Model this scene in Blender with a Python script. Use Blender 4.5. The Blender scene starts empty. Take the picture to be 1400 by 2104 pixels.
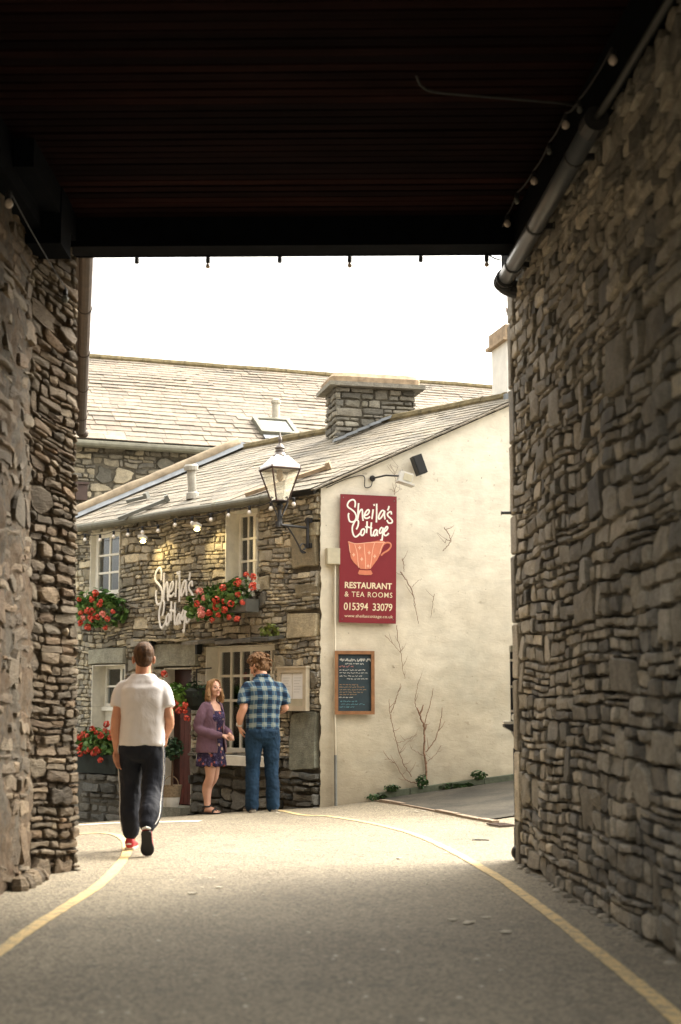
import bpy, math, random
from mathutils import Vector, Matrix, noise
V = Vector
R = math.radians
sc = bpy.context.scene
COL = sc.collection

# ------------------------------------------------------------------ camera
FPX = 50 / 36 * 2104
CAM_H = 1.25
PITCH = math.atan(388 / FPX)
cd = bpy.data.cameras.new("camera")
cam = bpy.data.objects.new("camera", cd)
COL.objects.link(cam)
cam.location = (0, 0, CAM_H)
cam.rotation_euler = (math.pi / 2 + PITCH, 0, 0)
cd.sensor_fit = 'VERTICAL'
cd.sensor_height = 36
cd.sensor_width = 24
cd.lens = 50
cd.clip_end = 500
cd.dof.use_dof = True
cd.dof.focus_distance = 17.3
cd.dof.aperture_fstop = 1.9
sc.camera = cam

CF = V((0, math.cos(PITCH), math.sin(PITCH)))
CU = V((0, -math.sin(PITCH), math.cos(PITCH)))
CO = V((0, 0, CAM_H))


def ray(px, py):
    return CF + V((1, 0, 0)) * ((px - 700) / FPX) - CU * ((py - 1052) / FPX)


P0 = V((-0.255, 17.8, 0.0))            # cottage corner on the road
FD = V((-0.702, 0.712, 0)).normalized()  # along the front wall, away
GD = V((0.974, 0.23, 0)).normalized()    # along the gable wall, right


def sp(x, k):
    x = x / k
    return k * (x if x > 30 else math.log1p(math.exp(x)))


def gz(x, y):
    """height of the road and lane: falls away to the left of the cottage, climbs to the right"""
    t = (V((x, y, 0)) - P0).dot(FD)
    t = min(t, 14.0)
    z = -0.1 * sp(t + 0.3, 0.5)
    d = (x + 0.24) * 0.873 + (y - 17.8) * 0.487
    d = min(d, 9.0)
    z += 0.112 * sp(d - 0.12, 0.12) if y > 8 else 0.0
    return z


def on_ground(px, py):
    d = ray(px, py)
    a, b = 2.0, 60.0
    lo = None
    s = a
    while s < b:
        p = CO + d * s
        if p.z < gz(p.x, p.y):
            lo = s - 0.1
            break
        s += 0.1
    a, b = lo, s
    for _ in range(30):
        m = (a + b) / 2
        p = CO + d * m
        if p.z < gz(p.x, p.y):
            b = m
        else:
            a = m
    return CO + d * a


class Frame:
    """a wall plane: U runs to the viewer's right, Z up, N towards the viewer"""
    def __init__(s, o, u):
        s.o = V(o)
        s.U = V((u[0], u[1], 0)).normalized()
        s.Z = V((0, 0, 1))
        s.N = s.U.cross(s.Z)

    def p(s, u, v, d=0.0):
        return s.o + s.U * u + s.Z * v + s.N * d

    def uv(s, px, py, d=0.0):
        r = ray(px, py)
        o = s.o + s.N * d
        t = (o - CO).dot(s.N) / r.dot(s.N)
        q = CO + r * t - s.o
        return q.dot(s.U), q.z


# ------------------------------------------------------------------ objects
def setp(o, label=None, cat=None, group=None, kind=None):
    if label: o["label"] = label
    if cat: o["category"] = cat
    if group: o["group"] = group
    if kind: o["kind"] = kind
    return o


def empty(name, loc, label=None, cat=None, group=None, rz=0.0):
    o = bpy.data.objects.new(name, None)
    COL.objects.link(o)
    o.location = loc
    o.rotation_euler = (0, 0, rz)
    o.empty_display_size = 0.2
    o["_w"] = 1
    return setp(o, label, cat, group)


def attach(o, parent, local=False):
    o.parent = parent
    if parent.type == 'EMPTY' and not local:
        o.matrix_parent_inverse = (Matrix.Translation(parent.location) @ Matrix.Rotation(parent.rotation_euler.z, 4, 'Z')).inverted()


class MB:
    def __init__(s):
        s.v, s.f, s.m = [], [], []

    def add(s, vs, fs, mi=0):
        b = len(s.v)
        s.v.extend(tuple(x) for x in vs)
        for f in fs:
            s.f.append(tuple(b + i for i in f))
            s.m.append(mi)

    def box(s, c, a, b, d, mi=0):
        """centre and three half axes"""
        c, a, b, d = V(c), V(a), V(b), V(d)
        if a.cross(b).dot(d) < 0:
            a = -a
        vs = [c + a * i + b * j + d * k for k in (-1, 1) for j in (-1, 1) for i in (-1, 1)]
        s.add(vs, [(0, 2, 3, 1), (4, 5, 7, 6), (0, 1, 5, 4), (2, 6, 7, 3), (0, 4, 6, 2), (1, 3, 7, 5)], mi)

    def abox(s, lo, hi, mi=0):
        lo, hi = V(lo), V(hi)
        h = (hi - lo) / 2
        s.box((lo + hi) / 2, (h.x, 0, 0), (0, h.y, 0), (0, 0, h.z), mi)

    def fbox(s, fr, u0, u1, v0, v1, d0, d1, mi=0):
        s.box(fr.p((u0 + u1) / 2, (v0 + v1) / 2, (d0 + d1) / 2), fr.U * ((u1 - u0) / 2), fr.Z * ((v1 - v0) / 2), fr.N * ((d1 - d0) / 2), mi)

    def rings(s, rs, cap=True, mi=0, close=False):
        n = len(rs[0])
        vs = [p for r in rs for p in r]
        fs = []
        for i in range(len(rs) - 1):
            for j in range(n):
                k = (j + 1) % n
                fs.append((i * n + j, i * n + k, (i + 1) * n + k, (i + 1) * n + j))
        if cap:
            fs.append(tuple(range(n - 1, -1, -1)))
            fs.append(tuple((len(rs) - 1) * n + j for j in range(n)))
        s.add(vs, fs, mi)

    def tube(s, pts, r, n=8, cap=True, mi=0, flat=None):
        """flat: (normal, factor) squeezes the section along a normal"""
        pts = [V(p) for p in pts]
        m = len(pts)
        rr = r if isinstance(r, (list, tuple)) else [r] * m
        rs = []
        prev = None
        for i in range(m):
            t = (pts[min(i + 1, m - 1)] - pts[max(i - 1, 0)])
            if t.length < 1e-9:
                t = V((0, 0, 1))
            t.normalize()
            if flat:
                a = flat[0].cross(t).normalized()
                b = flat[0] * flat[1]
            else:
                if prev is None:
                    h = V((0, 0, 1)) if abs(t.z) < 0.9 else V((1, 0, 0))
                    a = h.cross(t).normalized()
                else:
                    a = (prev - t * prev.dot(t)).normalized()
                b = t.cross(a)
                prev = a
            rs.append([pts[i] + (a * math.cos(2 * math.pi * j / n) + b * math.sin(2 * math.pi * j / n)) * rr[i] for j in range(n)])
        s.rings(rs, cap, mi)

    def lathe(s, prof, c, n=16, mi=0, ax=None):
        c = V(c)
        z = V((0, 0, 1)) if ax is None else V(ax).normalized()
        h = V((1, 0, 0)) if abs(z.x) < 0.9 else V((0, 1, 0))
        a = (h - z * h.dot(z)).normalized()
        b = z.cross(a)
        rs = [[c + z * hh + (a * math.cos(2 * math.pi * j / n) + b * math.sin(2 * math.pi * j / n)) * max(r, 1e-4) for j in range(n)] for r, hh in prof]
        s.rings(rs, True, mi)

    def ell(s, c, rx, ry, rz, rot=None, n=14, m=10, mi=0):
        c = V(c)
        rs = []
        for i in range(m + 1):
            th = math.pi * i / m
            th = min(max(th, 0.06), math.pi - 0.06)
            ring = []
            for j in range(n):
                ph = 2 * math.pi * j / n
                q = V((rx * math.sin(th) * math.cos(ph), ry * math.sin(th) * math.sin(ph), -rz * math.cos(th)))
                if rot is not None:
                    q = rot @ q
                ring.append(c + q)
            rs.append(ring)
        s.rings(rs, True, mi)

    def prism(s, poly, off, mi=0):
        """poly: list of points (a flat outline), extruded by off"""
        n = len(poly)
        poly = [V(p) for p in poly]
        nrm = V((0, 0, 0))
        for i in range(n):
            nrm += poly[i].cross(poly[(i + 1) % n])
        if nrm.dot(off) < 0:
            poly = poly[::-1]
        vs = poly + [p + off for p in poly]
        fs = [tuple(range(n - 1, -1, -1)), tuple(range(n, 2 * n))]
        for i in range(n):
            j = (i + 1) % n
            fs.append((i, j, n + j, n + i))
        s.add(vs, fs, mi)

    def build(s, name, mats, parent=None, smooth=False, local=False):
        me = bpy.data.meshes.new(name)
        me.from_pydata(s.v, [], s.f)
        if not isinstance(mats, (list, tuple)):
            mats = [mats]
        for m in mats:
            me.materials.append(m)
        if len(mats) > 1:
            me.polygons.foreach_set("material_index", s.m)
        if smooth:
            me.polygons.foreach_set("use_smooth", [True] * len(me.polygons))
        me.update()
        o = bpy.data.objects.new(name, me)
        COL.objects.link(o)
        if parent is not None:
            attach(o, parent, local)
        return o


def remeshed(mb, name, mat, parent, voxel=0.008, smooth=6, local=True, disp=None):
    """closed pieces fused into one continuous skin"""
    tmp = mb.build(name + "_tmp", mat)
    md = tmp.modifiers.new("r", 'REMESH')
    md.mode = 'VOXEL'
    md.voxel_size = voxel
    ms = tmp.modifiers.new("s", 'SMOOTH')
    ms.iterations = smooth
    ms.factor = 0.5
    dg = bpy.context.evaluated_depsgraph_get()
    me = bpy.data.meshes.new_from_object(tmp.evaluated_get(dg))
    bpy.data.objects.remove(tmp)
    me.name = name
    if disp:
        cs = [v.co.copy() for v in me.vertices]
        ns = [v.normal.copy() for v in me.vertices]
        me.vertices.foreach_set("co", [x for p, q in zip(cs, ns) for x in (p + disp(p, q))])
    me.polygons.foreach_set("use_smooth", [True] * len(me.polygons))
    me.materials.clear()
    me.materials.append(mat)
    o = bpy.data.objects.new(name, me)
    COL.objects.link(o)
    if parent is not None:
        attach(o, parent, local)
    return o


def crom(pts, k=6):
    """Catmull-Rom through points of any dimension (tuples)"""
    P = [V(p) for p in pts]
    if len(P) < 3:
        return P
    P = [P[0] * 2 - P[1]] + P + [P[-1] * 2 - P[-2]]
    out = []
    for i in range(1, len(P) - 2):
        for j in range(k):
            t = j / k
            a, b, c, d = P[i - 1], P[i], P[i + 1], P[i + 2]
            out.append(0.5 * ((2 * b) + (c - a) * t + (2 * a - 5 * b + 4 * c - d) * t * t + (3 * b - a - 3 * c + d) * t ** 3))
    out.append(P[-2])
    return out


# ------------------------------------------------------------------ materials
class N:
    def __init__(s, name):
        s.m = bpy.data.materials.new(name)
        s.m.use_nodes = True
        s.t = s.m.node_tree
        s.b = s.t.nodes["Principled BSDF"]
        s.out = s.t.nodes["Material Output"]

    def n(s, typ, **kw):
        q = s.t.nodes.new(typ)
        for k, v in kw.items():
            if k.startswith("i_"):
                key = k[2:].replace("_", " ")
                q.inputs[key].default_value = v
            else:
                setattr(q, k, v)
        return q

    def l(s, a, b):
        s.t.links.new(a, b)

    def coord(s, kind="Object", scale=(1, 1, 1), rot=(0, 0, 0)):
        c = s.n("ShaderNodeTexCoord")
        mp = s.n("ShaderNodeMapping")
        mp.inputs["Scale"].default_value = scale
        mp.inputs["Rotation"].default_value = rot
        s.l(c.outputs[kind], mp.inputs["Vector"])
        return mp.outputs["Vector"]

    def noise(s, vec, scale, detail=4, rough=0.6, dist=0.0):
        q = s.n("ShaderNodeTexNoise")
        q.inputs["Scale"].default_value = scale
        q.inputs["Detail"].default_value = detail
        q.inputs["Roughness"].default_value = rough
        q.inputs["Distortion"].default_value = dist
        if vec is not None:
            s.l(vec, q.inputs["Vector"])
        return q.outputs["Fac"]

    def ramp(s, fac, stops, interp='LINEAR'):
        q = s.n("ShaderNodeValToRGB")
        q.color_ramp.interpolation = interp
        el = q.color_ramp.elements
        while len(el) < len(stops):
            el.new(0.5)
        for e, (p, c) in zip(el, stops):
            e.position = p
            e.color = (c[0], c[1], c[2], 1) if isinstance(c, (tuple, list)) else (c, c, c, 1)
        if fac is not None:
            s.l(fac, q.inputs["Fac"])
        return q.outputs["Color"]

    def mix(s, fac, a, b, mode='MIX'):
        q = s.n("ShaderNodeMix", data_type='RGBA', blend_type=mode)
        for sock, val in ((q.inputs[0], fac), (q.inputs[6], a), (q.inputs[7], b)):
            if hasattr(val, "is_linked"):
                s.l(val, sock)
            elif isinstance(val, (int, float)):
                sock.default_value = val
            else:
                sock.default_value = (val[0], val[1], val[2], 1)
        return q.outputs[2]

    def math(s, op, a, b=0.5, clamp=False):
        q = s.n("ShaderNodeMath", operation=op, use_clamp=clamp)
        for sock, val in ((q.inputs[0], a), (q.inputs[1], b)):
            if hasattr(val, "is_linked"):
                s.l(val, sock)
            else:
                sock.default_value = val
        return q.outputs[0]

    def bump(s, h, strength=0.3, dist=0.01, prev=None):
        q = s.n("ShaderNodeBump")
        q.inputs["Strength"].default_value = strength
        q.inputs["Distance"].default_value = dist
        s.l(h, q.inputs["Height"])
        if prev is not None:
            s.l(prev, q.inputs["Normal"])
        s.l(q.outputs["Normal"], s.b.inputs["Normal"])
        return q.outputs["Normal"]

    def col(s, c):
        if hasattr(c, "is_linked"):
            s.l(c, s.b.inputs["Base Color"])
        else:
            s.b.inputs["Base Color"].default_value = (c[0], c[1], c[2], 1)

    def set(s, rough=0.8, metal=0.0, spec=0.4, **kw):
        s.b.inputs["Roughness"].default_value = rough
        s.b.inputs["Metallic"].default_value = metal
        s.b.inputs["Specular IOR Level"].default_value = spec
        return s


def plain(name, c, rough=0.6, metal=0.0, spec=0.4, var=0.25, scale=8.0, bump=0.0, bscale=60):
    q = N(name).set(rough, metal, spec)
    vec = q.coord()
    f = q.noise(vec, scale, 5, 0.65)
    d = tuple(x * (1 - var) for x in c)
    e = tuple(min(1, x * (1 + var * 0.6)) for x in c)
    q.col(q.ramp(f, [(0.3, d), (0.7, e)]))
    if bump:
        q.bump(q.noise(vec, bscale, 4), bump, 0.01)
    return q.m


def stone_mat(name, cols, mid=(0.2, 0.18, 0.14), lichen=0.25, bump=0.5, spec=0.35, vr=(0.62, 1.3)):
    q = N(name).set(0.82, 0, spec)
    g = q.n("ShaderNodeNewGeometry")
    vec = q.coord()
    isl = g.outputs["Random Per Island"]
    stops = [(i / (len(cols) - 1) * 0.98 + 0.01, c) for i, c in enumerate(cols)]
    base = q.ramp(isl, stops)
    # second draw: value of each stone
    r2 = q.math('FRACT', q.math('MULTIPLY', isl, 37.7))
    val = q.ramp(r2, [(0, vr[0]), (1, vr[1])])
    c1 = q.mix(1.0, base, val, 'MULTIPLY')
    f1 = q.noise(vec, 9, 6, 0.7)
    c2 = q.mix(1.0, c1, q.ramp(f1, [(0.25, 0.55), (0.75, 1.35)]), 'MULTIPLY')
    f2 = q.noise(vec, 3.0, 6, 0.72, 0.4)
    lf = q.math('MULTIPLY', q.ramp(f2, [(0.52, 0.0), (0.66, 1.0)]), lichen)
    c3 = q.mix(lf, c2, mid)
    f3 = q.noise(vec, 55, 5, 0.7)
    c4 = q.mix(1.0, c3, q.ramp(f3, [(0.3, 0.72), (0.7, 1.22)]), 'MULTIPLY')
    q.col(c4)
    sv = q.coord(scale=(1, 1, 4.5))
    h = q.math('ADD', q.noise(sv, 14, 6, 0.7), q.math('MULTIPLY', f3, 0.35))
    q.bump(h, bump, 0.03)
    return q.m


M = {}
M['stone'] = stone_mat("slate_rubble", [(0.186, 0.175, 0.15), (0.366, 0.33, 0.253), (0.249, 0.237, 0.208), (0.529, 0.463, 0.339), (0.412, 0.369, 0.28), (0.635, 0.557, 0.401), (0.295, 0.276, 0.235), (0.476, 0.433, 0.343)], mid=(0.4, 0.36, 0.23), lichen=0.35)
M['stone_rear'] = stone_mat("rear_slate_rubble", [(0.13, 0.122, 0.1), (0.25, 0.22, 0.16), (0.16, 0.15, 0.13), (0.33, 0.285, 0.2), (0.27, 0.235, 0.17)], lichen=0.3)
M['stone_right'] = stone_mat("lane_wall_stone", [(0.321, 0.29, 0.238), (0.209, 0.197, 0.172), (0.455, 0.402, 0.314), (0.266, 0.247, 0.209), (0.366, 0.326, 0.26), (0.175, 0.169, 0.152), (0.411, 0.363, 0.283)],
                            mid=(0.34, 0.28, 0.19), lichen=0.3, bump=0.6, vr=(0.5, 1.45))
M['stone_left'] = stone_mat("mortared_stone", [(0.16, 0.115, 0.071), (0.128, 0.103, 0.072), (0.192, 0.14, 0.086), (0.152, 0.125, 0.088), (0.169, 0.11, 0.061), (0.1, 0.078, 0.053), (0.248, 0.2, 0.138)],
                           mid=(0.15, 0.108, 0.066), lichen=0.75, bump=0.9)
M['stone_base'] = stone_mat("dark_base_stone", [(0.15, 0.147, 0.13), (0.10, 0.1, 0.09), (0.21, 0.195, 0.16), (0.125, 0.122, 0.11)], lichen=0.2, bump=0.7)
M['quoin'] = stone_mat("pale_quoin", [(0.42, 0.36, 0.23), (0.36, 0.31, 0.21), (0.46, 0.39, 0.26)], mid=(0.2, 0.19, 0.15), lichen=0.5)
M['lintel'] = stone_mat("lintel_slate", [(0.29, 0.28, 0.22), (0.26, 0.255, 0.205)], mid=(0.4, 0.38, 0.29), lichen=0.5, bump=0.6)
M['slab'] = stone_mat("green_slate", [(0.18, 0.185, 0.15), (0.19, 0.195, 0.155)], mid=(0.2, 0.19, 0.15), lichen=0.5, bump=0.4)
M['chim'] = stone_mat("chimney_slate", [(0.13, 0.125, 0.11), (0.22, 0.2, 0.16), (0.17, 0.16, 0.135), (0.27, 0.25, 0.2)], mid=(0.3, 0.28, 0.2), lichen=0.4)
M['joint'] = plain("dark_joint", (0.10, 0.088, 0.066), 0.95, var=0.5, scale=20, bump=0.5)
M['joint_right'] = plain("deep_joint", (0.06, 0.053, 0.043), 0.95, var=0.5, scale=20, bump=0.5)
M['slate_roof'] = stone_mat("roof_slate", [(0.205, 0.178, 0.14), (0.25, 0.218, 0.17), (0.175, 0.16, 0.13), (0.275, 0.24, 0.185), (0.22, 0.19, 0.148)], mid=(0.26, 0.215, 0.14), lichen=0.5, bump=0.25, spec=0.5, vr=(0.85, 1.12))
M['slate_rear'] = stone_mat("far_roof_slate", [(0.165, 0.13, 0.098), (0.195, 0.16, 0.12), (0.145, 0.124, 0.1), (0.21, 0.175, 0.132), (0.17, 0.132, 0.097)], mid=(0.25, 0.222, 0.165), lichen=0.6, bump=0.25, spec=0.5, vr=(0.85, 1.12))
M['roof_under'] = plain("roof_underside", (0.03, 0.03, 0.03), 0.9)
M['lead'] = plain("lead", (0.24, 0.26, 0.28), 0.45, 0.3, var=0.35, scale=6)
M['coping'] = plain("mortar_coping", (0.3, 0.24, 0.165), 0.9, var=0.35, scale=7, bump=0.4)
M['moss'] = plain("moss_ridge", (0.17, 0.135, 0.07), 0.95, var=0.5, scale=9, bump=0.6)
M['sandcap'] = plain("sandstone_cap", (0.36, 0.27, 0.18), 0.9, var=0.4, scale=9, bump=0.5)
M['white_paint'] = plain("cream_paint", (0.82, 0.79, 0.70), 0.5, var=0.14, scale=6)
M['white_reveal'] = plain("limewashed_reveal", (0.8, 0.765, 0.66), 0.85, var=0.18, scale=7, bump=0.3)
M['white_render'] = plain("white_render", (0.78, 0.76, 0.7), 0.9, var=0.12, scale=6, bump=0.3)
M['gutter'] = plain("olive_gutter", (0.14, 0.135, 0.1), 0.55, var=0.3)
M['black_metal'] = plain("black_iron", (0.018, 0.018, 0.02), 0.45, 0.0, 0.5, var=0.5, scale=14, bump=0.15)
M['brown_metal'] = plain("brown_iron", (0.06, 0.035, 0.028), 0.5, 0.2, 0.5, var=0.4)
M['grey_metal'] = plain("weathered_lamp_metal", (0.17, 0.15, 0.14), 0.4, 0.5, 0.5, var=0.4)
M['zinc'] = plain("pale_lamp_hood", (0.5, 0.47, 0.44), 0.38, 0.6, 0.5, var=0.2)
M['darkgrey'] = plain("dark_grey_cable", (0.035, 0.037, 0.036), 0.6)
M['pipe'] = plain("grey_pipe", (0.085, 0.09, 0.095), 0.36, 0.0, 0.5, var=0.25, scale=5)
M['dark_pipe'] = plain("brown_pipe", (0.06, 0.045, 0.036), 0.6, 0.0, 0.4, var=0.4)
M['cable'] = plain("black_cable", (0.015, 0.015, 0.016), 0.6)
M['pale_cable'] = plain("pale_cable", (0.3, 0.26, 0.2), 0.6)
M['floodwhite'] = plain("white_floodlight", (0.55, 0.54, 0.5), 0.4, var=0.06)
M['greybox'] = plain("cream_box", (0.5, 0.46, 0.34), 0.6, var=0.15)
M['speaker'] = plain("black_speaker", (0.02, 0.022, 0.024), 0.6, var=0.4)
M['wood_frame'] = plain("orange_wood", (0.25, 0.118, 0.05), 0.5, var=0.3, scale=12)
M['doorred'] = plain("door_red", (0.11, 0.022, 0.013), 0.5, var=0.35, scale=5)
M['doordark'] = plain("door_shade_brown", (0.045, 0.014, 0.01), 0.5, var=0.3)
M['trough'] = plain("grey_trough", (0.16, 0.165, 0.15), 0.7, var=0.25)
M['basketblack'] = plain("basket_liner", (0.02, 0.025, 0.02), 0.9, var=0.4)
M['wicker'] = plain("wicker", (0.33, 0.25, 0.16), 0.8, var=0.4, scale=40, bump=0.6)
M['stem'] = plain("plant_stem", (0.13, 0.085, 0.05), 0.8)
M['twig'] = plain("dry_vine", (0.2, 0.12, 0.075), 0.9, var=0.35, scale=20)
M['curtain'] = plain("cream_curtain", (0.62, 0.56, 0.42), 0.9, var=0.12)
M['room'] = plain("dark_room", (0.4, 0.36, 0.27), 0.9)
M['chalk'] = plain("chalk", (0.45, 0.45, 0.42), 0.9, var=0.4, scale=50)
M['chalk_orange'] = plain("orange_chalk", (0.3, 0.2, 0.11), 0.9, var=0.4, scale=50)
M['chalk_blue'] = plain("blue_chalk", (0.09, 0.2, 0.24), 0.9, var=0.4, scale=50)
M['chalk_pink'] = plain("pink_chalk", (0.3, 0.14, 0.13), 0.9, var=0.4, scale=50)
M['board'] = plain("blackboard_paint", (0.018, 0.035, 0.045), 0.6, var=0.4, scale=6)
M['paper'] = plain("paper", (0.8, 0.8, 0.78), 0.7, var=0.04)
M['paperlines'] = plain("paper_print", (0.6, 0.6, 0.58), 0.7, var=0.04)
M['sign_red'] = plain("sign_red", (0.2, 0.024, 0.033), 0.25, var=0.06, spec=0.6)
M['sign_white'] = plain("sign_white", (0.82, 0.8, 0.74), 0.4, var=0.03)
M['sign_cream'] = plain("sign_cream", (0.72, 0.6, 0.42), 0.4, var=0.04)
M['sign_peach'] = plain("sign_peach", (0.6, 0.2, 0.115), 0.4, var=0.15, scale=10)
M['sign_pink'] = plain("sign_light_pink", (0.8, 0.46, 0.33), 0.4, var=0.05)
M['lead_white'] = plain("letter_white", (0.85, 0.84, 0.82), 0.45, var=0.03)
M['kerbstone'] = plain("kerb_stone", (0.26, 0.2, 0.145), 0.85, var=0.3, scale=5, bump=0.4)
M['litter'] = plain("litter_pale", (0.6, 0.55, 0.45), 0.8)


def leafmat(name, a, b, trans=0.25):
    q = N(name).set(0.5, 0, 0.4)
    g = q.n("ShaderNodeNewGeometry")
    q.col(q.ramp(g.outputs["Random Per Island"], [(0.0, a), (1.0, b)]))
    q.b.inputs["Subsurface Weight"].default_value = 0.0
    return q.m


M['leaf'] = leafmat("geranium_leaf", (0.03, 0.10, 0.022), (0.17, 0.30, 0.075))
M['leaf_dark'] = leafmat("box_leaf", (0.012, 0.04, 0.018), (0.04, 0.09, 0.035))
M['leaf_bright'] = leafmat("bright_leaf", (0.08, 0.19, 0.03), (0.2, 0.36, 0.07))
M['leaf_fern'] = leafmat("moss_fern", (0.12, 0.17, 0.03), (0.26, 0.3, 0.08))
M['weed'] = leafmat("weed_leaf", (0.02, 0.055, 0.018), (0.06, 0.115, 0.035))
M['red_petal'] = leafmat("red_petal", (0.5, 0.04, 0.025), (0.8, 0.15, 0.085))
M['pink_petal'] = leafmat("pink_petal", (0.75, 0.2, 0.16), (0.85, 0.4, 0.33))

# plaster of the gable
q = N("gable_plaster").set(0.9, 0, 0.25)
vec = q.coord()
big = q.noise(vec, 1.1, 6, 0.65, 0.3)
mid = q.noise(vec, 4.5, 7, 0.7)
sepv = q.n("ShaderNodeSeparateXYZ")
q.l(vec, sepv.inputs[0])
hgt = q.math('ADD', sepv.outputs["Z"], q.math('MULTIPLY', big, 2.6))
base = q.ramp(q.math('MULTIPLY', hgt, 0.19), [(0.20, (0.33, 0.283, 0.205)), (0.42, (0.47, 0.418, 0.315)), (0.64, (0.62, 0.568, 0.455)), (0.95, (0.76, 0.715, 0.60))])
grey = q.ramp(q.noise(vec, 0.8, 5, 0.6, 0.5), [(0.5, 0.0), (0.66, 1.0)])
c = q.mix(q.math('MULTIPLY', grey, 0.38), base, (0.40, 0.395, 0.33))
c = q.mix(1.0, c, q.ramp(mid, [(0.28, 0.84), (0.7, 1.07)]), 'MULTIPLY')
spots = q.ramp(q.noise(vec, 13, 3, 0.5), [(0.68, 0.0), (0.74, 1.0)])
c = q.mix(q.math('MULTIPLY', spots, 0.35), c, (0.2, 0.16, 0.1))
pits = q.ramp(q.noise(vec, 26, 2, 0.5), [(0.74, 0.0), (0.77, 1.0)])
c = q.mix(q.math('MULTIPLY', pits, 0.55), c, (0.13, 0.10, 0.07))
q.col(c)
sv = q.coord(scale=(1.0, 1.0, 2.4), rot=(0, R(30), 0))
h = q.math('ADD', q.noise(sv, 6.5, 5, 0.6, 0.5), q.math('MULTIPLY', q.noise(vec, 42, 4, 0.7), 0.35))
q.bump(h, 0.2, 0.03)
M['plaster'] = q.m

# asphalt
q = N("asphalt").set(0.75, 0, 0.35)
vec = q.coord()
a = q.noise(vec, 95, 3, 0.8)
b = q.noise(vec, 0.55, 6, 0.62, 0.4)
vo = q.n("ShaderNodeTexVoronoi")
vo.inputs["Scale"].default_value = 55
q.l(vec, vo.inputs["Vector"])
chip = q.ramp(vo.outputs["Color"], [(0.15, 0.62), (0.85, 1.42)])
c = q.ramp(b, [(0.3, (0.175, 0.149, 0.106)), (0.5, (0.215, 0.185, 0.133)), (0.7, (0.25, 0.215, 0.155))])
c = q.mix(1.0, c, chip, 'MULTIPLY')
c = q.mix(1.0, c, q.ramp(a, [(0.3, 0.65), (0.72, 1.35)]), 'MULTIPLY')
pat = q.ramp(q.noise(vec, 2.4, 5, 0.7), [(0.56, 0.0), (0.66, 1.0)])
c = q.mix(q.math('MULTIPLY', pat, 0.45), c, (0.11, 0.097, 0.075))
ck = q.n("ShaderNodeTexVoronoi", feature='DISTANCE_TO_EDGE')
ck.inputs["Scale"].default_value = 0.55
wv = q.n("ShaderNodeVectorMath", operation='ADD')
nz = q.n("ShaderNodeTexNoise")
nz.inputs["Scale"].default_value = 2.2
nz.inputs["Detail"].default_value = 5
q.l(vec, nz.inputs["Vector"])
q.l(vec, wv.inputs[0])
q.l(nz.outputs["Color"], wv.inputs[1])
q.l(wv.outputs[0], ck.inputs["Vector"])
cr = q.ramp(ck.outputs["Distance"], [(0.0, 1.0), (0.008, 0.0)])
c = q.mix(q.math('MULTIPLY', cr, 0.4), c, (0.06, 0.053, 0.042))
q.col(c)
q.bump(q.math('ADD', vo.outputs["Distance"], q.math('MULTIPLY', a, 0.5)), 0.55, 0.012)
M['asphalt'] = q.m

q = N("lane_asphalt").set(0.8, 0, 0.3)
vec = q.coord()
a = q.noise(vec, 38, 4, 0.8)
b = q.noise(vec, 1.3, 7, 0.7, 0.4)
c = q.ramp(b, [(0.38, (0.026, 0.024, 0.019)), (0.62, (0.068, 0.06, 0.045))])
c = q.mix(1.0, c, q.ramp(a, [(0.3, 0.6), (0.72, 1.4)]), 'MULTIPLY')
q.col(c)
q.bump(a, 0.4, 0.01)
M['lane'] = q.m


def roadpaint(name, c, wear):
    q = N(name).set(0.7, 0, 0.3)
    vec = q.coord()
    f = q.noise(vec, 14, 6, 0.75)
    g = q.noise(vec, 80, 3, 0.8)
    w = q.ramp(q.math('ADD', q.math('MULTIPLY', f, 0.7), q.math('MULTIPLY', g, 0.4)), [(wear, 1.0), (wear + 0.12, 0.0)])
    q.col(q.mix(w, c, (0.24, 0.21, 0.16)))
    q.bump(g, 0.3, 0.006)
    return q.m


M['yellow'] = roadpaint("yellow_paint", (0.68, 0.50, 0.235), 0.45)
M['whiteline'] = roadpaint("white_paint", (0.75, 0.71, 0.6), 0.42)

# ceiling boards
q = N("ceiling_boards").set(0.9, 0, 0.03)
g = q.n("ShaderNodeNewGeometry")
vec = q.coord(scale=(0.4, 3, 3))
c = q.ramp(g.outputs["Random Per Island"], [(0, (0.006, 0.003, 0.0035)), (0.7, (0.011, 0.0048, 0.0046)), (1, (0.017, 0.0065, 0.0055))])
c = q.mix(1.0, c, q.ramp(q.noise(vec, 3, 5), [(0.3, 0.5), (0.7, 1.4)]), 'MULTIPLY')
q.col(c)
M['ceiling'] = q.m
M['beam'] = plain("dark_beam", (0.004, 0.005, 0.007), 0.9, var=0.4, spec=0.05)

# glass
q = N("window_glass")
gl = q.n("ShaderNodeBsdfGlossy")
gl.inputs["Roughness"].default_value = 0.03
gl.inputs["Color"].default_value = (0.9, 0.92, 0.95, 1)
tr = q.n("ShaderNodeBsdfTransparent")
tr.inputs["Color"].default_value = (0.82, 0.85, 0.84, 1)
fr = q.n("ShaderNodeFresnel")
fr.inputs["IOR"].default_value = 1.55
mx = q.n("ShaderNodeMixShader")
q.l(q.math('ADD', fr.outputs[0], 0.13), mx.inputs[0])
q.l(tr.outputs[0], mx.inputs[1])
q.l(gl.outputs[0], mx.inputs[2])
q.l(mx.outputs[0], q.out.inputs["Surface"])
M['glass'] = q.m

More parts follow.
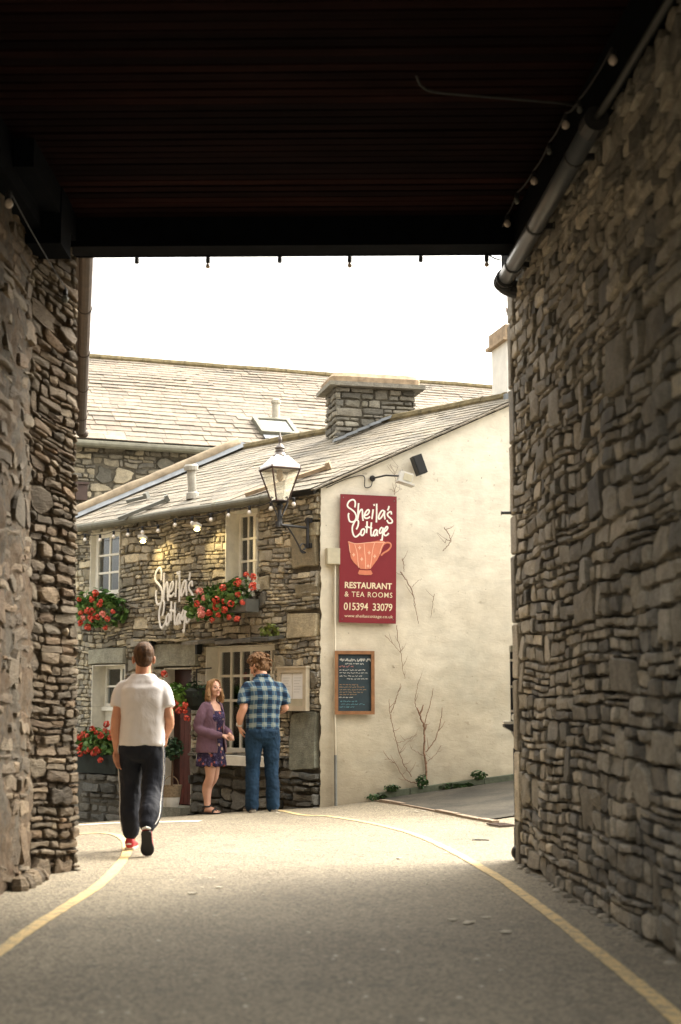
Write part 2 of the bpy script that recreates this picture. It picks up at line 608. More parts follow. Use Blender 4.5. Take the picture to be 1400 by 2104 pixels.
# lantern panes: milky glass
q = N("milky_pane").set(0.35, 0, 0.5)
q.col((0.86, 0.84, 0.77))
q.b.inputs["Roughness"].default_value = 0.5
tl = q.n("ShaderNodeBsdfTranslucent")
tl.inputs["Color"].default_value = (0.97, 0.95, 0.88, 1)
tr = q.n("ShaderNodeBsdfTransparent")
tr.inputs["Color"].default_value = (0.98, 0.97, 0.93, 1)
mx = q.n("ShaderNodeMixShader")
mx.inputs[0].default_value = 0.85
q.l(q.b.outputs[0], mx.inputs[1])
q.l(tl.outputs[0], mx.inputs[2])
mx2 = q.n("ShaderNodeMixShader")
mx2.inputs[0].default_value = 0.8
q.l(mx.outputs[0], mx2.inputs[1])
q.l(tr.outputs[0], mx2.inputs[2])
q.l(mx2.outputs[0], q.out.inputs["Surface"])
M['milky'] = q.m


def emis(name, c, s, base=(0.8, 0.8, 0.8)):
    q = N(name).set(0.3)
    q.col(base)
    q.b.inputs["Emission Color"].default_value = (c[0], c[1], c[2], 1)
    q.b.inputs["Emission Strength"].default_value = s
    return q.m


M['bulb_lit'] = emis("warm_lit_lamp", (1, 0.78, 0.35), 1.6)
M['bulb'] = plain("opal_bulb", (0.5, 0.42, 0.35), 0.25, var=0.02, spec=0.6)
M['bulb_eaves'] = plain("opal_eaves_bulb", (0.92, 0.88, 0.82), 0.25, var=0.02, spec=0.6)

# ------------------------------------------------------------------ daylight
SUN = V((0.46, 0.34, 0.62)).normalized()
el = math.asin(SUN.z)
az = math.atan2(SUN.x, SUN.y)
w = bpy.data.worlds.new("World")
sc.world = w
w.use_nodes = True
wt = w.node_tree
bg = wt.nodes["Background"]
sky = wt.nodes.new("ShaderNodeTexSky")
sky.sky_type = 'NISHITA'
sky.sun_disc = False
sky.sun_elevation = el
sky.sun_rotation = az
sky.air_density = 1.0
sky.dust_density = 7.0
hs = wt.nodes.new("ShaderNodeHueSaturation")
hs.inputs["Saturation"].default_value = 0.22
wt.links.new(sky.outputs[0], hs.inputs["Color"])
tm = wt.nodes.new("ShaderNodeMix")
tm.data_type = 'RGBA'
tm.blend_type = 'MULTIPLY'
tm.inputs[0].default_value = 1.0
tm.inputs[7].default_value = (1.0, 0.952, 0.85, 1)
wt.links.new(hs.outputs[0], tm.inputs[6])
wt.links.new(tm.outputs[2], bg.inputs["Color"])
bg.inputs["Strength"].default_value = 0.15
sl = bpy.data.lights.new("sun", 'SUN')
sl.energy = 0.9
sl.angle = R(140)
sl.color = (1.0, 0.935, 0.83)
so = bpy.data.objects.new("sun", sl)
COL.objects.link(so)
so.rotation_euler = SUN.to_track_quat('Z', 'Y').to_euler()
so.location = SUN * 40
sc.view_settings.view_transform = 'Standard'
sc.view_settings.look = 'None'
sc.view_settings.exposure = 2.42
sc.view_settings.gamma = 1.0
sc.render.engine = 'CYCLES'
sc.cycles.use_denoising = True
sc.cycles.max_bounces = 8
sc.cycles.transparent_max_bounces = 12
# ------------------------------------------------------------------ rubble walling
def subtract(r, hs, mn=0.03):
    out = [r]
    for h in hs:
        nxt = []
        for (a, b, c, d) in out:
            if h[0] >= b or h[1] <= a or h[2] >= d or h[3] <= c:
                nxt.append((a, b, c, d))
                continue
            if h[0] - a > mn: nxt.append((a, h[0], c, d))
            if b - h[1] > mn: nxt.append((h[1], b, c, d))
            m0, m1 = max(a, h[0]), min(b, h[1])
            if h[2] - c > mn * 0.6: nxt.append((m0, m1, c, h[2]))
            if d - h[3] > mn * 0.6: nxt.append((m0, m1, h[3], d))
        out = nxt
    return out


def rubble(rng, L, H, band=(0.14, 0.3), hs=(0.035, 0.1), ws=(0.1, 0.4), big=0.2, holes=(), u0=0.0, v0=0.0):
    rects = []
    v = v0
    while v < H:
        h = min(rng.uniform(*band), max(H - v, 0.03))
        u = u0 - rng.uniform(0, 0.15)
        while u < L:
            if rng.random() < big:
                w = rng.uniform(0.16, 0.42) * (band[1] / 0.3)
                rs = [(u, u + w, v, v + h)]
            else:
                w = rng.uniform(0.3, 0.95)
                rs = []
                y = v
                while y < v + h - 1e-4:
                    hh = rng.uniform(*hs)
                    if v + h - (y + hh) < hs[0]:
                        hh = v + h - y
                    x = u
                    while x < u + w - 1e-4:
                        ww = rng.uniform(*ws) * (0.7 + 5 * hh)
                        if u + w - (x + ww) < ws[0] * 0.6:
                            ww = u + w - x
                        rs.append((x, x + ww, y, y + hh))
                        x += ww
                    y += hh
            for r in rs:
                r = (max(r[0], u0), min(r[1], L), r[2], r[3])
                if r[1] - r[0] > 0.025:
                    rects += subtract(r, holes)
            u += w
        v += h
    return rects


def stone(mb, fr, r, rng, prot=(0.01, 0.045), gap=0.007, rough=0.16, warp=None, back=-0.045, mi=0, crisp=0.1, cutk=(0.08, 0.3), tilt=1.0):
    a, b, c, d = r
    g = gap * rng.uniform(0.6, 1.5)
    a, b, c, d = a + g, b - g, c + g, d - g
    w, h = b - a, d - c
    if w < 0.012 or h < 0.01:
        return
    m = min(w, h)
    J = lambda k: rng.uniform(-k, k) * m
    k = rough
    cut = m * rng.uniform(*cutk)
    pts = []
    for (x, y, sx, sy) in ((a, c, 1, 1), (b, c, -1, 1), (b, d, -1, -1), (a, d, 1, -1)):
        cx, cy = x + (abs(J(k)) - 0.15 * k * m) * sx, y + (abs(J(k)) - 0.15 * k * m) * sy
        q1 = (cx + sx * cut * rng.uniform(0.4, 1.3), cy)
        q2 = (cx, cy + sy * cut * rng.uniform(0.3, 1.0))
        if sx * sy > 0:
            pts += [q2, q1]
        else:
            pts += [q1, q2]
    # points on long edges
    out = []
    n = len(pts)
    for i in range(n):
        p, q = pts[i], pts[(i + 1) % n]
        out.append(p)
        dd = math.hypot(q[0] - p[0], q[1] - p[1])
        if dd > 0.09:
            t = rng.uniform(0.35, 0.65)
            nx, ny = -(q[1] - p[1]) / dd, (q[0] - p[0]) / dd
            o = J(k * 0.6)
            out.append((p[0] + (q[0] - p[0]) * t + nx * o, p[1] + (q[1] - p[1]) * t + ny * o))
    pts = out
    pr = rng.uniform(*prot)
    tu, tv = tilt * rng.uniform(-0.12, 0.12), tilt * rng.uniform(-0.18, 0.12)
    if h > 0.2: tv *= 0.2 / h
    if w > 0.3: tu *= 0.3 / w
    cu, cv = (a + b) / 2, (c + d) / 2
    ins = min(0.012, m * crisp + 0.002)

    def P(u, v, z):
        if warp:
            u, v = warp(u, v)
        return fr.p(u, v, z)
    r0 = [P(u, v, back) for u, v in pts]
    r1 = [P(u, v, pr * 0.55 + (u - cu) * tu * 0.5 + (v - cv) * tv * 0.5) for u, v in pts]
    r2 = []
    for u, v in pts:
        dx, dy = cu - u, cv - v
        l = math.hypot(dx, dy) + 1e-6
        f = min(ins / l, 0.4)
        r2.append(P(u + dx * f, v + dy * f, pr + (u - cu) * tu + (v - cv) * tv + rng.uniform(-0.003, 0.003)))
    n = len(pts)
    vs = r0 + r1 + r2 + [P(cu + J(0.1), cv + J(0.1), pr + rng.uniform(0.0, 0.012))]
    fs = []
    for i in range(n):
        j = (i + 1) % n
        fs += [(i, j, n + j, n + i), (n + i, n + j, 2 * n + j, 2 * n + i), (2 * n + i, 2 * n + j, 3 * n)]
    mb.add(vs, fs, mi)


def warper(seed, a=0.035, f=0.7):
    def wf(u, v):
        q = noise.noise(V((u * f, v * f * 1.2, seed)))
        q2 = noise.noise(V((u * f * 2.7, v * f * 2.7, seed + 9)))
        q3 = noise.noise(V((u * f, v * f, seed + 20)))
        return u + a * 0.5 * q3, v + a * q + a * 0.35 * q2
    return wf


def backing(mb, fr, L, H, holes, t=0.35, mi=0, u0=0.0, v0=-0.3, d=0.0):
    """a solid wall with real openings and reveals"""
    us = sorted(set([u0, L] + [x for h in holes for x in (h[0], h[1]) if u0 < x < L]))
    vs = sorted(set([v0, H] + [x for h in holes for x in (h[2], h[3]) if v0 < x < H]))
    for i in range(len(us) - 1):
        for j in range(len(vs) - 1):
            cu, cv = (us[i] + us[i + 1]) / 2, (vs[j] + vs[j + 1]) / 2
            if any(h[0] < cu < h[1] and h[2] < cv < h[3] for h in holes):
                continue
            mb.fbox(fr, us[i], us[i + 1], vs[j], vs[j + 1], d - t, d, mi)


# ------------------------------------------------------------------ ground
def axis(a, b, fine0, fine1, fs, cs):
    xs = [a]
    x = a
    while x < b - 1e-6:
        x += fs if fine0 <= x < fine1 else cs
        xs.append(min(x, b))
    return xs


KA, KB = on_ground(640, 1643), on_ground(1023, 1692)     # line of the kerb
xs = axis(-60, 60, -7, 6, 0.2, 4.0)
ys = axis(-24, 110, 5, 25, 0.2, 4.0)
mb = MB()
vs = []
for y in ys:
    for x in xs:
        vs.append((x, y, gz(x, y) + 0.006 * noise.noise(V((x * 1.3, y * 1.3, 3)))))
nx = len(xs)
mb.add(vs, [(j * nx + i, j * nx + i + 1, (j + 1) * nx + i + 1, (j + 1) * nx + i) for j in range(len(ys) - 1) for i in range(nx - 1)])
setp(mb.build("road", M['asphalt'], smooth=True), kind="structure")

# lane of darker asphalt behind the kerb
kd = (KB - KA)
kd.z = 0
kd.normalize()
kn = V((-kd.y, kd.x, 0))
if kn.x < 0: kn = -kn
mb = MB()
vs = []
na, nb = 60, 40
for i in range(na + 1):
    s = -0.1 + 5.5 * i / na
    for j in range(nb + 1):
        t = 0.0 + 5.5 * j / nb
        q = KA + kd * s + kn * t
        vs.append((q.x, q.y, gz(q.x, q.y) + 0.016 + 0.006 * noise.noise(V((q.x * 1.3, q.y * 1.3, 3)))))
mb.add(vs, [(i * (nb + 1) + j, (i + 1) * (nb + 1) + j, (i + 1) * (nb + 1) + j + 1, i * (nb + 1) + j + 1) for i in range(na) for j in range(nb)])
setp(mb.build("lane", M['lane'], smooth=True), kind="structure")
# kerb of flush stones
mb = MB()
rng = random.Random(5)
s = 0.0
Lk = (KB - KA).length
while s < Lk - 0.1:
    w = rng.uniform(0.28, 0.55)
    a = KA + kd * (s + 0.006)
    b = KA + kd * (min(s + w, Lk) - 0.006)
    a.z, b.z = gz(a.x, a.y), gz(b.x, b.y)
    c = (a + b) / 2
    hh = 0.02 + rng.uniform(-0.008, 0.006)
    mb.box(c + V((0, 0, hh - 0.06)), (b - a) / 2, kn * rng.uniform(0.036, 0.045), V((0, 0, 0.06)))
    s += w
setp(mb.build("kerb", M['kerbstone']), kind="structure")


def ground_ribbon(name, pix, width, mat, lift=0.005, rag=0.010):
    pts = [on_ground(*p) for p in pix]
    pts = crom([(p.x, p.y, 0) for p in pts], 10)
    vs = []
    n = len(pts)
    for i, p in enumerate(pts):
        t = pts[min(i + 1, n - 1)] - pts[max(i - 1, 0)]
        t.normalize()
        s = V((-t.y, t.x, 0))
        for k in (-1, -0.33, 0.33, 1):
            q = p + s * (width / 2 * k + (rag * noise.noise(V((p.x * 6, p.y * 6, k * 5))) if abs(k) == 1 else 0))
            vs.append((q.x, q.y, gz(q.x, q.y) + 0.006 * noise.noise(V((q.x * 1.3, q.y * 1.3, 3))) + lift))
    m = MB()
    m.add(vs, [(i * 4 + k, (i + 1) * 4 + k, (i + 1) * 4 + k + 1, i * 4 + k + 1) for i in range(n - 1) for k in range(3)])
    return setp(m.build(name, mat), kind="structure")


ground_ribbon("yellow_line", [(-60, 1995), (0, 1955), (60, 1913), (130, 1867), (200, 1822), (243, 1780), (262, 1748), (258, 1728), (238, 1716), (205, 1712), (165, 1714), (120, 1718)], 0.085, M['yellow'])
ground_ribbon("yellow_line", [(1440, 2140), (1330, 2040), (1200, 1935), (1075, 1838), (950, 1760), (855, 1716), (760, 1691), (680, 1679), (600, 1671), (500, 1664), (420, 1662)], 0.082, M['yellow'])
pa = [(110, 1699), (165, 1696), (230, 1692), (290, 1690), (340, 1689), (412, 1688)]
pts = [on_ground(x, y) for x, y in pa]
ground_ribbon("white_line", pa, 0.24, M['whiteline'])

# gravel and bright chips pressed in the road
rng = random.Random(8)
mb = MB()
for k in range(90):
    px, py = rng.uniform(180, 1060), 1700 + 400 * rng.random() ** 1.3
    p = on_ground(px, py)
    if p.x > 1.2 or p.y > 16: continue
    r = rng.uniform(0.006, 0.016)
    mb.lathe([(r * 0.9, 0), (r, 0.002), (r * 0.5, 0.005)], p + V((0, 0, 0.002)), 6)
for px, py in [(1040, 1918), (965, 1897), (960, 1900), (1000, 1888), (570, 1672), (930, 1893), (820, 1765), (395, 1838), (450, 1826), (855, 1670), (870, 1669)]:
    p = on_ground(px, py)
    r = 0.03
    a0 = rng.random() * 6
    poly = [p + V((math.cos(a0 + i * 1.05) * r * rng.uniform(0.6, 1.3), math.sin(a0 + i * 1.05) * r * rng.uniform(0.5, 1.0), 0.012 if py < 1680 and px > 700 else 0.006)) for i in range(6)]
    mb.prism(poly, V((0, 0, 0.006)))
setp(mb.build("litter", M['litter']), kind="stuff")

# iron gully grate at the end of the kerb
gp = on_ground(1032, 1697)
t = empty("drain_grate", gp, "small rusty drain grate in the road at the end of the kerb", "drain")
mb = MB()
for i in range(7):
    mb.box(gp + kd * 0.0 + kn * 0 + V((0, 0, 0.012)) + kd * (-0.105 + 0.035 * i), kd * 0.009, kn * 0.075, V((0, 0, 0.006)))
mb.build("bars", M['brown_metal'], t)
mb = MB()
for sgn in (-1, 1):
    mb.box(gp + V((0, 0, 0.012)) + kd * 0.135 * sgn, kd * 0.012, kn * 0.10, V((0, 0, 0.007)))
    mb.box(gp + V((0, 0, 0.012)) + kn * 0.088 * sgn, kd * 0.121, kn * 0.012, V((0, 0, 0.007)))
mb.build("frame", M['brown_metal'], t)
# worn manhole slot in the road
gp = on_ground(988, 1727)
mb = MB()
mb.box(gp + V((0, 0, 0.002)), (0.075, -0.01, 0), (0.003, 0.022, 0), (0, 0, 0.006))
mb.box(gp + V((0, 0, 0.009)), (0.05, -0.008, 0), (0.001, 0.006, 0), (0, 0, 0.002))
setp(mb.build("water_valve_cover", M['black_metal']), "small dark iron cover let into the road near the right wall", "valve cover")

# ------------------------------------------------------------------ covered passage
rng = random.Random(21)
WC = on_ground(1066, 1772)                         # far corner of the right wall
WC.z = 0
wu = V((0.062, -1, 0)).normalized()                # towards the viewer
FR = Frame(WC, wu)
CEIL = 5.025
YB = 4.3                                         # back of the passage
LR = (WC.y - YB)
t = empty("lane_wall", WC, "tall dry stone wall of brown slate lining the right of the passage", "wall")
mb = MB()
for i in range(1):
    backing(mb, FR, LR, CEIL + 0.2, [], t=0.5, d=-0.05)
mb.build("core", M['joint_right'], t)
mb = MB()
wf = warper(3.0, 0.06, 0.9)
big = [(0.0, 0.16, 0.0, 0.32), (0.0, 0.22, 0.32, 0.86), (0.0, 0.17, 0.86, 1.42), (0.0, 0.24, 1.42, 1.86), (0.0, 0.15, 1.86, 2.4), (0.0, 0.26, 2.4, 2.72), (0.0, 0.16, 2.72, 3.3), (0.0, 0.22, 3.3, 3.75), (0.0, 0.15, 3.75, 4.3), (0.0, 0.25, 4.3, 4.7),
       (2.6, 3.0, 2.35, 2.62), (2.2, 2.75, 1.72, 1.95), (1.55, 1.85, 3.1, 3.42), (1.1, 1.42, 2.9, 3.1), (3.2, 3.6, 3.0, 3.35), (3.1, 3.6, 1.3, 1.5)]
wf0 = wf
wf = lambda u, v: (max(wf0(u, v)[0], 0.0), wf0(u, v)[1])
for r in rubble(rng, 5.6, CEIL + 0.1, band=(0.12, 0.28), hs=(0.035, 0.13), ws=(0.09, 0.28), big=0.34, holes=big):
    stone(mb, FR, r, rng, prot=(-0.002, 0.028), gap=0.006, rough=0.22, warp=wf, cutk=(0.03, 0.3), crisp=0.03, tilt=0.8)
rng2 = random.Random(6)
for r in rubble(rng2, 5.6, CEIL + 0.1, band=(0.1, 0.2), hs=(0.03, 0.07), ws=(0.08, 0.2), big=0.1):
    stone(mb, FR, r, rng2, prot=(-0.04, -0.022), gap=0.004, rough=0.2, warp=wf, tilt=0.8, back=-0.06)
for r in big:
    e_ = r[0] == 0
    stone(mb, FR, r, rng, prot=(0.024, 0.026) if e_ else (0.02, 0.035), gap=0.006 if e_ else 0.008, rough=0.02 if e_ else 0.06, warp=None if e_ else wf, cutk=(0.02, 0.04) if e_ else (0.03, 0.08), tilt=0.0 if e_ else 0.6)
for r in rubble(rng, LR, CEIL + 0.1, band=(0.22, 0.42), hs=(0.08, 0.18), ws=(0.18, 0.45), big=0.5, u0=5.6):
    stone(mb, FR, r, rng, prot=(0.005, 0.05), gap=0.01, rough=0.2)
# the stones of the far end, seen edge on
FE = Frame(WC + V((0, 0, 0)), V((-1, -0.062, 0)))   # faces away
FE2 = Frame(WC + FE.U * -1.0, FE.U)
mb.build("stone_cladding", M['stone_right'], t)
# loose foot stones
mb = MB()
for i in range(34):
    u = 0.3 + i * 0.13 + rng.uniform(-0.05, 0.05)
    p = FR.p(u, 0, rng.uniform(0.02, 0.09))
    mb.ell(p + V((0, 0, 0.0)), rng.uniform(0.015, 0.045), rng.uniform(0.02, 0.06), rng.uniform(0.01, 0.025), Matrix.Rotation(rng.random() * 3, 3, 'Z'), 7, 5)
mb.build("footing", M['stone_right'], t)

# building carried by the right wall (its bulk shades the passage)
mb = MB()
mb.box(WC + V((4.68, -4.35, 2.55)), (3.55, 0, 0), (0, 4.3, 0), (0, 0, 2.95))
o = mb.build("house_body", M['joint_right'], t)

def lean(p):
    return (p[0] - 0.118 * max(0, p[2]) / 4.7, p[1], p[2])


# left wall of the passage: near stretch and the pier at its end
LA, LB2, LC = on_ground(160, 1788), on_ground(57, 1804), None
LA.z = LB2.z = 0
PU = (LA - LB2).normalized()
PW = (LA - LB2).length
FP = Frame(LB2, PU)
t = empty("passage_pier", LB2, "rough brown stone pier ending the left wall of the passage", "pier")
mb = MB()
backing(mb, FP, PW - 0.03, CEIL + 0.2, [], t=0.6, u0=-0.3, d=-0.025)
mb.v = [lean(p) for p in mb.v]
mb.build("core", plain("brown_mortar", (0.105, 0.079, 0.051), 0.95, var=0.55, scale=11, bump=1.0, bscale=17), t)
rng = random.Random(77)
wf = warper(8.0, 0.06, 1.3)


def wslope(u, v):
    a, b = wf(u, v)
    return min(a, PW + 0.02 * noise.noise(V((0, v * 4, 2)))), b - (0.22 * (u - PW / 2) * max(0.0, min(1.0, (v - 2.0) / 0.8)))


mb = MB()
for r in rubble(rng, PW + 0.0, 4.75, band=(0.09, 0.24), hs=(0.03, 0.10), ws=(0.07, 0.24), big=0.34, v0=-0.05):
    low = r[2] < 0.75
    stone(mb, FP, r, rng, prot=(-0.004, 0.02) if not low else (0.006, 0.04), gap=0.004, rough=0.28, warp=wslope, crisp=0.1, tilt=1.2, cutk=(0.06, 0.4))
rng2 = random.Random(44)
for r in rubble(rng2, PW + 0.0, 4.75, band=(0.08, 0.16), hs=(0.02, 0.05), ws=(0.05, 0.14), big=0.1, v0=-0.05):
    stone(mb, FP, r, rng2, prot=(-0.03, -0.014), gap=0.002, rough=0.2, warp=wslope, tilt=0.5, back=-0.06)
mb.v = [lean(p) for p in mb.v]
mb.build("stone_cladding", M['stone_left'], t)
LD = on_ground(2, 1829)
LD.z = 0
lu = V((LB2.x - (-2.36), LB2.y - (-4.5), 0)).normalized()
lo = LB2 - lu * 8.0
FL = Frame(lo, lu)
t = empty("passage_wall", LB2, "near left wall of the passage with patchy brown mortar over stone", "wall")
mb = MB()
nu, nv = 70, 130
LL = 8.0


def lw(i, j):
    u = LL - 4.2 + 4.2 * i / nu
    v = -0.15 + (CEIL + 0.3) * j / nv
    d = 0.03 * noise.noise(V((u * 2.2, v * 3.2, 1))) + 0.022 * noise.noise(V((u * 6, v * 9, 4))) + 0.022 * noise.noise(V((u * 16, v * 22, 7)))
    return FL.p(u, v, 0.02 + d)


vs = [lw(i, j) for j in range(nv + 1) for i in range(nu + 1)]
mb.add(vs, [(j * (nu + 1) + i, j * (nu + 1) + i + 1, (j + 1) * (nu + 1) + i + 1, (j + 1) * (nu + 1) + i) for j in range(nv) for i in range(nu)])
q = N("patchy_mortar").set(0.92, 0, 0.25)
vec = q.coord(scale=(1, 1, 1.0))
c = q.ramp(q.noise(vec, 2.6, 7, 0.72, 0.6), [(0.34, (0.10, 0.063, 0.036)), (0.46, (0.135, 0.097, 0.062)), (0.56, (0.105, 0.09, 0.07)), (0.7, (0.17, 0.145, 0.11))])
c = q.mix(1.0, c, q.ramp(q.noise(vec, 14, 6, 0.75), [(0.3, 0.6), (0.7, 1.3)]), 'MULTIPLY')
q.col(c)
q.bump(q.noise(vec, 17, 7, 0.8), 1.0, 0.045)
mb.v = [lean(p) for p in mb.v]
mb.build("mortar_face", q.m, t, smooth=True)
mb = MB()
mb.fbox(FL, 0, LL - 0.02, -0.3, CEIL + 0.2, -0.6, -0.04)
mb.fbox(FL, 0, LL - 4.2, -0.3, CEIL + 0.2, -0.04, 0.02)
mb.v = [lean(p) for p in mb.v]
mb.build("core", M['joint'], t)
mb = MB()
wfl = warper(31.0, 0.1, 1.2)
for r in rubble(rng, LL - 0.0, 4.7, band=(0.10, 0.34), hs=(0.04, 0.15), ws=(0.1, 0.36), big=0.4, u0=LL - 3.6):
    stone(mb, FL, r, rng, prot=(0.006, 0.042), gap=0.005, rough=0.28, warp=lambda u, v: (min(wfl(u, v)[0], LL), wfl(u, v)[1]), crisp=0.12, cutk=(0.06, 0.4), tilt=1.2)
for i in range(7):
    mb.ell(FL.p(LL - 0.1 - i * 0.09, 0.0, 0.09), 0.07, 0.1, 0.07 + 0.03 * rng.random(), Matrix.Rotation(rng.random() * 3, 3, 'Z'), 7, 5)
mb.v = [lean(p) for p in mb.v]
mb.build("bare_stone", M['stone_left'], t)

# ceiling over the passage
XL, XR = -2.75, 2.3
t = empty("passage_ceiling", (0, WC.y, CEIL), "dark boarded ceiling over the passage with a deep beam across its mouth", "ceiling")
YF = 11.02
YR = 4.4
mb = MB()
rng = random.Random(4)
y = YF - 0.25
skew = 0.0187
while y > YR:
    w = 0.112
    zz = CEIL + rng.uniform(-0.006, 0.006)
    mb.box((0.1, y - w / 2 - 0.1 * skew, zz + 0.03), (2.7, -2.7 * skew, 0), (0, w / 2 - 0.012, 0), (0, 0, 0.03))
    y -= w
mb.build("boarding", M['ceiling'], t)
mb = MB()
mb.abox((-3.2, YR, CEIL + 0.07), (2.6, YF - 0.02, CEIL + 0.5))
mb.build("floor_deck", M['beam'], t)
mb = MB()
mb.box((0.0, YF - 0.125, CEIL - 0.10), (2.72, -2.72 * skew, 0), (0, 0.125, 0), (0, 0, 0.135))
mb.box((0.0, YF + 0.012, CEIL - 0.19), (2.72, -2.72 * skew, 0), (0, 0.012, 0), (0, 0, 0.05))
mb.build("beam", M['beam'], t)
mb = MB()
pl = (WC - FR.p(0, 0, 0))
mb.fbox(FR, 0.03, LR - 0.4, 4.7, CEIL - 0.004, -0.1, 0.07)
mb.fbox(FL, LL - 5, LL + 0.05, 4.70, CEIL - 0.004, -0.25, 0.03)
mb.abox((-3.0, 10.12, 4.59), (-2.06, 10.5, CEIL - 0.005))
mb.abox((-3.0, 9.2, 4.82), (-2.07, YF - 0.26, CEIL - 0.005))
mb.build("dark_wall_piece", M['beam'], t)  # dark boxes added for the shade on the wall tops; corner blocks close gaps
mb = MB()
mb.abox((-3.2, YR - 0.1, 3.9), (2.6, YR + 0.25, CEIL - 0.01))
mb.build("back_light_block", M['beam'], t)  # unseen slab, added to keep light from behind off the upper walls
# storey above the passage
mb = MB()
mb.abox((-3.2, YR + 0.1, CEIL + 0.5), (2.6, YF - 0.04, CEIL + 2.6))
mb.build("upper_storey", M['joint'], t)
mb = MB()
for r in rubble(rng, 5.6, 2.4, holes=()):
    stone(mb, Frame((2.55, YF - 0.03, CEIL + 0.15), (-1, 0, 0)), r, rng)
mb.build("stone_front", M['stone_right'], t)

# neighbouring house on the left, only its gutter shows past the pier
def at_z(px, py, z):
    r = ray(px, py)
    return CO + r * ((z - CAM_H) / r.z)


EA = V((-1.93, 10.4, 4.72))
g1 = at_z(168, 886, 5.0)
g0 = at_z(178, 515, 5.0)
gd = (g1 - g0).normalized()
t = empty("gutter_house", (g0.x - 0.5, g0.y, 0), "dark eaves gutter of the house beyond the left pier", "house")
ga = g0 - gd * 0.7
side = V((gd.y, -gd.x, 0))
mb = MB()
mb.tube([ga, g1], 0.062, 12)
for k in range(5):
    q = ga + (g1 - ga) * (0.08 + 0.2 * k)
    mb.tube([q - gd * 0.02, q + gd * 0.02], 0.07, 12)
mb.build("gutter", M['dark_pipe'], t)
mb = MB()
mb.tube([g1, g1 + gd * 0.12], [0.085, 0.07], 10)
mb.ell(g1 + V((0.02, 0, -0.03)), 0.08, 0.08, 0.07)
mb.build("end_stop", M['dark_pipe'], t)
mb = MB()
wl = (g1 - ga).length
mb.box(ga + gd * (wl / 2) - side * 0.52 + V((0, 0, -2.5)), gd * (wl / 2), side * 0.2, V((0, 0, 2.5)))
mb.build("wall", M['stone_left'], t)
mb = MB()
mb.box(ga + gd * (wl / 2) - side * 0.2 + V((0, 0, 0.02)), gd * (wl / 2), side * 0.15, V((0, 0, 0.02)))
mb.build("soffit", M['dark_pipe'], t)
mb = MB()
mb.box(ga + gd * (wl / 2) - side * 0.85 + V((0, 0, 0.5)), gd * (wl / 2), side * 0.8 + V((0, 0, -0.42)), V((0, 0, 0.04)))
mb.build("roof", M['slate_roof'], t)

# ------------------------------------------------------------------ cottage
LF = 5.72                                          # front length
GB = 2.72                                          # half gable
EZ = 3.93
AZ = 5.2
CL = P0 + FD * LF
FF = Frame((CL.x, CL.y, 0), -FD)                   # front wall
FG = Frame((P0.x, P0.y, 0), GD)                    # gable wall
cot = empty("cottage", (P0.x, P0.y, 0), "stone tea room cottage with slate front, cream plastered gable and slate roof", "cottage")


def hole(fr, px0, px1, py0, py1, pad=0.0):
    a = fr.uv(px0, (py0 + py1) / 2)[0]
    b = fr.uv(px1, (py0 + py1) / 2)[0]
    m = (px0 + px1) / 2
    return (a, b, fr.uv(m, py1)[1], fr.uv(m, py0)[1])


H_UL = hole(FF, 190, 248, 1092, 1222)
H_UR = hole(FF, 468, 531, 1048, 1203)
H_GL = hole(FF, 193, 258, 1366, 1502)
H_DR = hole(FF, 338, 394, 1372, 1680)
H_BW = hole(FF, 427, 566, 1326, 1548)
H_DR = (H_DR[0], H_DR[1], -0.5, H_DR[3])
holes = [H_UL, H_UR, H_GL, H_DR, H_BW]
# big single stones
S_L1 = hole(FF, 184, 262, 1331, 1365)
S_L2 = hole(FF, 318, 411, 1321, 1371)
S_SLAB = hole(FF, 598, 657, 1462, 1585)
S_Q1 = hole(FF, 590, 655, 1258, 1312)
S_Q2 = hole(FF, 600, 655, 1072, 1170)
bigs = [S_L1, S_L2, S_SLAB, S_Q1, S_Q2]
sills = [hole(FF, 186, 252, 1222, 1236), hole(FF, 465, 534, 1203, 1216)]

mb = MB()
backing(mb, FF, LF, EZ + 0.05, holes, t=0.42, v0=-0.9, d=-0.028)
front = mb.build("front_wall", M['joint'], cot)
rng = random.Random(11)
wf = warper(5.0, 0.05, 1.3)
mb = MB()
for r in rubble(rng, LF + 0.0, EZ, band=(0.11, 0.27), hs=(0.03, 0.10), ws=(0.05, 0.2), big=0.3, holes=holes + bigs, v0=0.55):
    stone(mb, FF, r, rng, prot=(0.002, 0.045), gap=0.0025, rough=0.2, warp=wf, cutk=(0.05, 0.28), crisp=0.07, tilt=1.3)
rng2 = random.Random(16)
for r in rubble(rng2, LF, EZ, band=(0.1, 0.16), hs=(0.02, 0.05), ws=(0.06, 0.14), big=0.05, holes=holes + bigs, v0=0.55):
    stone(mb, FF, r, rng2, prot=(-0.026, -0.01), gap=0.002, rough=0.1, warp=wf, tilt=0.5)
mb.build("stone_cladding", M['stone'], front)
mb = MB()
for r in rubble(rng, LF + 0.0, 0.56, band=(0.14, 0.26), hs=(0.06, 0.15), ws=(0.14, 0.34), big=0.3, holes=holes + bigs, v0=-0.75):
    stone(mb, FF, r, rng, prot=(0.015, 0.10), gap=0.005, rough=0.3, warp=wf, crisp=0.14, tilt=1.5)
mb.build("base_stones", M['stone_base'], front)
mb = MB()
for r in (S_Q1, S_Q2, (LF - 0.42, LF, 2.55, 2.72), (LF - 0.3, LF, 3.3, 3.5)):
    stone(mb, FF, r, rng, prot=(0.03, 0.042), gap=0.006, rough=0.06, crisp=0.04, cutk=(0.03, 0.08))
mb.build("quoin", M['quoin'], front)
for r in (S_L1, S_L2):
    mb = MB()
    stone(mb, FF, r, rng, prot=(0.05, 0.06), gap=0.003, rough=0.08, crisp=0.04, cutk=(0.03, 0.08))
    mb.build("lintel", M['lintel'], front)
mb = MB()
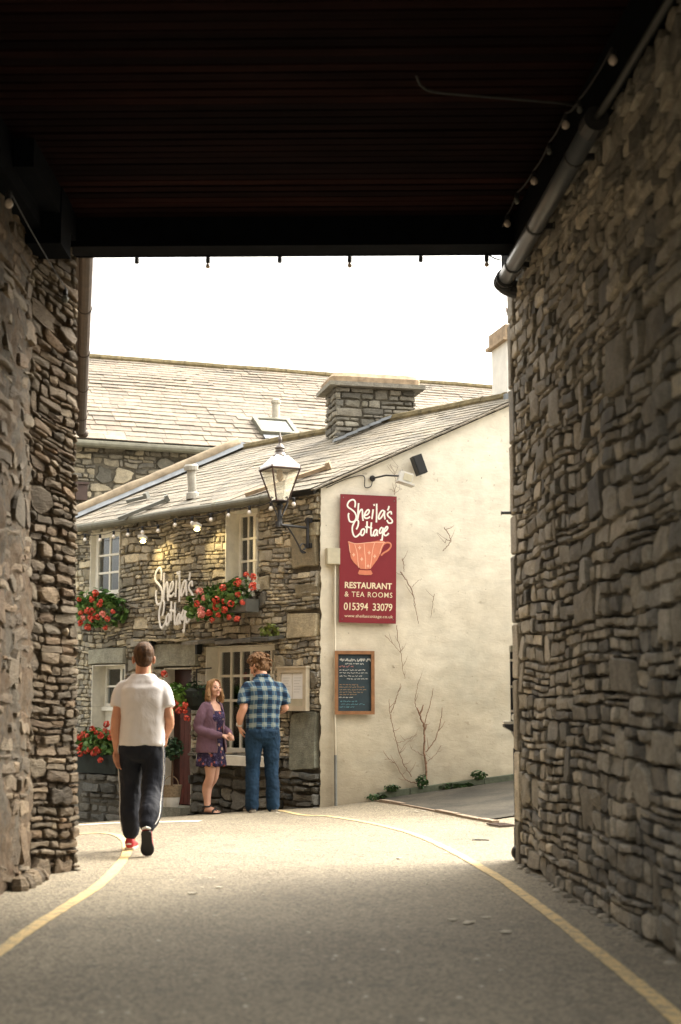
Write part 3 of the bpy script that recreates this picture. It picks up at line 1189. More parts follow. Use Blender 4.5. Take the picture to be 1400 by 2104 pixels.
stone(mb, FF, S_SLAB, rng, prot=(0.035, 0.045), gap=0.003, rough=0.08, crisp=0.03, cutk=(0.03, 0.1))
mb.build("slate_slab", M['slab'], front)

# gable
mb = MB()
nu, nv = 90, 110
vs = []


def top_at(u):
    return EZ + (AZ - EZ) * (1 - abs(u - GB) / GB)


for j in range(nv + 1):
    for i in range(nu + 1):
        u = 2 * GB * i / nu
        tz = top_at(u) - 0.02
        b = gz(*FG.p(u, 0).xy) - 0.3
        v = b + (tz - b) * j / nv
        d = 0.022 * noise.noise(V((u * 1.3, v * 1.3, 2))) + 0.008 * noise.noise(V((u * 5 + v * 2, v * 8 - u * 3, 5)))
        uu = u
        if i == 0:
            uu = 0.025 * noise.noise(V((v * 5, 1, 3))) + 0.02 * noise.noise(V((v * 14, 4, 3)))
        vs.append(FG.p(uu, v, 0.03 + d))
mb.add(vs, [(j * (nu + 1) + i, j * (nu + 1) + i + 1, (j + 1) * (nu + 1) + i + 1, (j + 1) * (nu + 1) + i) for j in range(nv) for i in range(nu)])
# edge of the plaster coat at the corner
ed = [vs[j * (nu + 1)] for j in range(nv + 1)]
b0 = len(mb.v)
mb.add(ed + [e - FG.N * 0.16 + FG.U * 0.02 for e in ed], [(j, j + 1, nv + 1 + j + 1, nv + 1 + j) for j in range(nv)])
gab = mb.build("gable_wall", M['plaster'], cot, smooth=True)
# other walls, unseen from the road
mb = MB()
a, b, c, d = FG.p(0, 0, -0.05), FG.p(2 * GB, 0, -0.05), FG.p(2 * GB, 0) + FD * LF, FG.p(0, 0) + FD * LF
core = [V((a.x, a.y, -0.9)), V((b.x, b.y, -0.9))]
ap = FG.p(GB, AZ - 0.05, -0.05)
mb.prism([FG.p(0.02, -0.9, -0.35), FG.p(2 * GB, -0.9, -0.35), FG.p(2 * GB, EZ - 0.06, -0.35), FG.p(GB, AZ - 0.06, -0.35), FG.p(0.02, EZ - 0.06, -0.35)], FG.N * 0.32)
l0 = FD * (LF - 0.02)
mb.prism([FG.p(0.3, -0.9) + l0, FG.p(2 * GB, -0.9) + l0, FG.p(2 * GB, EZ - 0.06) + l0, FG.p(GB, AZ - 0.06) + l0, FG.p(0.3, EZ - 0.06) + l0], FD * -0.3)
mb.prism([FG.p(2 * GB - 0.3, -0.9, -0.4), FG.p(2 * GB - 0.02, -0.9, -0.4), FG.p(2 * GB - 0.02, EZ - 0.08, -0.4), FG.p(2 * GB - 0.3, EZ - 0.08, -0.4)], FD * (LF - 0.8))
mb.build("rear_walls", M['white_render'], cot)
mb = MB()
mb.prism([FG.p(0.45, 2.15) + FD * 0.4, FG.p(2 * GB - 0.4, 2.15) + FD * 0.4, FG.p(2 * GB - 0.4, 2.15) + FD * (LF - 0.4), FG.p(0.45, 2.15) + FD * (LF - 0.4)], V((0, 0, 0.2)))
mb.prism([FG.p(0.45, -0.7) + FD * 0.4, FG.p(2 * GB - 0.4, -0.7) + FD * 0.4, FG.p(2 * GB - 0.4, -0.7) + FD * (LF - 0.4), FG.p(0.45, -0.7) + FD * (LF - 0.4)], V((0, 0, 0.3)))
mb.prism([FG.p(1.9, -0.4) + FD * 0.4, FG.p(1.9, EZ) + FD * 0.4, FG.p(1.9, EZ) + FD * (LF - 0.4), FG.p(1.9, -0.4) + FD * (LF - 0.4)], GD * 0.05)
mb.build("interior", M['room'], cot)

# roof: front slope of slates
EO = 0.16                                          # eaves overhang
e_up = (GD * GB + V((0, 0, AZ - EZ)))
sl_dir = e_up.normalized()
rn = FD.cross(sl_dir)
if rn.z < 0: rn = -rn
ro = P0 + V((0, 0, EZ + 0.02)) - sl_dir * (EO * 1.2) - FD * 0.07   # lower right corner of the slope
RLN = e_up.length + EO * 1.2


def slates(mb, o, ax, up, nrm, L, Hh, rng, c0, c1, wmin, wmax, thick=0.012, ragged=0.012, sag=None):
    v = 0.0
    while v < Hh:
        f = v / Hh
        ch = c0 + (c1 - c0) * f
        u = -rng.uniform(0, wmax)
        while u < L:
            w = rng.uniform(wmin, wmax)
            a, b = max(u, -0.02 * rng.random()), min(u + w - 0.006, L + 0.02 * rng.random())
            if b - a > 0.03:
                lo = v - rng.uniform(0, ragged)
                hi = min(v + ch * 1.35, Hh + 0.03)
                lift = thick * rng.uniform(0.5, 1.3)
                dz = sag((a + b) / 2, v) if sag else 0.0
                p = [(a, lo, lift + thick), (b, lo + rng.uniform(-0.006, 0.006), lift * rng.uniform(0.8, 1.2) + thick), (b, hi, 0.004), (a, hi, 0.004)]
                tp = [o + ax * x + up * y + nrm * (z + dz) for x, y, z in p]
                bt = [o + ax * x + up * y + nrm * (z - thick + dz) for x, y, z in p]
                mb.add(tp + bt, [(0, 1, 2, 3), (4, 7, 6, 5), (0, 4, 5, 1), (1, 5, 6, 2), (2, 6, 7, 3), (3, 7, 4, 0)])
            u += w
        v += ch


rng = random.Random(31)
mb = MB()
slates(mb, ro + rn * 0.03, FD, sl_dir, rn, LF + 0.07, RLN, rng, 0.21, 0.12, 0.2, 0.42, 0.007, 0.02, lambda u, v: 0.02 * noise.noise(V((u * 0.8, v * 1.2, 4))))
roof = mb.build("roof", M['slate_roof'], cot)
mb = MB()
# deck and rear slope
mb.prism([ro, ro + FD * (LF + 0.05), ro + FD * (LF + 0.05) + sl_dir * RLN, ro + sl_dir * RLN], rn * 0.022)
apx = ro + sl_dir * RLN
dn = (GD * GB - V((0, 0, AZ - EZ))).normalized()
mb.prism([apx, apx + FD * (LF + 0.05), apx + FD * (LF + 0.05) + dn * RLN, apx + dn * RLN], V((0, 0, 0.06)))
mb.build("roof_deck", M['roof_under'], roof)
# ridge
mb = MB()
pts = []
rngr = random.Random(2)
for k in range(16):
    a = apx + FD * (k * (LF + 0.05) / 16 + 0.003) + V((0, 0, 0.035 + rngr.uniform(0, 0.012)))
    b = apx + FD * ((k + 1) * (LF + 0.05) / 16 - 0.003) + V((0, 0, 0.035 + rngr.uniform(0, 0.012)))
    mb.tube([a, b], 0.075, 8)
mb.build("ridge", M['moss'], roof)
# left verge: mortar coping with a lead flashing beside it
mb = MB()
vo = ro + FD * (LF + 0.02)
cp = [vo - sl_dir * 0.05 + (sl_dir * (RLN + 0.1)) * k / 14 + rn * (0.13 + 0.012 * noise.noise(V((k * 0.9, 0, 1)))) + FD * 0.05 for k in range(15)]
mb.tube(cp, [0.105 + 0.014 * noise.noise(V((k * 1.7, 3, 1))) for k in range(15)], 10)
mb.build("coping", M['coping'], roof, smooth=True)
mb = MB()
for k in range(4):
    a = vo - FD * 0.16 + sl_dir * (RLN * k / 4)
    mb.prism([a + rn * 0.07, a - FD * 0.0 + FD * 0.14 + rn * 0.15, a + FD * 0.14 + sl_dir * (RLN / 4 + 0.04) + rn * 0.155, a + sl_dir * (RLN / 4 + 0.04) + rn * 0.075], rn * 0.008)
mb.build("flashing", M['lead'], roof)
# planks lying on the slates
def roofpt(px, py):
    r = ray(px, py)
    t = (ro + rn * 0.09 - CO).dot(rn) / r.dot(rn)
    return CO + r * t


for (a, b, w) in (((243, 1066), (344, 1026), 0.035), ((505, 1016), (676, 958), 0.05), ((262, 1030), (302, 1020), 0.03)):
    pa, pb = roofpt(*a), roofpt(*b)
    d = (pb - pa)
    s = d.normalized().cross(rn)
    mb = MB()
    mb.box((pa + pb) / 2, d / 2, s * w, rn * 0.028)
    mb.box(pb + rn * 0.02, d.normalized() * 0.03, s * w * 1.5, rn * 0.05)
    mb.build("plank", M['trough'] if a[0] < 400 else M['sandcap'], roof)
# vent pipe on the slates
vb = roofpt(396, 1016)
mb = MB()
vt = roofpt(386, 972)
ax = (V((-0.06, -0.1, 1))).normalized()
mb.lathe([(0.1, -0.06), (0.085, 0.02), (0.06, 0.04), (0.06, 0.34), (0.1, 0.345), (0.105, 0.40), (0.08, 0.43)], vb, 14, ax=ax)
mb.build("vent_pipe", plain("pale_vent", (0.36, 0.345, 0.3), 0.6, var=0.25, scale=9), roof, smooth=False)
# gutter along the eaves
mb = MB()
ge = P0 + V((0, 0, EZ - 0.075)) + FF.N * 0.24 - FD * -0.12
GU0 = FF.p(-0.1, EZ - 0.115, 0.215)
GU1 = FF.p(LF - 0.62, EZ - 0.085, 0.215)
mb.tube([GU0 + (GU1 - GU0) * k / 8 + V((0, 0, 0.006 * math.sin(k * 1.7))) for k in range(9)], 0.058, 12)
for k in range(6):
    q = GU0 + (GU1 - GU0) * (0.05 + 0.18 * k)
    mb.tube([q - FD * 0.02, q + FD * 0.02], 0.064, 12)
mb.tube([GU1 + FD * -0.14, GU1], [0.05, 0.058], 12)
mb.build("gutter", M['gutter'], roof)
mb = MB()
mb.fbox(FF, -0.05, LF - 0.02, EZ - 0.09, EZ - 0.0, 0.06, 0.10)
mb.build("fascia", M['roof_under'], roof)
# stone chimney across the ridge
cb = P0 + FD * 2.7 + GD * GB
CX, CY = GD, FD
FC = {}
cz0, cz1 = 4.55, 5.72
hw, hd = 0.6, 0.34
CDN = (FG.N * -1)                                   # away from viewer, square to the gable
cc = cb + CDN * 0.12 - GD * 0.035
mb = MB()
mb.box(cc + V((0, 0, (cz0 + cz1) / 2)), GD * (hw - 0.03), CDN * (hd - 0.03), V((0, 0, (cz1 - cz0) / 2)))
ch = mb.build("chimney", M["joint"], cot)
rng = random.Random(9)
mb = MB()
fa = Frame(cc - GD * hw - CDN * (hd - 0.03), GD)
for r in rubble(rng, 2 * hw, cz1, band=(0.12, 0.2), hs=(0.045, 0.1), ws=(0.12, 0.34), big=0.25, v0=cz0):
    stone(mb, fa, r, rng, prot=(0.02, 0.045), gap=0.006, rough=0.18)
fb = Frame(cc - GD * (hw - 0.03) + CDN * hd, -CDN)
for r in rubble(rng, 2 * hd, cz1, band=(0.1, 0.2), hs=(0.05, 0.1), ws=(0.2, 0.4), big=0.3, v0=cz0):
    stone(mb, fb, r, rng, prot=(0.02, 0.045), gap=0.006, rough=0.18)
mb.build("chimney_cladding", M['chim'], ch)
mb = MB()
mb.box(cc + V((0, 0, cz1 + 0.03)), GD * (hw + 0.11), CDN * (hd + 0.12), V((0, 0, 0.03)))
o = mb.build("chimney_slab", M['chim'], ch)
mb = MB()
rs = []
for (w1, d1, z) in ((hw + 0.07, hd + 0.07, 0.06), (hw + 0.08, hd + 0.08, 0.14), (hw + 0.02, hd + 0.02, 0.21), (hw - 0.2, hd - 0.12, 0.235)):
    ring = []
    for k in range(32):
        a = 2 * math.pi * k / 32
        cs, sn = math.cos(a), math.sin(a)
        e = 0.25
        x = math.copysign(abs(cs) ** e, cs) * w1
        y = math.copysign(abs(sn) ** e, sn) * d1
        ring.append(cc + GD * x + CDN * y + V((0, 0, cz1 + z + 0.012 * noise.noise(V((x * 4, y * 4, 1))))))
    rs.append(ring)
mb.rings(rs)
mb.build("chimney_cap", M['sandcap'], ch)
mb = MB()
a = cc - GD * (hw + 0.05) - CDN * (hd + 0.10)
for k in range(5):
    q = a + GD * (0.17 * k)
    zq = EZ + (AZ - EZ) * max(0, min(1, ((q - P0).dot(V((-FF.N.x, -FF.N.y, 0))) / (GD * GB).dot(-FF.N)))) 
    q.z = zq + 0.10
    mb.box(q + GD * 0.085 + V((0, 0, 0.055)), GD * 0.09 + V((0, 0, 0.035)), CDN * 0.05, V((0, 0, 0.02)))
mb.build("flashing", M['lead'], ch)

# white chimney on the gable
wc = P0 + GD * (GB + 0.47) + FD * 0.5
wc = V((wc.x, wc.y, 0))
mb = MB()
mb.box(wc + V((0, 0, 5.45)), GD * 0.36, FG.N * 0.3, V((0, 0, 0.57)))
w2 = mb.build("white_chimney", M["white_render"], cot)
mb = MB()
mb.box(wc + V((0, 0, 6.035)), GD * 0.43, FG.N * 0.37, V((0, 0, 0.02)))
mb.box(wc + V((0, 0, 6.145)), GD * 0.39, FG.N * 0.33, V((0, 0, 0.09)))
mb.build("cap_stone", M['sandcap'], w2)
mb = MB()
mb.box(wc + V((0, 0, 5.22)), GD * 0.4, FG.N * 0.335, V((0, 0, 0.07)))
mb.build("flashing", M['lead'], w2)
# verge slates along the gable edge
mb = MB()
for k in range(24):
    s = RLN * k / 24
    mb.box(ro - FD * 0.01 + sl_dir * (s + RLN / 48) + rn * (0.012 + 0.004 * (k % 2)), sl_dir * (RLN / 50), FD * 0.06, rn * 0.010)
mb.build("verge", M['slate_roof'], roof)

# canopy slate over the big window
mb = MB()
c0 = FF.uv(409, 1316)[0]
c1 = FF.uv(588, 1308)[0]
cv = FF.uv(500, 1316)[1]
for k in range(5):
    a = c0 + (c1 - c0) * k / 5
    b = c0 + (c1 - c0) * (k + 1) / 5 - 0.006
    z = cv + 0.012 * math.sin(k * 2.1)
    mb.box(FF.p((a + b) / 2, z, 0.13), FF.U * ((b - a) / 2), FF.N * 0.17 + V((0, 0, -0.025)), V((0, 0, 0.022)))
mb.build("canopy", M['stone_base'], front)
# little slate drip course further left
mb = MB()
for px in range(300, 410, 14):
    u = FF.uv(px, 1314)[0]
    mb.box(FF.p(u, FF.uv(px, 1316)[1] + 0.004 * (px % 3), 0.075), FF.U * 0.09, FF.N * 0.08, V((0, 0, 0.014)))
mb.build("drip_course", M['quoin'], front)


# ---- windows
def window(h, cols, rows, setback=0.2, rowcuts=None, colw=0.022, framew=0.05, sill=True, mid=None, glass=True, curtain=None, left_reveal=True, name="window"):
    a, b, c, d = h
    t = 0.02
    mb = MB()
    # painted reveal lining
    mb.fbox(FF, a, a + 0.012, c, d, -setback, 0.04)
    mb.fbox(FF, b - 0.012, b, c, d, -setback, 0.02)
    mb.fbox(FF, a + 0.012, b - 0.012, d - 0.012, d, -setback, 0.02)
    win = mb.build(name, M["white_reveal"], cot)
    a, b, d = a + 0.013, b - 0.013, d - 0.013
    mb = MB()
    D0, D1 = -setback - 0.05, -setback + 0.012
    mb.fbox(FF, a, a + framew, c, d, D0, D1)
    mb.fbox(FF, b - framew, b, c, d, D0, D1)
    mb.fbox(FF, a + framew, b - framew, d - framew, d, D0, D1)
    mb.fbox(FF, a + framew, b - framew, c, c + framew, D0, D1)
    mb.build("frame", M['white_paint'], win)
    mb = MB()
    ia, ib, ic, id_ = a + framew, b - framew, c + framew, d - framew
    for k in range(1, cols):
        x = ia + (ib - ia) * k / cols
        ww = colw * (1.8 if mid and k == mid else 1)
        mb.fbox(FF, x - ww / 2, x + ww / 2, ic, id_, -setback - 0.035, -setback - 0.003)
    cuts = rowcuts or [k / rows for k in range(1, rows)]
    for f in cuts:
        z = ic + (id_ - ic) * f
        mb.fbox(FF, ia, ib, z - colw / 2, z + colw / 2, -setback - 0.03, -setback + 0.001)
    mb.build("glazing_bars", M['white_paint'], win)
    mb = MB()
    mb.fbox(FF, ia, ib, ic, id_, -setback - 0.024, -setback - 0.018)
    mb.build("pane", M['glass'], win)
    if curtain:
        for (x0, x1) in curtain:
            mb = MB()
            n = 24
            pts = []
            for k in range(n + 1):
                u = ia + (ib - ia) * (x0 + (x1 - x0) * k / n)
                pts.append((u, -setback - 0.12 + 0.02 * math.sin(k * 1.9)))
            vs = [FF.p(u, ic, dd) for u, dd in pts] + [FF.p(u, id_, dd) for u, dd in pts]
            mb.add(vs, [(k, k + 1, n + 2 + k, n + 1 + k) for k in range(n)])
            mb.build("curtain", M['curtain'], win)
    return win


wn = window(H_UL, 2, 3, 0.06, colw=0.03, framew=0.07, curtain=[(0.0, 0.98)])
mb = MB()
a, b, c, d = H_UL
mb.fbox(FF, a - 0.04, b + 0.04, c - 0.07, c - 0.002, -0.1, 0.1)
mb.build("sill", M['white_paint'], wn)
wn = window(H_UR, 4, 3, 0.2, colw=0.028, framew=0.045, mid=2, curtain=[(0.0, 0.3), (0.72, 1.0)])
mb = MB()
a, b, c, d = H_UR
mb.fbox(FF, a - 0.05, b + 0.05, c - 0.07, c - 0.002, -0.26, 0.09)
mb.build("sill", M['white_paint'], wn)
a, b, c, d = H_GL
zs = FF.uv(230, 1452)[1]
wn = window((a, b, zs, d), 2, 2, 0.2, colw=0.028, framew=0.045, mid=1)
mb = MB()
mb.fbox(FF, a + 0.013, b - 0.013, zs - 0.06, zs - 0.002, -0.3, -0.13)
mb.build("sill", M['white_paint'], wn)
mb = MB()
mb.fbox(FF, a, a + 0.012, c, zs - 0.002, -0.2, 0.04)
mb.fbox(FF, a + 0.014, b - 0.002, c, zs - 0.062, -0.3, -0.2)
mb.build("panel", M['white_reveal'], wn)
a, b, c, d = H_BW
hgt = d - c
rc = [(1545 - y) / (1545 - 1335.0) for y in (1442, 1388)]
wn = window(H_BW, 6, 4, 0.17, rowcuts=rc, colw=0.034, framew=0.06, curtain=[(0.78, 1.0)])
mb = MB()
n = 1
mb.prism([FF.p(a - 0.03, c - 0.002, -0.24), FF.p(a - 0.03, c - 0.03, 0.16), FF.p(a - 0.03, c - 0.15, 0.16), FF.p(a - 0.03, c - 0.15, -0.24)], FF.U * (b - a + 0.06))
mb.build("sill", M['white_paint'], wn)
# things dimly seen inside
mb = MB()
mb.lathe([(0.01, 0), (0.13, 0.02), (0.10, 0.14), (0.03, 0.2), (0.01, 0.22)], FF.p(a + 0.55 * (b - a), c + 0.72 * hgt, -0.9), 12)
mb.build("lampshade", emis("tea_room_lampshade", (1, 0.75, 0.35), 0.5, (0.7, 0.6, 0.35)), wn)
mb = MB()
mb.fbox(FF, a + 0.1, b - 0.1, c - 0.1, c + 0.04, -0.75, -0.3)
mb.fbox(FF, a + 0.35, a + 0.75, c + 0.04, c + 0.36, -0.9, -0.86)
mb.build("window_seat", plain("seat_red", (0.3, 0.06, 0.05), 0.8), wn)

# ---- door
a, b, c, d = H_DR
z0 = FF.uv(372, 1656)[1]
mb = MB()
mb.fbox(FF, a, a + 0.02, z0 - 0.2, d, -0.2, 0.03)
mb.fbox(FF, b - 0.012, b, z0 - 0.2, d, -0.2, 0.0)
mb.fbox(FF, a + 0.02, b - 0.012, d - 0.02, d, -0.2, 0.0)
dr = mb.build("door", M["white_reveal"], cot)
mb = MB()
mb.fbox(FF, a + 0.02, b - 0.012, z0, d - 0.02, -0.2, -0.15)
mb.build("door_leaf", M['doordark'], dr)
mb = MB()
zt = FF.uv(380, 1465)[1]
um = a + (b - a) * 0.36
for k in range(4):
    x0 = um + (b - 0.016 - um) * k / 4
    x1 = um + (b - 0.016 - um) * (k + 1) / 4 - 0.006
    mb.fbox(FF, x0, x1, z0 + 0.015, zt - 0.07, -0.148, -0.11)
mb.fbox(FF, um, b - 0.016, zt - 0.066, zt, -0.148, -0.10)
mb.build("half_door", M['doorred'], dr)
mb = MB()
mb.fbox(FF, a - 0.05, b + 0.05, z0 - 0.25, z0 - 0.002, -0.5, 0.22)
mb.build("doorstep", M['lintel'], dr)
# plinth strip along the foot of the gable
mb = MB()
u = 0.72
while u < 2.9:
    w = rng.uniform(0.3, 0.6)
    p, q = FG.p(u, 0, 0.09), FG.p(u + w - 0.01, 0, 0.09)
    p.z, q.z = gz(p.x, p.y) + 0.035, gz(q.x, q.y) + 0.035
    mb.box((p + q) / 2, (q - p) / 2, FG.N * 0.055, V((0, 0, 0.05 + 0.008 * rng.random())))
    u += w
mb.build("plinth", plain("mossy_plinth", (0.075, 0.085, 0.055), 0.9, var=0.4, scale=12, bump=0.5), gab)

# ------------------------------------------------------------------ large building behind
d0 = ray(165, 905)
B0 = V((-4.67, 25.5, 0))
BD = V((0.947, 0.322, 0)).normalized()
FB = Frame(B0 - BD * 6, BD)
t = empty("rear_building", B0, "long stone building with a big pale slate roof behind the cottage", "building")
BE = 5.93
mb = MB()
backing(mb, FB, 22, BE + 0.1, [], t=0.5, v0=-1.5)
wl = mb.build("wall", M['joint'], t)
rng = random.Random(14)
mb = MB()
for r in rubble(rng, 11.0, BE, band=(0.14, 0.36), hs=(0.05, 0.14), ws=(0.08, 0.3), big=0.3, u0=5.4, v0=3.0):
    stone(mb, FB, r, rng, prot=(0.004, 0.06), gap=0.004, rough=0.3, warp=warper(2.0, 0.08, 1.2))
mb.build("stone_cladding", M['stone_rear'], wl)
BN = -FB.N
up = (BN * 4.0 + V((0, 0, 2.36)))
upd = up.normalized()
rnb = BD.cross(upd)
if rnb.z < 0: rnb = -rnb
rb = FB.p(0, BE, 0.3) + V((0, 0, -0.02))
RL = up.length + 0.36
mb = MB()
slates(mb, rb + BD * 4.5 + rnb * 0.02, BD, upd, rnb, 17.5, RL, rng, 0.27, 0.15, 0.24, 0.5, 0.012, 0.022, lambda u, v: 0.03 * noise.noise(V((u * 0.5, v * 0.9, 8))))
rf = mb.build("roof", M['slate_rear'], t)
mb = MB()
mb.prism([rb, rb + BD * 22, rb + BD * 22 + upd * RL, rb + upd * RL], rnb * 0.012)
ap = rb + upd * RL
dnb = (BN * 4 - V((0, 0, 2.36))).normalized()
mb.prism([ap, ap + BD * 22, ap + BD * 22 + dnb * RL, ap + dnb * RL], V((0, 0, 0.05)))
mb.build("roof_deck", M['roof_under'], rf)
mb = MB()
for k in range(48):
    mb.tube([ap + BD * (22 * k / 48 + 0.004) + V((0, 0, 0.03 + 0.02 * noise.noise(V((k * 0.5, 0, 0))))), ap + BD * (22 * (k + 1) / 48 - 0.004) + V((0, 0, 0.03 + 0.02 * noise.noise(V((k * 0.5 + 0.5, 0, 0)))))], 0.085, 8)
mb.build("ridge", M['moss'], rf)
mb = MB()
ga, gb = FB.p(0, BE - 0.06, 0.3), FB.p(9.4, BE - 0.10, 0.3)
mb.tube([ga, gb], 0.07, 10)
mb.tube([gb, gb + BD * 0.9 + V((0, 0, -0.03))], 0.05, 10)
mb.build("gutter", M['gutter'], rf)


def rearpt(px, py, off=0.05):
    r = ray(px, py)
    tt = (rb + rnb * off - CO).dot(rnb) / r.dot(rnb)
    return CO + r * tt


p = rearpt(567, 866)
mb = MB()
mb.lathe([(0.11, -0.15), (0.10, 0.06), (0.075, 0.08), (0.075, 0.36), (0.10, 0.365), (0.10, 0.42), (0.06, 0.45)], p, 12)
mb.build("vent_pipe", plain("pale_flue", (0.4, 0.37, 0.3), 0.7, var=0.3), rf)
# rooflight
pc = rearpt(566, 882)
mb = MB()
for (x, y, w, h) in ((-0.34, 0, 0.045, 0.42), (0.34, 0, 0.045, 0.42), (0, 0.38, 0.295, 0.045), (0, -0.38, 0.295, 0.045)):
    mb.box(pc + BD * x + upd * y + rnb * 0.04, BD * w, upd * h, rnb * 0.06)
sk = mb.build("rooflight", M["gutter"], t)
mb = MB()
mb.box(pc + rnb * 0.05, BD * 0.29, upd * 0.33, rnb * 0.012)
mb.build("pane", plain("rooflight_pane", (0.5, 0.52, 0.5), 0.12, spec=0.8, var=0.05), sk)
mb = MB()
mb.box(pc - upd * 0.55 + rnb * 0.03, BD * 0.36, upd * 0.1, rnb * 0.012)
mb.build("apron", M['lead'], sk)
# plain dark box on its wall, purpose unknown
q = FB.uv(171, 1012, 0.12)
mb = MB()
mb.fbox(FB, q[0] - 0.14, q[0] + 0.06, q[1] - 0.15, q[1] + 0.13, 0.07, 0.25)
mb.prism([FB.p(q[0] - 0.16, q[1] + 0.13, 0.06), FB.p(q[0] + 0.08, q[1] + 0.13, 0.06), FB.p(q[0] + 0.08, q[1] + 0.13, 0.29), FB.p(q[0] - 0.16, q[1] + 0.13, 0.29)], V((0, 0, 0.04)))
setp(mb.build("small_wall_box", M['brown_metal']), "small dark box fixed high on the rear building's stone wall by the pier", "box")
# ------------------------------------------------------------------ lettering strokes (traced hand, in board units)
GLY = [
    [(285, 275), (290, 230), (285, 185), (262, 162), (230, 165), (195, 190), (175, 230), (175, 260), (195, 285), (240, 312), (280, 345), (305, 390), (308, 440), (285, 485), (240, 498), (210, 480), (195, 430), (192, 385), (202, 365)],
    [(340, 208), (336, 290), (335, 370), (332, 455)],
    [(334, 440), (345, 375), (368, 322), (392, 300), (401, 330), (405, 400), (416, 472)],
    [(436, 392), (480, 372), (504, 330), (495, 304), (470, 312), (440, 360), (431, 402), (446, 430), (482, 430), (520, 405)],
    [(562, 292), (556, 360), (547, 442)],
    [(568, 212), (580, 238)],
    [(612, 205), (615, 300), (617, 400), (616, 488)],
    [(735, 315), (702, 303), (670, 340), (648, 400), (655, 436), (690, 408), (720, 352), (736, 312), (734, 370), (746, 438)],
    [(800, 230), (796, 262), (780, 300)],
    [(840, 358), (836, 322), (812, 320), (782, 350), (790, 385), (830, 420), (856, 455), (846, 486), (805, 490), (785, 468), (776, 446)],
    [(318, 606), (340, 555), (346, 490), (326, 463), (300, 475), (275, 520), (258, 570), (258, 622), (270, 672), (292, 710), (322, 716), (370, 672), (398, 640)],
    [(432, 592), (402, 608), (386, 650), (395, 690), (420, 688), (440, 650), (442, 612), (428, 592)],
    [(475, 478), (476, 560), (472, 656)],
    [(450, 562), (500, 566), (556, 580)],
    [(542, 490), (536, 580), (540, 676), (555, 692), (580, 668)],
    [(628, 600), (602, 606), (580, 642), (582, 682), (600, 690), (622, 650), (636, 602), (630, 645), (640, 692)],
    [(708, 558), (682, 578), (665, 620), (672, 652), (696, 640), (715, 600), (721, 562), (718, 640), (712, 712), (705, 768), (684, 742)],
    [(740, 628), (770, 602), (790, 562), (776, 545), (750, 575), (735, 622), (740, 668), (765, 682), (795, 660), (806, 640)],
]


def strokes(mb, put, nrm, r, flat=0.35, lead=None, nn=6):
    for g in GLY:
        c = crom([(x, y, 0) for x, y in g], 5)
        mb.tube([put(p.x, p.y) for p in c], r, 8, True, 0, (nrm, flat))


# ---- red hanging board on the gable
def gsign():
    tl, br = FG.uv(695, 1016, 0.07), FG.uv(815, 1280, 0.07)
    bl, tr = FG.uv(700, 1281, 0.07), FG.uv(812, 1020, 0.07)
    u0, u1 = (tl[0] + bl[0]) / 2, (tr[0] + br[0]) / 2
    v1, v0 = (tl[1] + tr[1]) / 2, (bl[1] + br[1]) / 2
    return u0, u1, v0, v1


su0, su1, sv0, sv1 = gsign()
ROLL = R(-0.7)
scu, scv = (su0 + su1) / 2, (sv0 + sv1) / 2


def spt(x, y, d):
    """board-picture coordinates to a point on the board"""
    f = (y - 80) / 1920
    xl = 66 + 40 * f
    xr = 916 + 38 * f
    a = (x - xl) / (xr - xl)
    u = su0 + a * (su1 - su0)
    v = sv1 + f * (sv0 - sv1)
    du, dv = u - scu, v - scv
    return FG.p(scu + du * math.cos(ROLL) - dv * math.sin(ROLL), scv + du * math.sin(ROLL) + dv * math.cos(ROLL), d)


SB = 0.10
t = empty("restaurant_sign", FG.p(scu, sv0, SB), "tall red restaurant sign with white handwriting and a teacup on the cream gable", "sign")
mb = MB()
cs = [spt(66, 80, SB - 0.035), spt(916, 80, SB - 0.035), spt(954, 2000, SB - 0.035), spt(106, 2000, SB - 0.035)]
mb.prism(cs, FG.N * 0.035)
board = mb.build("board", M['sign_red'], t)
mb = MB()
strokes(mb, lambda x, y: spt(x, y, SB + 0.002), FG.N, 0.0105, 0.2)
mb.build("handwriting", M['sign_white'], t)
mb = MB()
cup = [(195, 790), (215, 800), (260, 810), (330, 815), (420, 805), (520, 790), (640, 765), (720, 760), (765, 785), (745, 815), (720, 870), (690, 960), (640, 1060), (590, 1130), (550, 1190), (500, 1200), (400, 1195), (370, 1170), (300, 1110), (250, 1040), (232, 960), (222, 880)]
mb.prism([spt(x, y, SB + 0.0015) for x, y in cup], FG.N * 0.003)
mb.prism([spt(x, y, SB + 0.0015) for x, y in [(382, 1212), (470, 1216), (556, 1212), (582, 1262), (560, 1282), (480, 1287), (380, 1282), (362, 1262)]], FG.N * 0.003)
mb.tube([spt(p.x, p.y, SB + 0.003) for p in crom([(735, 812, 0), (785, 788, 0), (835, 800, 0), (842, 850, 0), (800, 905, 0), (740, 945, 0), (702, 985, 0)], 6)], 0.011, 8, True, 0, (FG.N, 0.2))
mb.build("teacup", M['sign_peach'], t)
mb = MB()
for ln in ([(215, 830), (228, 920), (240, 960)], [(300, 830), (340, 960), (355, 1080), (372, 1180)], [(440, 818), (455, 960), (470, 1090), (474, 1190)], [(600, 790), (570, 920), (558, 1060), (540, 1185)], [(735, 800), (700, 870), (680, 960)], [(205, 796), (330, 822), (520, 797), (760, 785)]):
    mb.tube([spt(p.x, p.y, SB + 0.005) for p in crom([(x, y, 0) for x, y in ln], 5)], 0.004, 6, True, 0, (FG.N, 0.3))
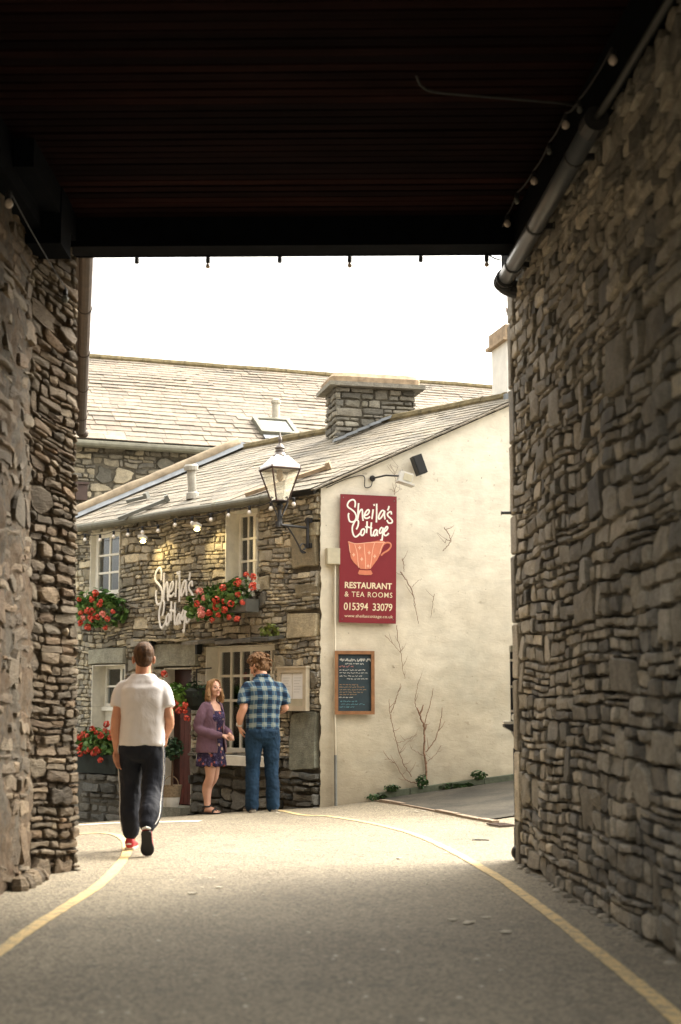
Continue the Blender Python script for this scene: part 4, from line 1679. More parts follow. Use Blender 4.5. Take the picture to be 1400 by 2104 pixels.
for (x, y) in ((375, 880), (520, 950), (290, 990), (412, 1050), (605, 1000), (510, 1150)):
    pts = []
    for k in range(8):
        a = k * math.pi / 4
        rr = 34 if k % 2 == 0 else 17
        pts.append(spt(x + math.cos(a) * rr * 0.75, y + math.sin(a) * rr, SB + 0.0048))
    mb.prism(pts, FG.N * 0.002)
mb.build("cup_pattern", M['sign_pink'], t)


def lettering(name, txt, x0, x1, ybase, caph, mat, bold=0.0, spacing=1.0):
    cu = bpy.data.curves.new("txt", 'FONT')
    cu.body = txt
    cu.size = 1.0
    cu.offset = bold
    cu.space_character = spacing
    cu.resolution_u = 3
    o = bpy.data.objects.new("txt", cu)
    COL.objects.link(o)
    dg = bpy.context.evaluated_depsgraph_get()
    me = bpy.data.meshes.new_from_object(o.evaluated_get(dg))
    bpy.data.objects.remove(o)
    xs = [v.co.x for v in me.vertices]
    mnx, mxx = min(xs), max(xs)
    for v in me.vertices:
        fx = (v.co.x - mnx) / (mxx - mnx)
        fy = v.co.y / 0.729
        v.co = spt(x0 + (x1 - x0) * fx, ybase - fy * caph, SB + 0.0035)
    me.name = name
    me.materials.clear()
    me.materials.append(mat)
    q = bpy.data.objects.new(name, me)
    COL.objects.link(q)
    attach(q, t)
    return q


lettering("lettering", "RESTAURANT", 172, 878, 1486, 92, M['sign_cream'], 0.025)
lettering("lettering", "& TEA ROOMS", 174, 888, 1614, 80, M['sign_cream'], 0.004, 1.15)
lettering("number_lettering", "015394  33079", 168, 892, 1812, 112, M['sign_cream'], 0.012, 0.95)
lettering("address_lettering", "www.sheilascottage.co.uk", 180, 905, 1920, 46, M['sign_cream'], 0.0)
mb = MB()
for (x, y) in ((110, 130), (880, 150), (150, 1950), (910, 1940)):
    mb = MB()
    mb.tube([spt(x, y, SB + 0.001), spt(x, y, SB + 0.006)], 0.007, 8)
    mb.build("screw", M['grey_metal'], t)

# ---- white wire lettering on the slate front
wl0 = FF.uv(320, 1163, 0.09)
wl1 = FF.uv(399, 1250, 0.09)
wlb = FF.uv(376, 1301, 0.09)
wlt = FF.uv(331, 1165, 0.09)


def wpt(x, y):
    u = wl0[0] + (x - 165) / 700 * (wl1[0] - wl0[0])
    v = wlt[1] + (y - 150) / 625 * (wlb[1] - wlt[1])
    return FF.p(u, v, 0.10)


mb = MB()
strokes(mb, wpt, FF.N, 0.0195, 0.5)
o = mb.build("wall_lettering", M['lead_white'])
setp(o, "large white handwritten lettering fixed to the slate front between the two window boxes", "lettering")

# ---- chalk board
tl, br = FG.uv(686, 1338, 0.06), FG.uv(769, 1466, 0.06)
bl, tr = FG.uv(688, 1470, 0.06), FG.uv(768, 1337, 0.06)
u0, u1 = (tl[0] + bl[0]) / 2, (tr[0] + br[0]) / 2
v1, v0 = (tl[1] + tr[1]) / 2, (bl[1] + br[1]) / 2
t = empty("menu_blackboard", FG.p((u0 + u1) / 2, v0, 0.06), "blackboard in an orange wood frame with chalk writing on the gable", "blackboard")
fw = 0.042
mb = MB()
for (a, b, c, d) in ((u0, u0 + fw, v0, v1), (u1 - fw, u1, v0, v1), (u0 + fw, u1 - fw, v1 - fw, v1), (u0 + fw, u1 - fw, v0, v0 + fw)):
    mb.fbox(FG, a, b, c, d, 0.055, 0.10)
mb.build("frame", M['wood_frame'], t)
mb = MB()
mb.fbox(FG, u0 + fw, u1 - fw, v0 + fw, v1 - fw, 0.058, 0.076)
mb.build("slate", M['board'], t)
rng = random.Random(3)
W, Hh = u1 - u0 - 2 * fw, v1 - v0 - 2 * fw
for (mat, lines) in (('chalk', [(0.10, 0.06, 0.86, 0.020), (0.17, 0.22, 0.78, 0.010), (0.28, 0.05, 0.78, 0.007), (0.33, 0.05, 0.82, 0.006), (0.385, 0.05, 0.66, 0.006), (0.435, 0.28, 0.84, 0.007), (0.76, 0.03, 0.36, 0.006)]),
                     ('chalk_pink', [(0.215, 0.04, 0.4, 0.012)]),
                     ('chalk_orange', [(0.54, 0.05, 0.58, 0.006), (0.58, 0.05, 0.78, 0.006), (0.625, 0.05, 0.76, 0.006), (0.67, 0.05, 0.74, 0.006), (0.71, 0.05, 0.55, 0.006)]),
                     ('chalk_blue', [(0.83, 0.08, 0.55, 0.008), (0.88, 0.1, 0.8, 0.008), (0.93, 0.06, 0.45, 0.008)])):
    mb = MB()
    for (y, xa, xb, s) in lines:
        x = xa
        while x < xb:
            wd = rng.uniform(0.05, 0.13) * (2 if s > 0.015 else 1)
            pts = []
            n = int(wd / 0.011) + 3
            for k in range(n):
                uu = x + wd * k / n
                vv = y + s / Hh * rng.uniform(-1.1, 1.1)
                pts.append(FG.p(u0 + fw + uu * W, v1 - fw - vv * Hh, 0.0775))
            mb.tube(pts, 0.0022 + s * 0.13, 4, True, 0, (FG.N, 0.3))
            x += wd + 0.02
    mb.build("chalk_lines", M[mat], t)

# ---- glazed menu case on the slate front
tl, br = FF.uv(569, 1373, 0.12), FF.uv(628, 1461, 0.12)
u0, u1, v0, v1 = tl[0], br[0], br[1], tl[1]
t = empty("menu_case", FF.p((u0 + u1) / 2, v0, 0.1), "pale wooden menu case showing two white pages beside the big window", "menu case")
mb = MB()
fw = 0.06
for (a, b, c, d) in ((u0, u0 + fw, v0, v1), (u1 - fw, u1, v0, v1), (u0 + fw, u1 - fw, v1 - fw, v1), (u0 + fw, u1 - fw, v0, v0 + fw)):
    mb.fbox(FF, a, b, c, d, 0.05, 0.115)
mb.fbox(FF, u0 - 0.015, u1 + 0.015, v1, v1 + 0.02, 0.05, 0.13)
mb.build("frame", plain("pale_oak", (0.55, 0.48, 0.36), 0.6, var=0.15, scale=10), t)
mb = MB()
mb.fbox(FF, u0 + fw, u1 - fw, v0 + fw, v1 - fw, 0.05, 0.095)
mb.build("backing", M['greybox'], t)
um = (u0 + u1) / 2
for (a, b) in ((u0 + fw + 0.006, um - 0.006), (um + 0.006, u1 - fw - 0.006)):
    mb = MB()
    mb.fbox(FF, a, b, v0 + fw + 0.09, v1 - fw - 0.01, 0.0955, 0.099)
    pg = mb.build("page", M['paper'], t)
    mb = MB()
    for k in range(9):
        z = v1 - fw - 0.07 - k * 0.035
        if z > v0 + fw + 0.16:
            mb.fbox(FF, a + 0.025, b - 0.03 - 0.02 * (k % 3), z, z + 0.008, 0.0992, 0.0998)
    mb.build("print_lines", M['paperlines'], pg)

# ---- bracket lantern
LB = FF.uv(634, 1105, 0.06)                        # middle of the wall plate
lp = FF.p(LB[0], LB[1], 0.05)
ztop = FF.uv(634, 1070, 0.06)[1]
zbot = FF.uv(636, 1126, 0.06)[1]
# the lantern stands on the arm's end, straight out from the wall
r = ray(575, 1078)
out = 0.62
q = FF.uv(575, 1078, 0.0)
best = None
for k in range(400):
    d = 0.2 + k * 0.004
    u, v = FF.uv(575, 1078, d)
    e = abs(u - LB[0])
    if best is None or e < best[0]:
        best = (e, d, v)
AD, AV = best[1], best[2]
tip = FF.p(LB[0], AV, AD)
AV = ztop - 0.03 if abs(ztop - 0.03 - AV) < 0.2 else AV
t = empty("bracket_lantern", lp, "old street lantern with milky panes on an iron bracket at the cottage corner", "lantern")
mb = MB()
wp = FF.p(LB[0], 0, 0.075)
mb.tube([V((wp.x, wp.y, zbot)), V((wp.x, wp.y, ztop + 0.04))], 0.02, 8)
for z in (zbot + 0.03, ztop):
    mb.box(V((wp.x, wp.y, z)) - FF.N * 0.02, FF.U * 0.05, FF.N * 0.02, V((0, 0, 0.03)))
mb.build("dark_wall_piece", M['black_metal'], t)
mb = MB()
a0 = V((wp.x, wp.y, tip.z))
mb.tube([a0, tip + FF.N * 0.05], 0.017, 8)
mb.tube([tip + FF.N * 0.03 + V((0, 0, -0.03)), tip + FF.N * 0.03 + V((0, 0, 0.035))], 0.034, 10)
# scroll brace under the arm
sc0 = []
L0 = (tip - a0).length
for k in range(40):
    f = k / 39
    if f < 0.5:
        g = f / 0.5
        p = a0 + (tip - a0) * (0.72 - 0.5 * g) + V((0, 0, -0.02 - 0.28 * g ** 1.2))
    else:
        g = (f - 0.5) / 0.5
        an = -2.3 + g * 7.2
        rr = 0.075 * (1 - 0.72 * g)
        cen = a0 + (tip - a0) * 0.15 + V((0, 0, -0.255))
        p = cen + (tip - a0).normalized() * (-math.cos(an) * -rr) + V((0, 0, math.sin(an) * rr))
    sc0.append(p)
mb.tube(sc0, 0.010, 6)
mb.build("arm", M['black_metal'], t)
# cradle
base = tip + V((0, 0, 0.06))
mm = 16.6 / FPX                                    # metres per photo pixel here
depth = (tip - CO).dot(CF)
mm = depth / FPX
HB = (1033 - 0) 
zc = lambda py: CAM_H + (CO + ray(575, py) * ((tip.y) / ray(575, py).y)).z - CAM_H
zb = zc(1030)                                      # bottom of the glass
zt_ = zc(965)                                      # top of the glass
mb = MB()
mb.tube([tip, V((tip.x, tip.y, zb - 0.10))], [0.036, 0.022], 10)
mb.lathe([(0.03, -0.10), (0.05, -0.06), (0.035, -0.03), (0.11, -0.005), (0.11, 0.0)], V((tip.x, tip.y, zb)), 12)
for sx in (-1, 1):
    for ax in (FF.U, FF.N):
        c = [V((tip.x, tip.y, tip.z + 0.03)) + ax * sx * 0.02, V((tip.x, tip.y, (tip.z + zb) / 2 - 0.02)) + ax * sx * 0.05, V((tip.x, tip.y, zb - 0.03)) + ax * sx * 0.13, V((tip.x, tip.y, zb + 0.04)) + ax * sx * 0.14, V((tip.x, tip.y, zb + 0.03)) + ax * sx * 0.11]
        mb.tube(crom(c, 6), 0.008, 6)
mb.build("cradle", M['black_metal'], t)
hb, ht = 0.08, 0.19
LZ = Matrix.Rotation(R(27), 3, 'Z')
lx, ly = LZ @ V((1, 0, 0)), LZ @ V((0, 1, 0))
lc = V((tip.x, tip.y, 0))


def lpt(sx, sy, z):
    f = (z - zb) / (zt_ - zb)
    h = hb + (ht - hb) * f
    return lc + lx * sx * h + ly * sy * h + V((0, 0, z))


mb = MB()
cor = [(-1, -1), (1, -1), (1, 1), (-1, 1)]
for (sx, sy) in cor:
    mb.tube([lpt(sx, sy, zb), lpt(sx, sy, zt_)], 0.0115, 6)
for z, rr in ((zb, 0.014), (zt_, 0.018)):
    for k in range(4):
        mb.tube([lpt(*cor[k], z), lpt(*cor[(k + 1) % 4], z)], rr, 6)
for (sx, sy) in cor:
    mb.tube([lpt(sx, sy, zt_), lpt(sx, sy, zt_) + V((0, 0, 0.035))], [0.016, 0.008], 6)
mb.build("frame", M['brown_metal'], t)
for k in range(4):
    mb = MB()
    a, b = cor[k], cor[(k + 1) % 4]
    i = 0.92
    pts = [lpt(a[0] * i, a[1] * i, zb + 0.01), lpt(b[0] * i, b[1] * i, zb + 0.01), lpt(b[0] * i, b[1] * i, zt_ - 0.01), lpt(a[0] * i, a[1] * i, zt_ - 0.01)]
    mid = (pts[0] + pts[2]) / 2
    inw = lc + V((0, 0, mid.z)) - mid
    mb.prism(pts, inw.normalized() * 0.004)
    mb.build("pane", M['milky'], t)
# hood
z1, z2 = zt_ + 0.012, zc(937)
mb = MB()
rs = []
for (f, z) in ((1.06, z1), (1.02, z1 + 0.02), (0.72, z1 + (z2 - z1) * 0.55), (0.42, z2)):
    rs.append([lc + lx * sx * ht * f + ly * sy * ht * f + V((0, 0, z)) for sx, sy in cor])
mb.rings(rs)
mb.build("hood", M['zinc'], t)
zs = lambda a: zc(a)
mb = MB()
k = mm
mb.lathe([(14 * k, 0), (15.5 * k, 0.004), (13 * k, 0.014), (9.5 * k, 0.05), (9 * k, 0.06), (11 * k, 0.065), (9 * k, 0.075), (8.5 * k, 0.095), (11 * k, 0.10), (9.5 * k, 0.115), (5 * k, 0.15), (2 * k, 0.165), (2 * k, 0.175), (4.6 * k, 0.20), (4 * k, 0.23), (1.5 * k, 0.27), (0.3 * k, 0.31)], V((tip.x, tip.y, z2 - 0.005)), 18)
mb.build("finial", M['grey_metal'], t, smooth=True)
mb = MB()
mb.lathe([(0.02, 0.13), (0.035, 0.12), (0.035, 0.08), (0.045, 0.05), (0.045, 0.02), (0.02, -0.02)], V((tip.x, tip.y, zt_ - 0.13)), 12)
mb.build("lamp", M['sandcap'], t, smooth=True)


# ---- strings of lights
def bulb_at(t, p, drop=0.07, lit=True, r=0.03, mat='bulb', sock=0.05):
    mb = MB()
    mb.lathe([(0.012, -drop - sock), (0.019, -drop - sock + 0.005), (0.019, -drop), (0.008, -drop + 0.012), (0.004, 0)], p, 8)
    s = mb.build("socket", M['cable'], t)
    if lit:
        mb = MB()
        mb.lathe([(0.011, -drop - sock), (r * 0.7, -drop - sock - r * 0.35), (r * 0.97, -drop - sock - r * 0.9), (r, -drop - sock - r * 1.25), (r * 0.8, -drop - sock - r * 1.75), (r * 0.4, -drop - sock - r * 2.05), (r * 0.08, -drop - sock - r * 2.12)], p, 12)
        mb.build("bulb", M[mat], t, smooth=True)


def wire(t, pts, r=0.006, mat='cable', sag=0.04):
    c = []
    for i in range(len(pts) - 1):
        for k in range(8):
            f = k / 8
            c.append(pts[i].lerp(pts[i + 1], f) + V((0, 0, -sag * 4 * f * (1 - f))))
    c.append(pts[-1])
    mb = MB()
    mb.tube(c, r, 6)
    return mb.build("wire", M[mat], t)


# under the mouth of the passage
YL = YF - 0.03
pts = []
t = empty("string_lights", (0, YL, CEIL - 0.24), "string of bulbs hanging along the beam at the mouth of the passage", "string lights", "strings of party bulbs")
zbm = CEIL - 0.242
for px, lit in ((128, 1), (280, 0), (427, 1), (575, 0), (719, 1), (865, 0), (1000, 1)):
    x = ray(px, 530).x / ray(px, 530).y * (YL + 0.06)
    p = V((x, YL + 0.075 - 0.0187 * x, zbm + 0.028))
    pts.append(p)
    bulb_at(t, p + V((0, 0, -0.005)), 0.02, lit, 0.021, sock=0.045)
wire(t, [V((-2.2, YL + 0.08, zbm + 0.04))] + pts + [V((1.28, YL + 0.04, zbm - 0.03))], 0.007, sag=0.01)

# along the right wall under the ceiling
t = empty("string_lights", (1.4, 9.4, CEIL - 0.2), "string of small round bulbs running back along the top of the lane wall", "string lights", "strings of party bulbs")


def wallray(px, py, d=0.14):
    u, v = FR.uv(px, py, d)
    return FR.p(u, v, d)


pts = []
for px, py, lit in ((1025, 505, 0), (1043, 468, 1), (1063, 425, 0), (1098, 381, 1), (1130, 325, 0), (1163, 267, 1), (1192, 240, 0), (1260, 135, 1)):
    p = wallray(px, py, 0.16)
    pts.append(p + V((0, 0, 0.11)))
    bulb_at(t, p + V((0, 0, 0.11)), 0.02, True, 0.026 if lit else 0.018, 'bulb' if lit else 'trough', sock=0.03)
wire(t, pts, 0.007, sag=0.02)
# two at the left
t = empty("string_lights", (-2.2, 10, CEIL - 0.2), "short string of two bulbs high on the left passage wall", "string lights", "strings of party bulbs")
pts = []
for px, py, mt in ((18, 425, 'bulb'), (55, 465, 'trough')):
    u, v = FL.uv(px, py, 0.2)
    p = FL.p(u, v, 0.2) if px < 30 else LB2 + V((0.1, 0.3, v - LB2.z))
    pts.append(p + V((0, 0, 0.11)))
    bulb_at(t, pts[-1], 0.02, True, 0.028, mt, sock=0.04)
wire(t, pts, 0.0035, sag=0.02)

# festoon under the cottage eaves
t = empty("string_lights", FF.p(3, EZ - 0.2, 0.28), "string of white bulbs hanging from the cottage's eaves gutter", "string lights", "strings of party bulbs")
pts = []
for px, py in ((175, 1107), (206, 1108), (234, 1101), (263, 1097), (293, 1092), (325, 1089), (360, 1077), (395, 1073), (434, 1066), (470, 1057), (513, 1051), (557, 1043), (604, 1034)):
    u, v = FF.uv(px, py, 0.26)
    p = FF.p(u, v + 0.075, 0.26)
    pts.append(p)
    bulb_at(t, p, 0.012, True, 0.028, 'bulb_eaves', sock=0.045)
wire(t, [FF.p(-0.05, pts[0].z, 0.26)] + pts, 0.005, 'cable', 0.02)

# ---- two small spot lamps under the eaves
for i, (px, py, lab) in enumerate(((293, 1108, "left of two small lit floodlights under the eaves, above the lettering"), (404, 1083, "right of two small lit floodlights under the eaves, near the upper window"))):
    u, v = FF.uv(px, py, 0.34)
    c = FF.p(u, v, 0.34)
    t = empty("eaves_floodlight", FF.p(u, v, 0.05), lab, "floodlight", "small lit floodlights under the eaves")
    mb = MB()
    mb.tube([FF.p(u, v + 0.03, 0.02), c + V((0, 0, 0.02))], 0.012, 6)
    mb.build("arm", M['black_metal'], t)
    mb = MB()
    mb.box(c + V((0, 0, 0.03)), FF.U * 0.06, FF.N * 0.04 + V((0, 0, 0.015)), V((0, 0, 0.02)))
    mb.build("housing", M['floodwhite'], t)
    mb = MB()
    mb.ell(c - FF.N * 0.01 + V((0, 0, -0.03)), 0.042, 0.036, 0.026)
    mb.build("lamp", M['bulb_lit'], t, smooth=True)
    ld = bpy.data.lights.new("eaves_spot", 'SPOT')
    ld.energy = 3.2
    ld.color = (1, 0.76, 0.36)
    ld.spot_size = R(105)
    ld.spot_blend = 0.7
    ld.shadow_soft_size = 0.04
    lo_ = bpy.data.objects.new("eaves_spot", ld)
    COL.objects.link(lo_)
    lo_.location = c + V((0, 0, -0.09)) + FF.N * 0.01
    aim = (FF.U * 0.22 - FF.N * 0.55 + V((0, 0, -0.42))).normalized()
    lo_.rotation_euler = (-aim).to_track_quat('Z', 'Y').to_euler()

# ---- white floodlight on the gable
u, v = FG.uv(766, 983, 0.06)
c = FG.p(u, v, 0.04)
t = empty("gable_floodlight", c, "white floodlight on a black arm above the red sign", "floodlight")
mb = MB()
mb.lathe([(0.035, 0), (0.04, 0.02), (0.025, 0.05)], c, 12, ax=FG.N)
e = FG.p(u + 0.26, v - 0.015, 0.42)
mb.tube([c + FG.N * 0.04, c + FG.N * 0.3 + FG.U * 0.1, e], 0.012, 8)
cw = [c + FG.N * 0.02, FG.p(u - 0.02, v - 0.1, 0.05), FG.p(u - 0.1, v - 0.11, 0.05), FG.p(u - 0.12, v + 0.03, 0.05), FG.p(u - 0.35, v - 0.02, 0.05), FG.p(u - 0.6, v - 0.14, 0.05)]
mb.tube(crom(cw, 6), 0.006, 6)
mb.build("arm", M['black_metal'], t)
mb = MB()
tilt = (FG.U * 0.94 + V((0, 0, -0.26))).normalized()
upv = V((0, 0, 1)) * 0.94 + FG.U * 0.26
hc = e + tilt * 0.07
mb.box(hc, tilt * 0.085, upv * 0.065, FG.N * 0.06)
mb.box(hc + tilt * 0.02 - upv * 0.075, tilt * 0.11, upv * 0.008, FG.N * 0.08)
fl = mb.build("housing", M['floodwhite'], t)
mb = MB()
mb.box(hc + tilt * 0.02 + FG.N * 0.064, tilt * 0.055, upv * 0.045, FG.N * 0.004)
mb.build("lens", M['greybox'], t)

# ---- black speaker
q0, q1 = FG.uv(858, 957, 0.1), None
cu_, cv_ = q0
t = empty("wall_speaker", FG.p(cu_, cv_, 0.05), "tilted black box speaker high on the cream gable", "speaker")
an = R(20)
ax = FG.U * math.cos(an) + V((0, 0, 1)) * -math.sin(an) * -1
ax = (FG.U * math.cos(an) + V((0, 0, math.sin(an)))).normalized()
ay = (FG.U * -math.sin(an) + V((0, 0, math.cos(an)))).normalized()
mb = MB()
c = FG.p(cu_, cv_, 0.16)
mb.box(c, ax * 0.062, ay * 0.125, FG.N * 0.07)
mb.build("cabinet", M['speaker'], t)
mb = MB()
mb.box(c + FG.N * 0.074, ax * 0.052, ay * 0.112, FG.N * 0.006)
mb.build("grille", M['cable'], t)
mb = MB()
mb.tube([FG.p(cu_, cv_, 0.0), FG.p(cu_, cv_, 0.10)], 0.025, 8)
mb.build("bracket", M['black_metal'], t)

# ---- meter box and conduit on the corner
q = FG.uv(684, 1143, 0.08)
t = empty("junction_box", FG.p(q[0], q[1], 0.05), "cream painted electrical box on the gable beside the red sign", "junction box")
mb = MB()
mb.fbox(FG, q[0] - 0.085, q[0] + 0.085, q[1] - 0.105, q[1] + 0.10, 0.03, 0.125)
mb.build("casing", M['greybox'], t)
mb = MB()
mb.fbox(FG, q[0] - 0.078, q[0] + 0.078, q[1] - 0.098, q[1] + 0.093, 0.126, 0.14)
mb.build("lid", M['greybox'], t)
zf = gz(*FG.p(0.2, 0).xy)
mb = MB()
uc = FG.uv(688, 1400, 0.06)[0]
mb.tube([FG.p(uc, q[1] - 0.1, 0.075), FG.p(uc, 1.0, 0.07), FG.p(uc + 0.008, zf + 0.62, 0.07)], 0.014, 8)
mb.build("conduit", M['plaster'], t)
mb = MB()
mb.tube([FG.p(uc + 0.008, zf + 0.62, 0.07), FG.p(uc + 0.012, zf, 0.07)], 0.018, 8)
mb.build("foot_pipe", M['trough'], t)

# iron peg by the right wall
q = FR.p(0.06, 0, 0)
z = wallray(1045, 1062, 0.0).z
mb = MB()
mb.tube([V((q.x + 0.05, q.y, z)), V((q.x - 0.10, q.y + 0.02, z))], 0.012, 8)
mb.tube([V((q.x - 0.10, q.y + 0.02, z)), V((q.x - 0.105, q.y + 0.02, z))], 0.016, 8)
setp(mb.build("iron_peg", M['black_metal']), "short iron peg sticking out of the end of the lane wall", "peg")

# ---- drain pipe beneath the ceiling
t = empty("drainpipe", FR.p(0, 4.5, 0.12), "grey sloping drainpipe with black collars along the top of the lane wall", "drainpipe")
pa = wallray(1218, 258, 0.13)
pb = wallray(1046, 560, 0.13)
dd = (pb - pa).normalized()
pe = pb + dd * 0.22
mb = MB()
mb.tube([pa, pb + dd * 0.16], 0.062, 16)
mb.build("pipe", M['pipe'], t, smooth=True)
for f in (0.17, 0.62, 0.93):
    mb = MB()
    q = pa + (pb - pa) * f
    mb.tube([q - dd * 0.014, q + dd * 0.014], 0.068, 16)
    mb.box(q + V((0.07, 0, 0)), (0.05, 0, 0), dd * 0.012, V((0, 0, 0.02)))
    mb.build("collar", M['cable'], t)
mb = MB()
el_ = [pb + dd * 0.10, pb + dd * 0.24, pb + dd * 0.31 + V((0.03, 0, -0.01)), pb + dd * 0.34 + V((0.12, 0, -0.03)), pb + dd * 0.34 + V((0.4, 0, -0.06))]
mb.tube(crom(el_, 5), 0.07, 14)
for k in (0.13, 0.20, 0.25):
    mb.tube([pb + dd * (k - 0.012), pb + dd * (k + 0.012)], 0.079, 14)
mb.build("elbow", M['cable'], t)
mb = MB()
pu = wallray(1272, 172, 0.10)
pv = wallray(1400, -40, 0.10)
mb.tube([pa - dd * 0.05, pu, pv, pv + (pv - pu) * 1.5], 0.022, 10)
mb.build("upper_pipe", M['darkgrey'], t, smooth=True)
mb = MB()
mb.tube([pa - dd * 0.10, pa + dd * 0.05], 0.075, 14)
mb.build("coupling", M['cable'], t)

# cable slung under the ceiling
def ceilpt(px, py, z=CEIL - 0.02):
    r = ray(px, py)
    return CO + r * ((z - CAM_H) / r.z)


mb = MB()
cc_ = [ceilpt(1195, 222), ceilpt(1150, 212, CEIL - 0.05), ceilpt(1000, 199, CEIL - 0.06), ceilpt(900, 190, CEIL - 0.05), ceilpt(868, 178, CEIL - 0.04), ceilpt(856, 156, CEIL - 0.01)]
mb.tube(crom(cc_, 6), 0.008, 8)
setp(mb.build("ceiling_cable", M['darkgrey']), "thin grey cable slung under the dark passage ceiling", "cable")

# ---- window shelf, bracket and pipe on the far end of the lane wall
ex = WC + V((0.02, 0.06, 0))


def endpt(px, py, Y):
    r = ray(px, py)
    return CO + r * (Y / r.y)


YE = WC.y + 0.22
t = empty("end_window", endpt(1052, 1485, YE), "narrow dark window with white bars and a sill just past the lane wall's corner", "window")
xa = endpt(1048, 1400, YE).x
za, zb2 = endpt(1050, 1340, YE).z, endpt(1050, 1485, YE).z
mb = MB()
mb.abox((xa, YE - 0.05, zb2), (xa + 0.5, YE - 0.02, za))
mb.build("pane", plain("dark_pane", (0.008, 0.008, 0.01), 0.5, spec=0.3), t)
mb = MB()
for py in (1357, 1411, 1461):
    z = endpt(1050, py, YE).z
    mb.abox((xa - 0.006, YE - 0.056, z - 0.009), (xa + 0.3, YE - 0.03, z + 0.009))
mb.build("bars", M['white_paint'], t)
mb = MB()
mb.abox((xa - 0.066, YE - 0.1, zb2 - 0.008), (xa + 0.4, YE + 0.0, zb2 + 0.012))
mb.ell((xa + 0.02, YE - 0.07, zb2 + 0.045), 0.02, 0.02, 0.03)
mb.build("sill", M['white_paint'], t)
mb = MB()
prof = [(xa - 0.055, zb2 - 0.01), (xa + 0.1, zb2 - 0.01), (xa + 0.1, zb2 - 0.24), (xa + 0.055, zb2 - 0.24), (xa + 0.045, zb2 - 0.14), (xa + 0.01, zb2 - 0.07), (xa - 0.055, zb2 - 0.035)]
mb.prism([V((x, YE - 0.08, z)) for x, z in prof], V((0, 0.16, 0)))
mb.build("corbel", M['black_metal'], t)
mb = MB()
mb.abox((xa - 0.002, YE - 0.1, za), (xa + 0.4, YE - 0.01, za + 0.05))
mb.abox((xa + 0.06, YE - 0.06, zb2 - 1.3), (xa + 0.5, YE - 0.01, zb2 - 0.24))
mb.build("lintel", M['lintel'], t)
t = empty("downpipe", endpt(1060, 1772, YE - 0.1), "black downpipe with a bulbous foot at the end of the lane wall", "downpipe")
xb = endpt(1058, 1600, YE - 0.1).x
mb = MB()
z0_, z1_ = 0.0, zb2 - 0.2
mb.tube([V((xb + 0.014, YE - 0.1, 0.02)), V((xb - 0.002 + 0.012, YE - 0.1, z1_))], 0.02, 10)
mb.build("pipe", M['black_metal'], t)
mb = MB()
mb.ell((xb + 0.005, YE - 0.12, endpt(1058, 1748, YE).z), 0.045, 0.045, 0.055)
mb.tube([V((xb + 0.012, YE - 0.1, 0.0)), V((xb + 0.012, YE - 0.1, 0.26))], 0.026, 10)
mb.build("foot", M['black_metal'], t, smooth=True)


# ------------------------------------------------------------------ plants
def leaf_blob(mb, c, rx, ry, rz, n, size, rng, axes=None, up=0.5):
    ax, ay, az_ = axes or (V((1, 0, 0)), V((0, 1, 0)), V((0, 0, 1)))
    for _ in range(n):
        while True:
            q = V((rng.uniform(-1, 1), rng.uniform(-1, 1), rng.uniform(-1, 1)))
            if 0.25 < q.length < 1: break
        if noise.noise(V((q.x * 2.3 + c.x * 5, q.y * 2.3, q.z * 2.3))) < -0.22: continue
        p = c + ax * q.x * rx + ay * q.y * ry + az_ * q.z * rz
        nr = (q + V((0, 0, up)) + V((rng.uniform(-.7, .7), rng.uniform(-.7, .7), rng.uniform(-.7, .7)))).normalized()
        h = V((0.3, 0.2, 1)) if abs(nr.z) < 0.9 else V((1, 0, 0))
        a = h.cross(nr).normalized()
        b = nr.cross(a)
        s = size * rng.uniform(0.6, 1.25)
        k = 7
        ring = [p + (a * math.cos(2 * math.pi * i / k) + b * math.sin(2 * math.pi * i / k)) * s * rng.uniform(0.8, 1.1) + nr * s * 0.25 for i in range(k)]
        mb.add([p] + ring, [(0, 1 + i, 1 + (i + 1) % k) for i in range(k)])


def flower_head(c, r, rng, mat, parent):
    mb = MB()
    for _ in range(26):
        q = V((rng.gauss(0, 1), rng.gauss(0, 1), rng.gauss(0, 1))).normalized()
        p = c + q * r * rng.uniform(0.6, 1.0)
        a = q.cross(V((0.3, 0.5, 0.8))).normalized()
        b = q.cross(a)
        s = r * rng.uniform(0.32, 0.5)
        ring = [p + (a * math.cos(i * 1.257) + b * math.sin(i * 1.257)) * s + q * s * 0.2 for i in range(5)]
        mb.add([p] + ring, [(0, 1 + i, 1 + (i + 1) % 5) for i in range(5)])
    return mb.build("flower", mat, parent)


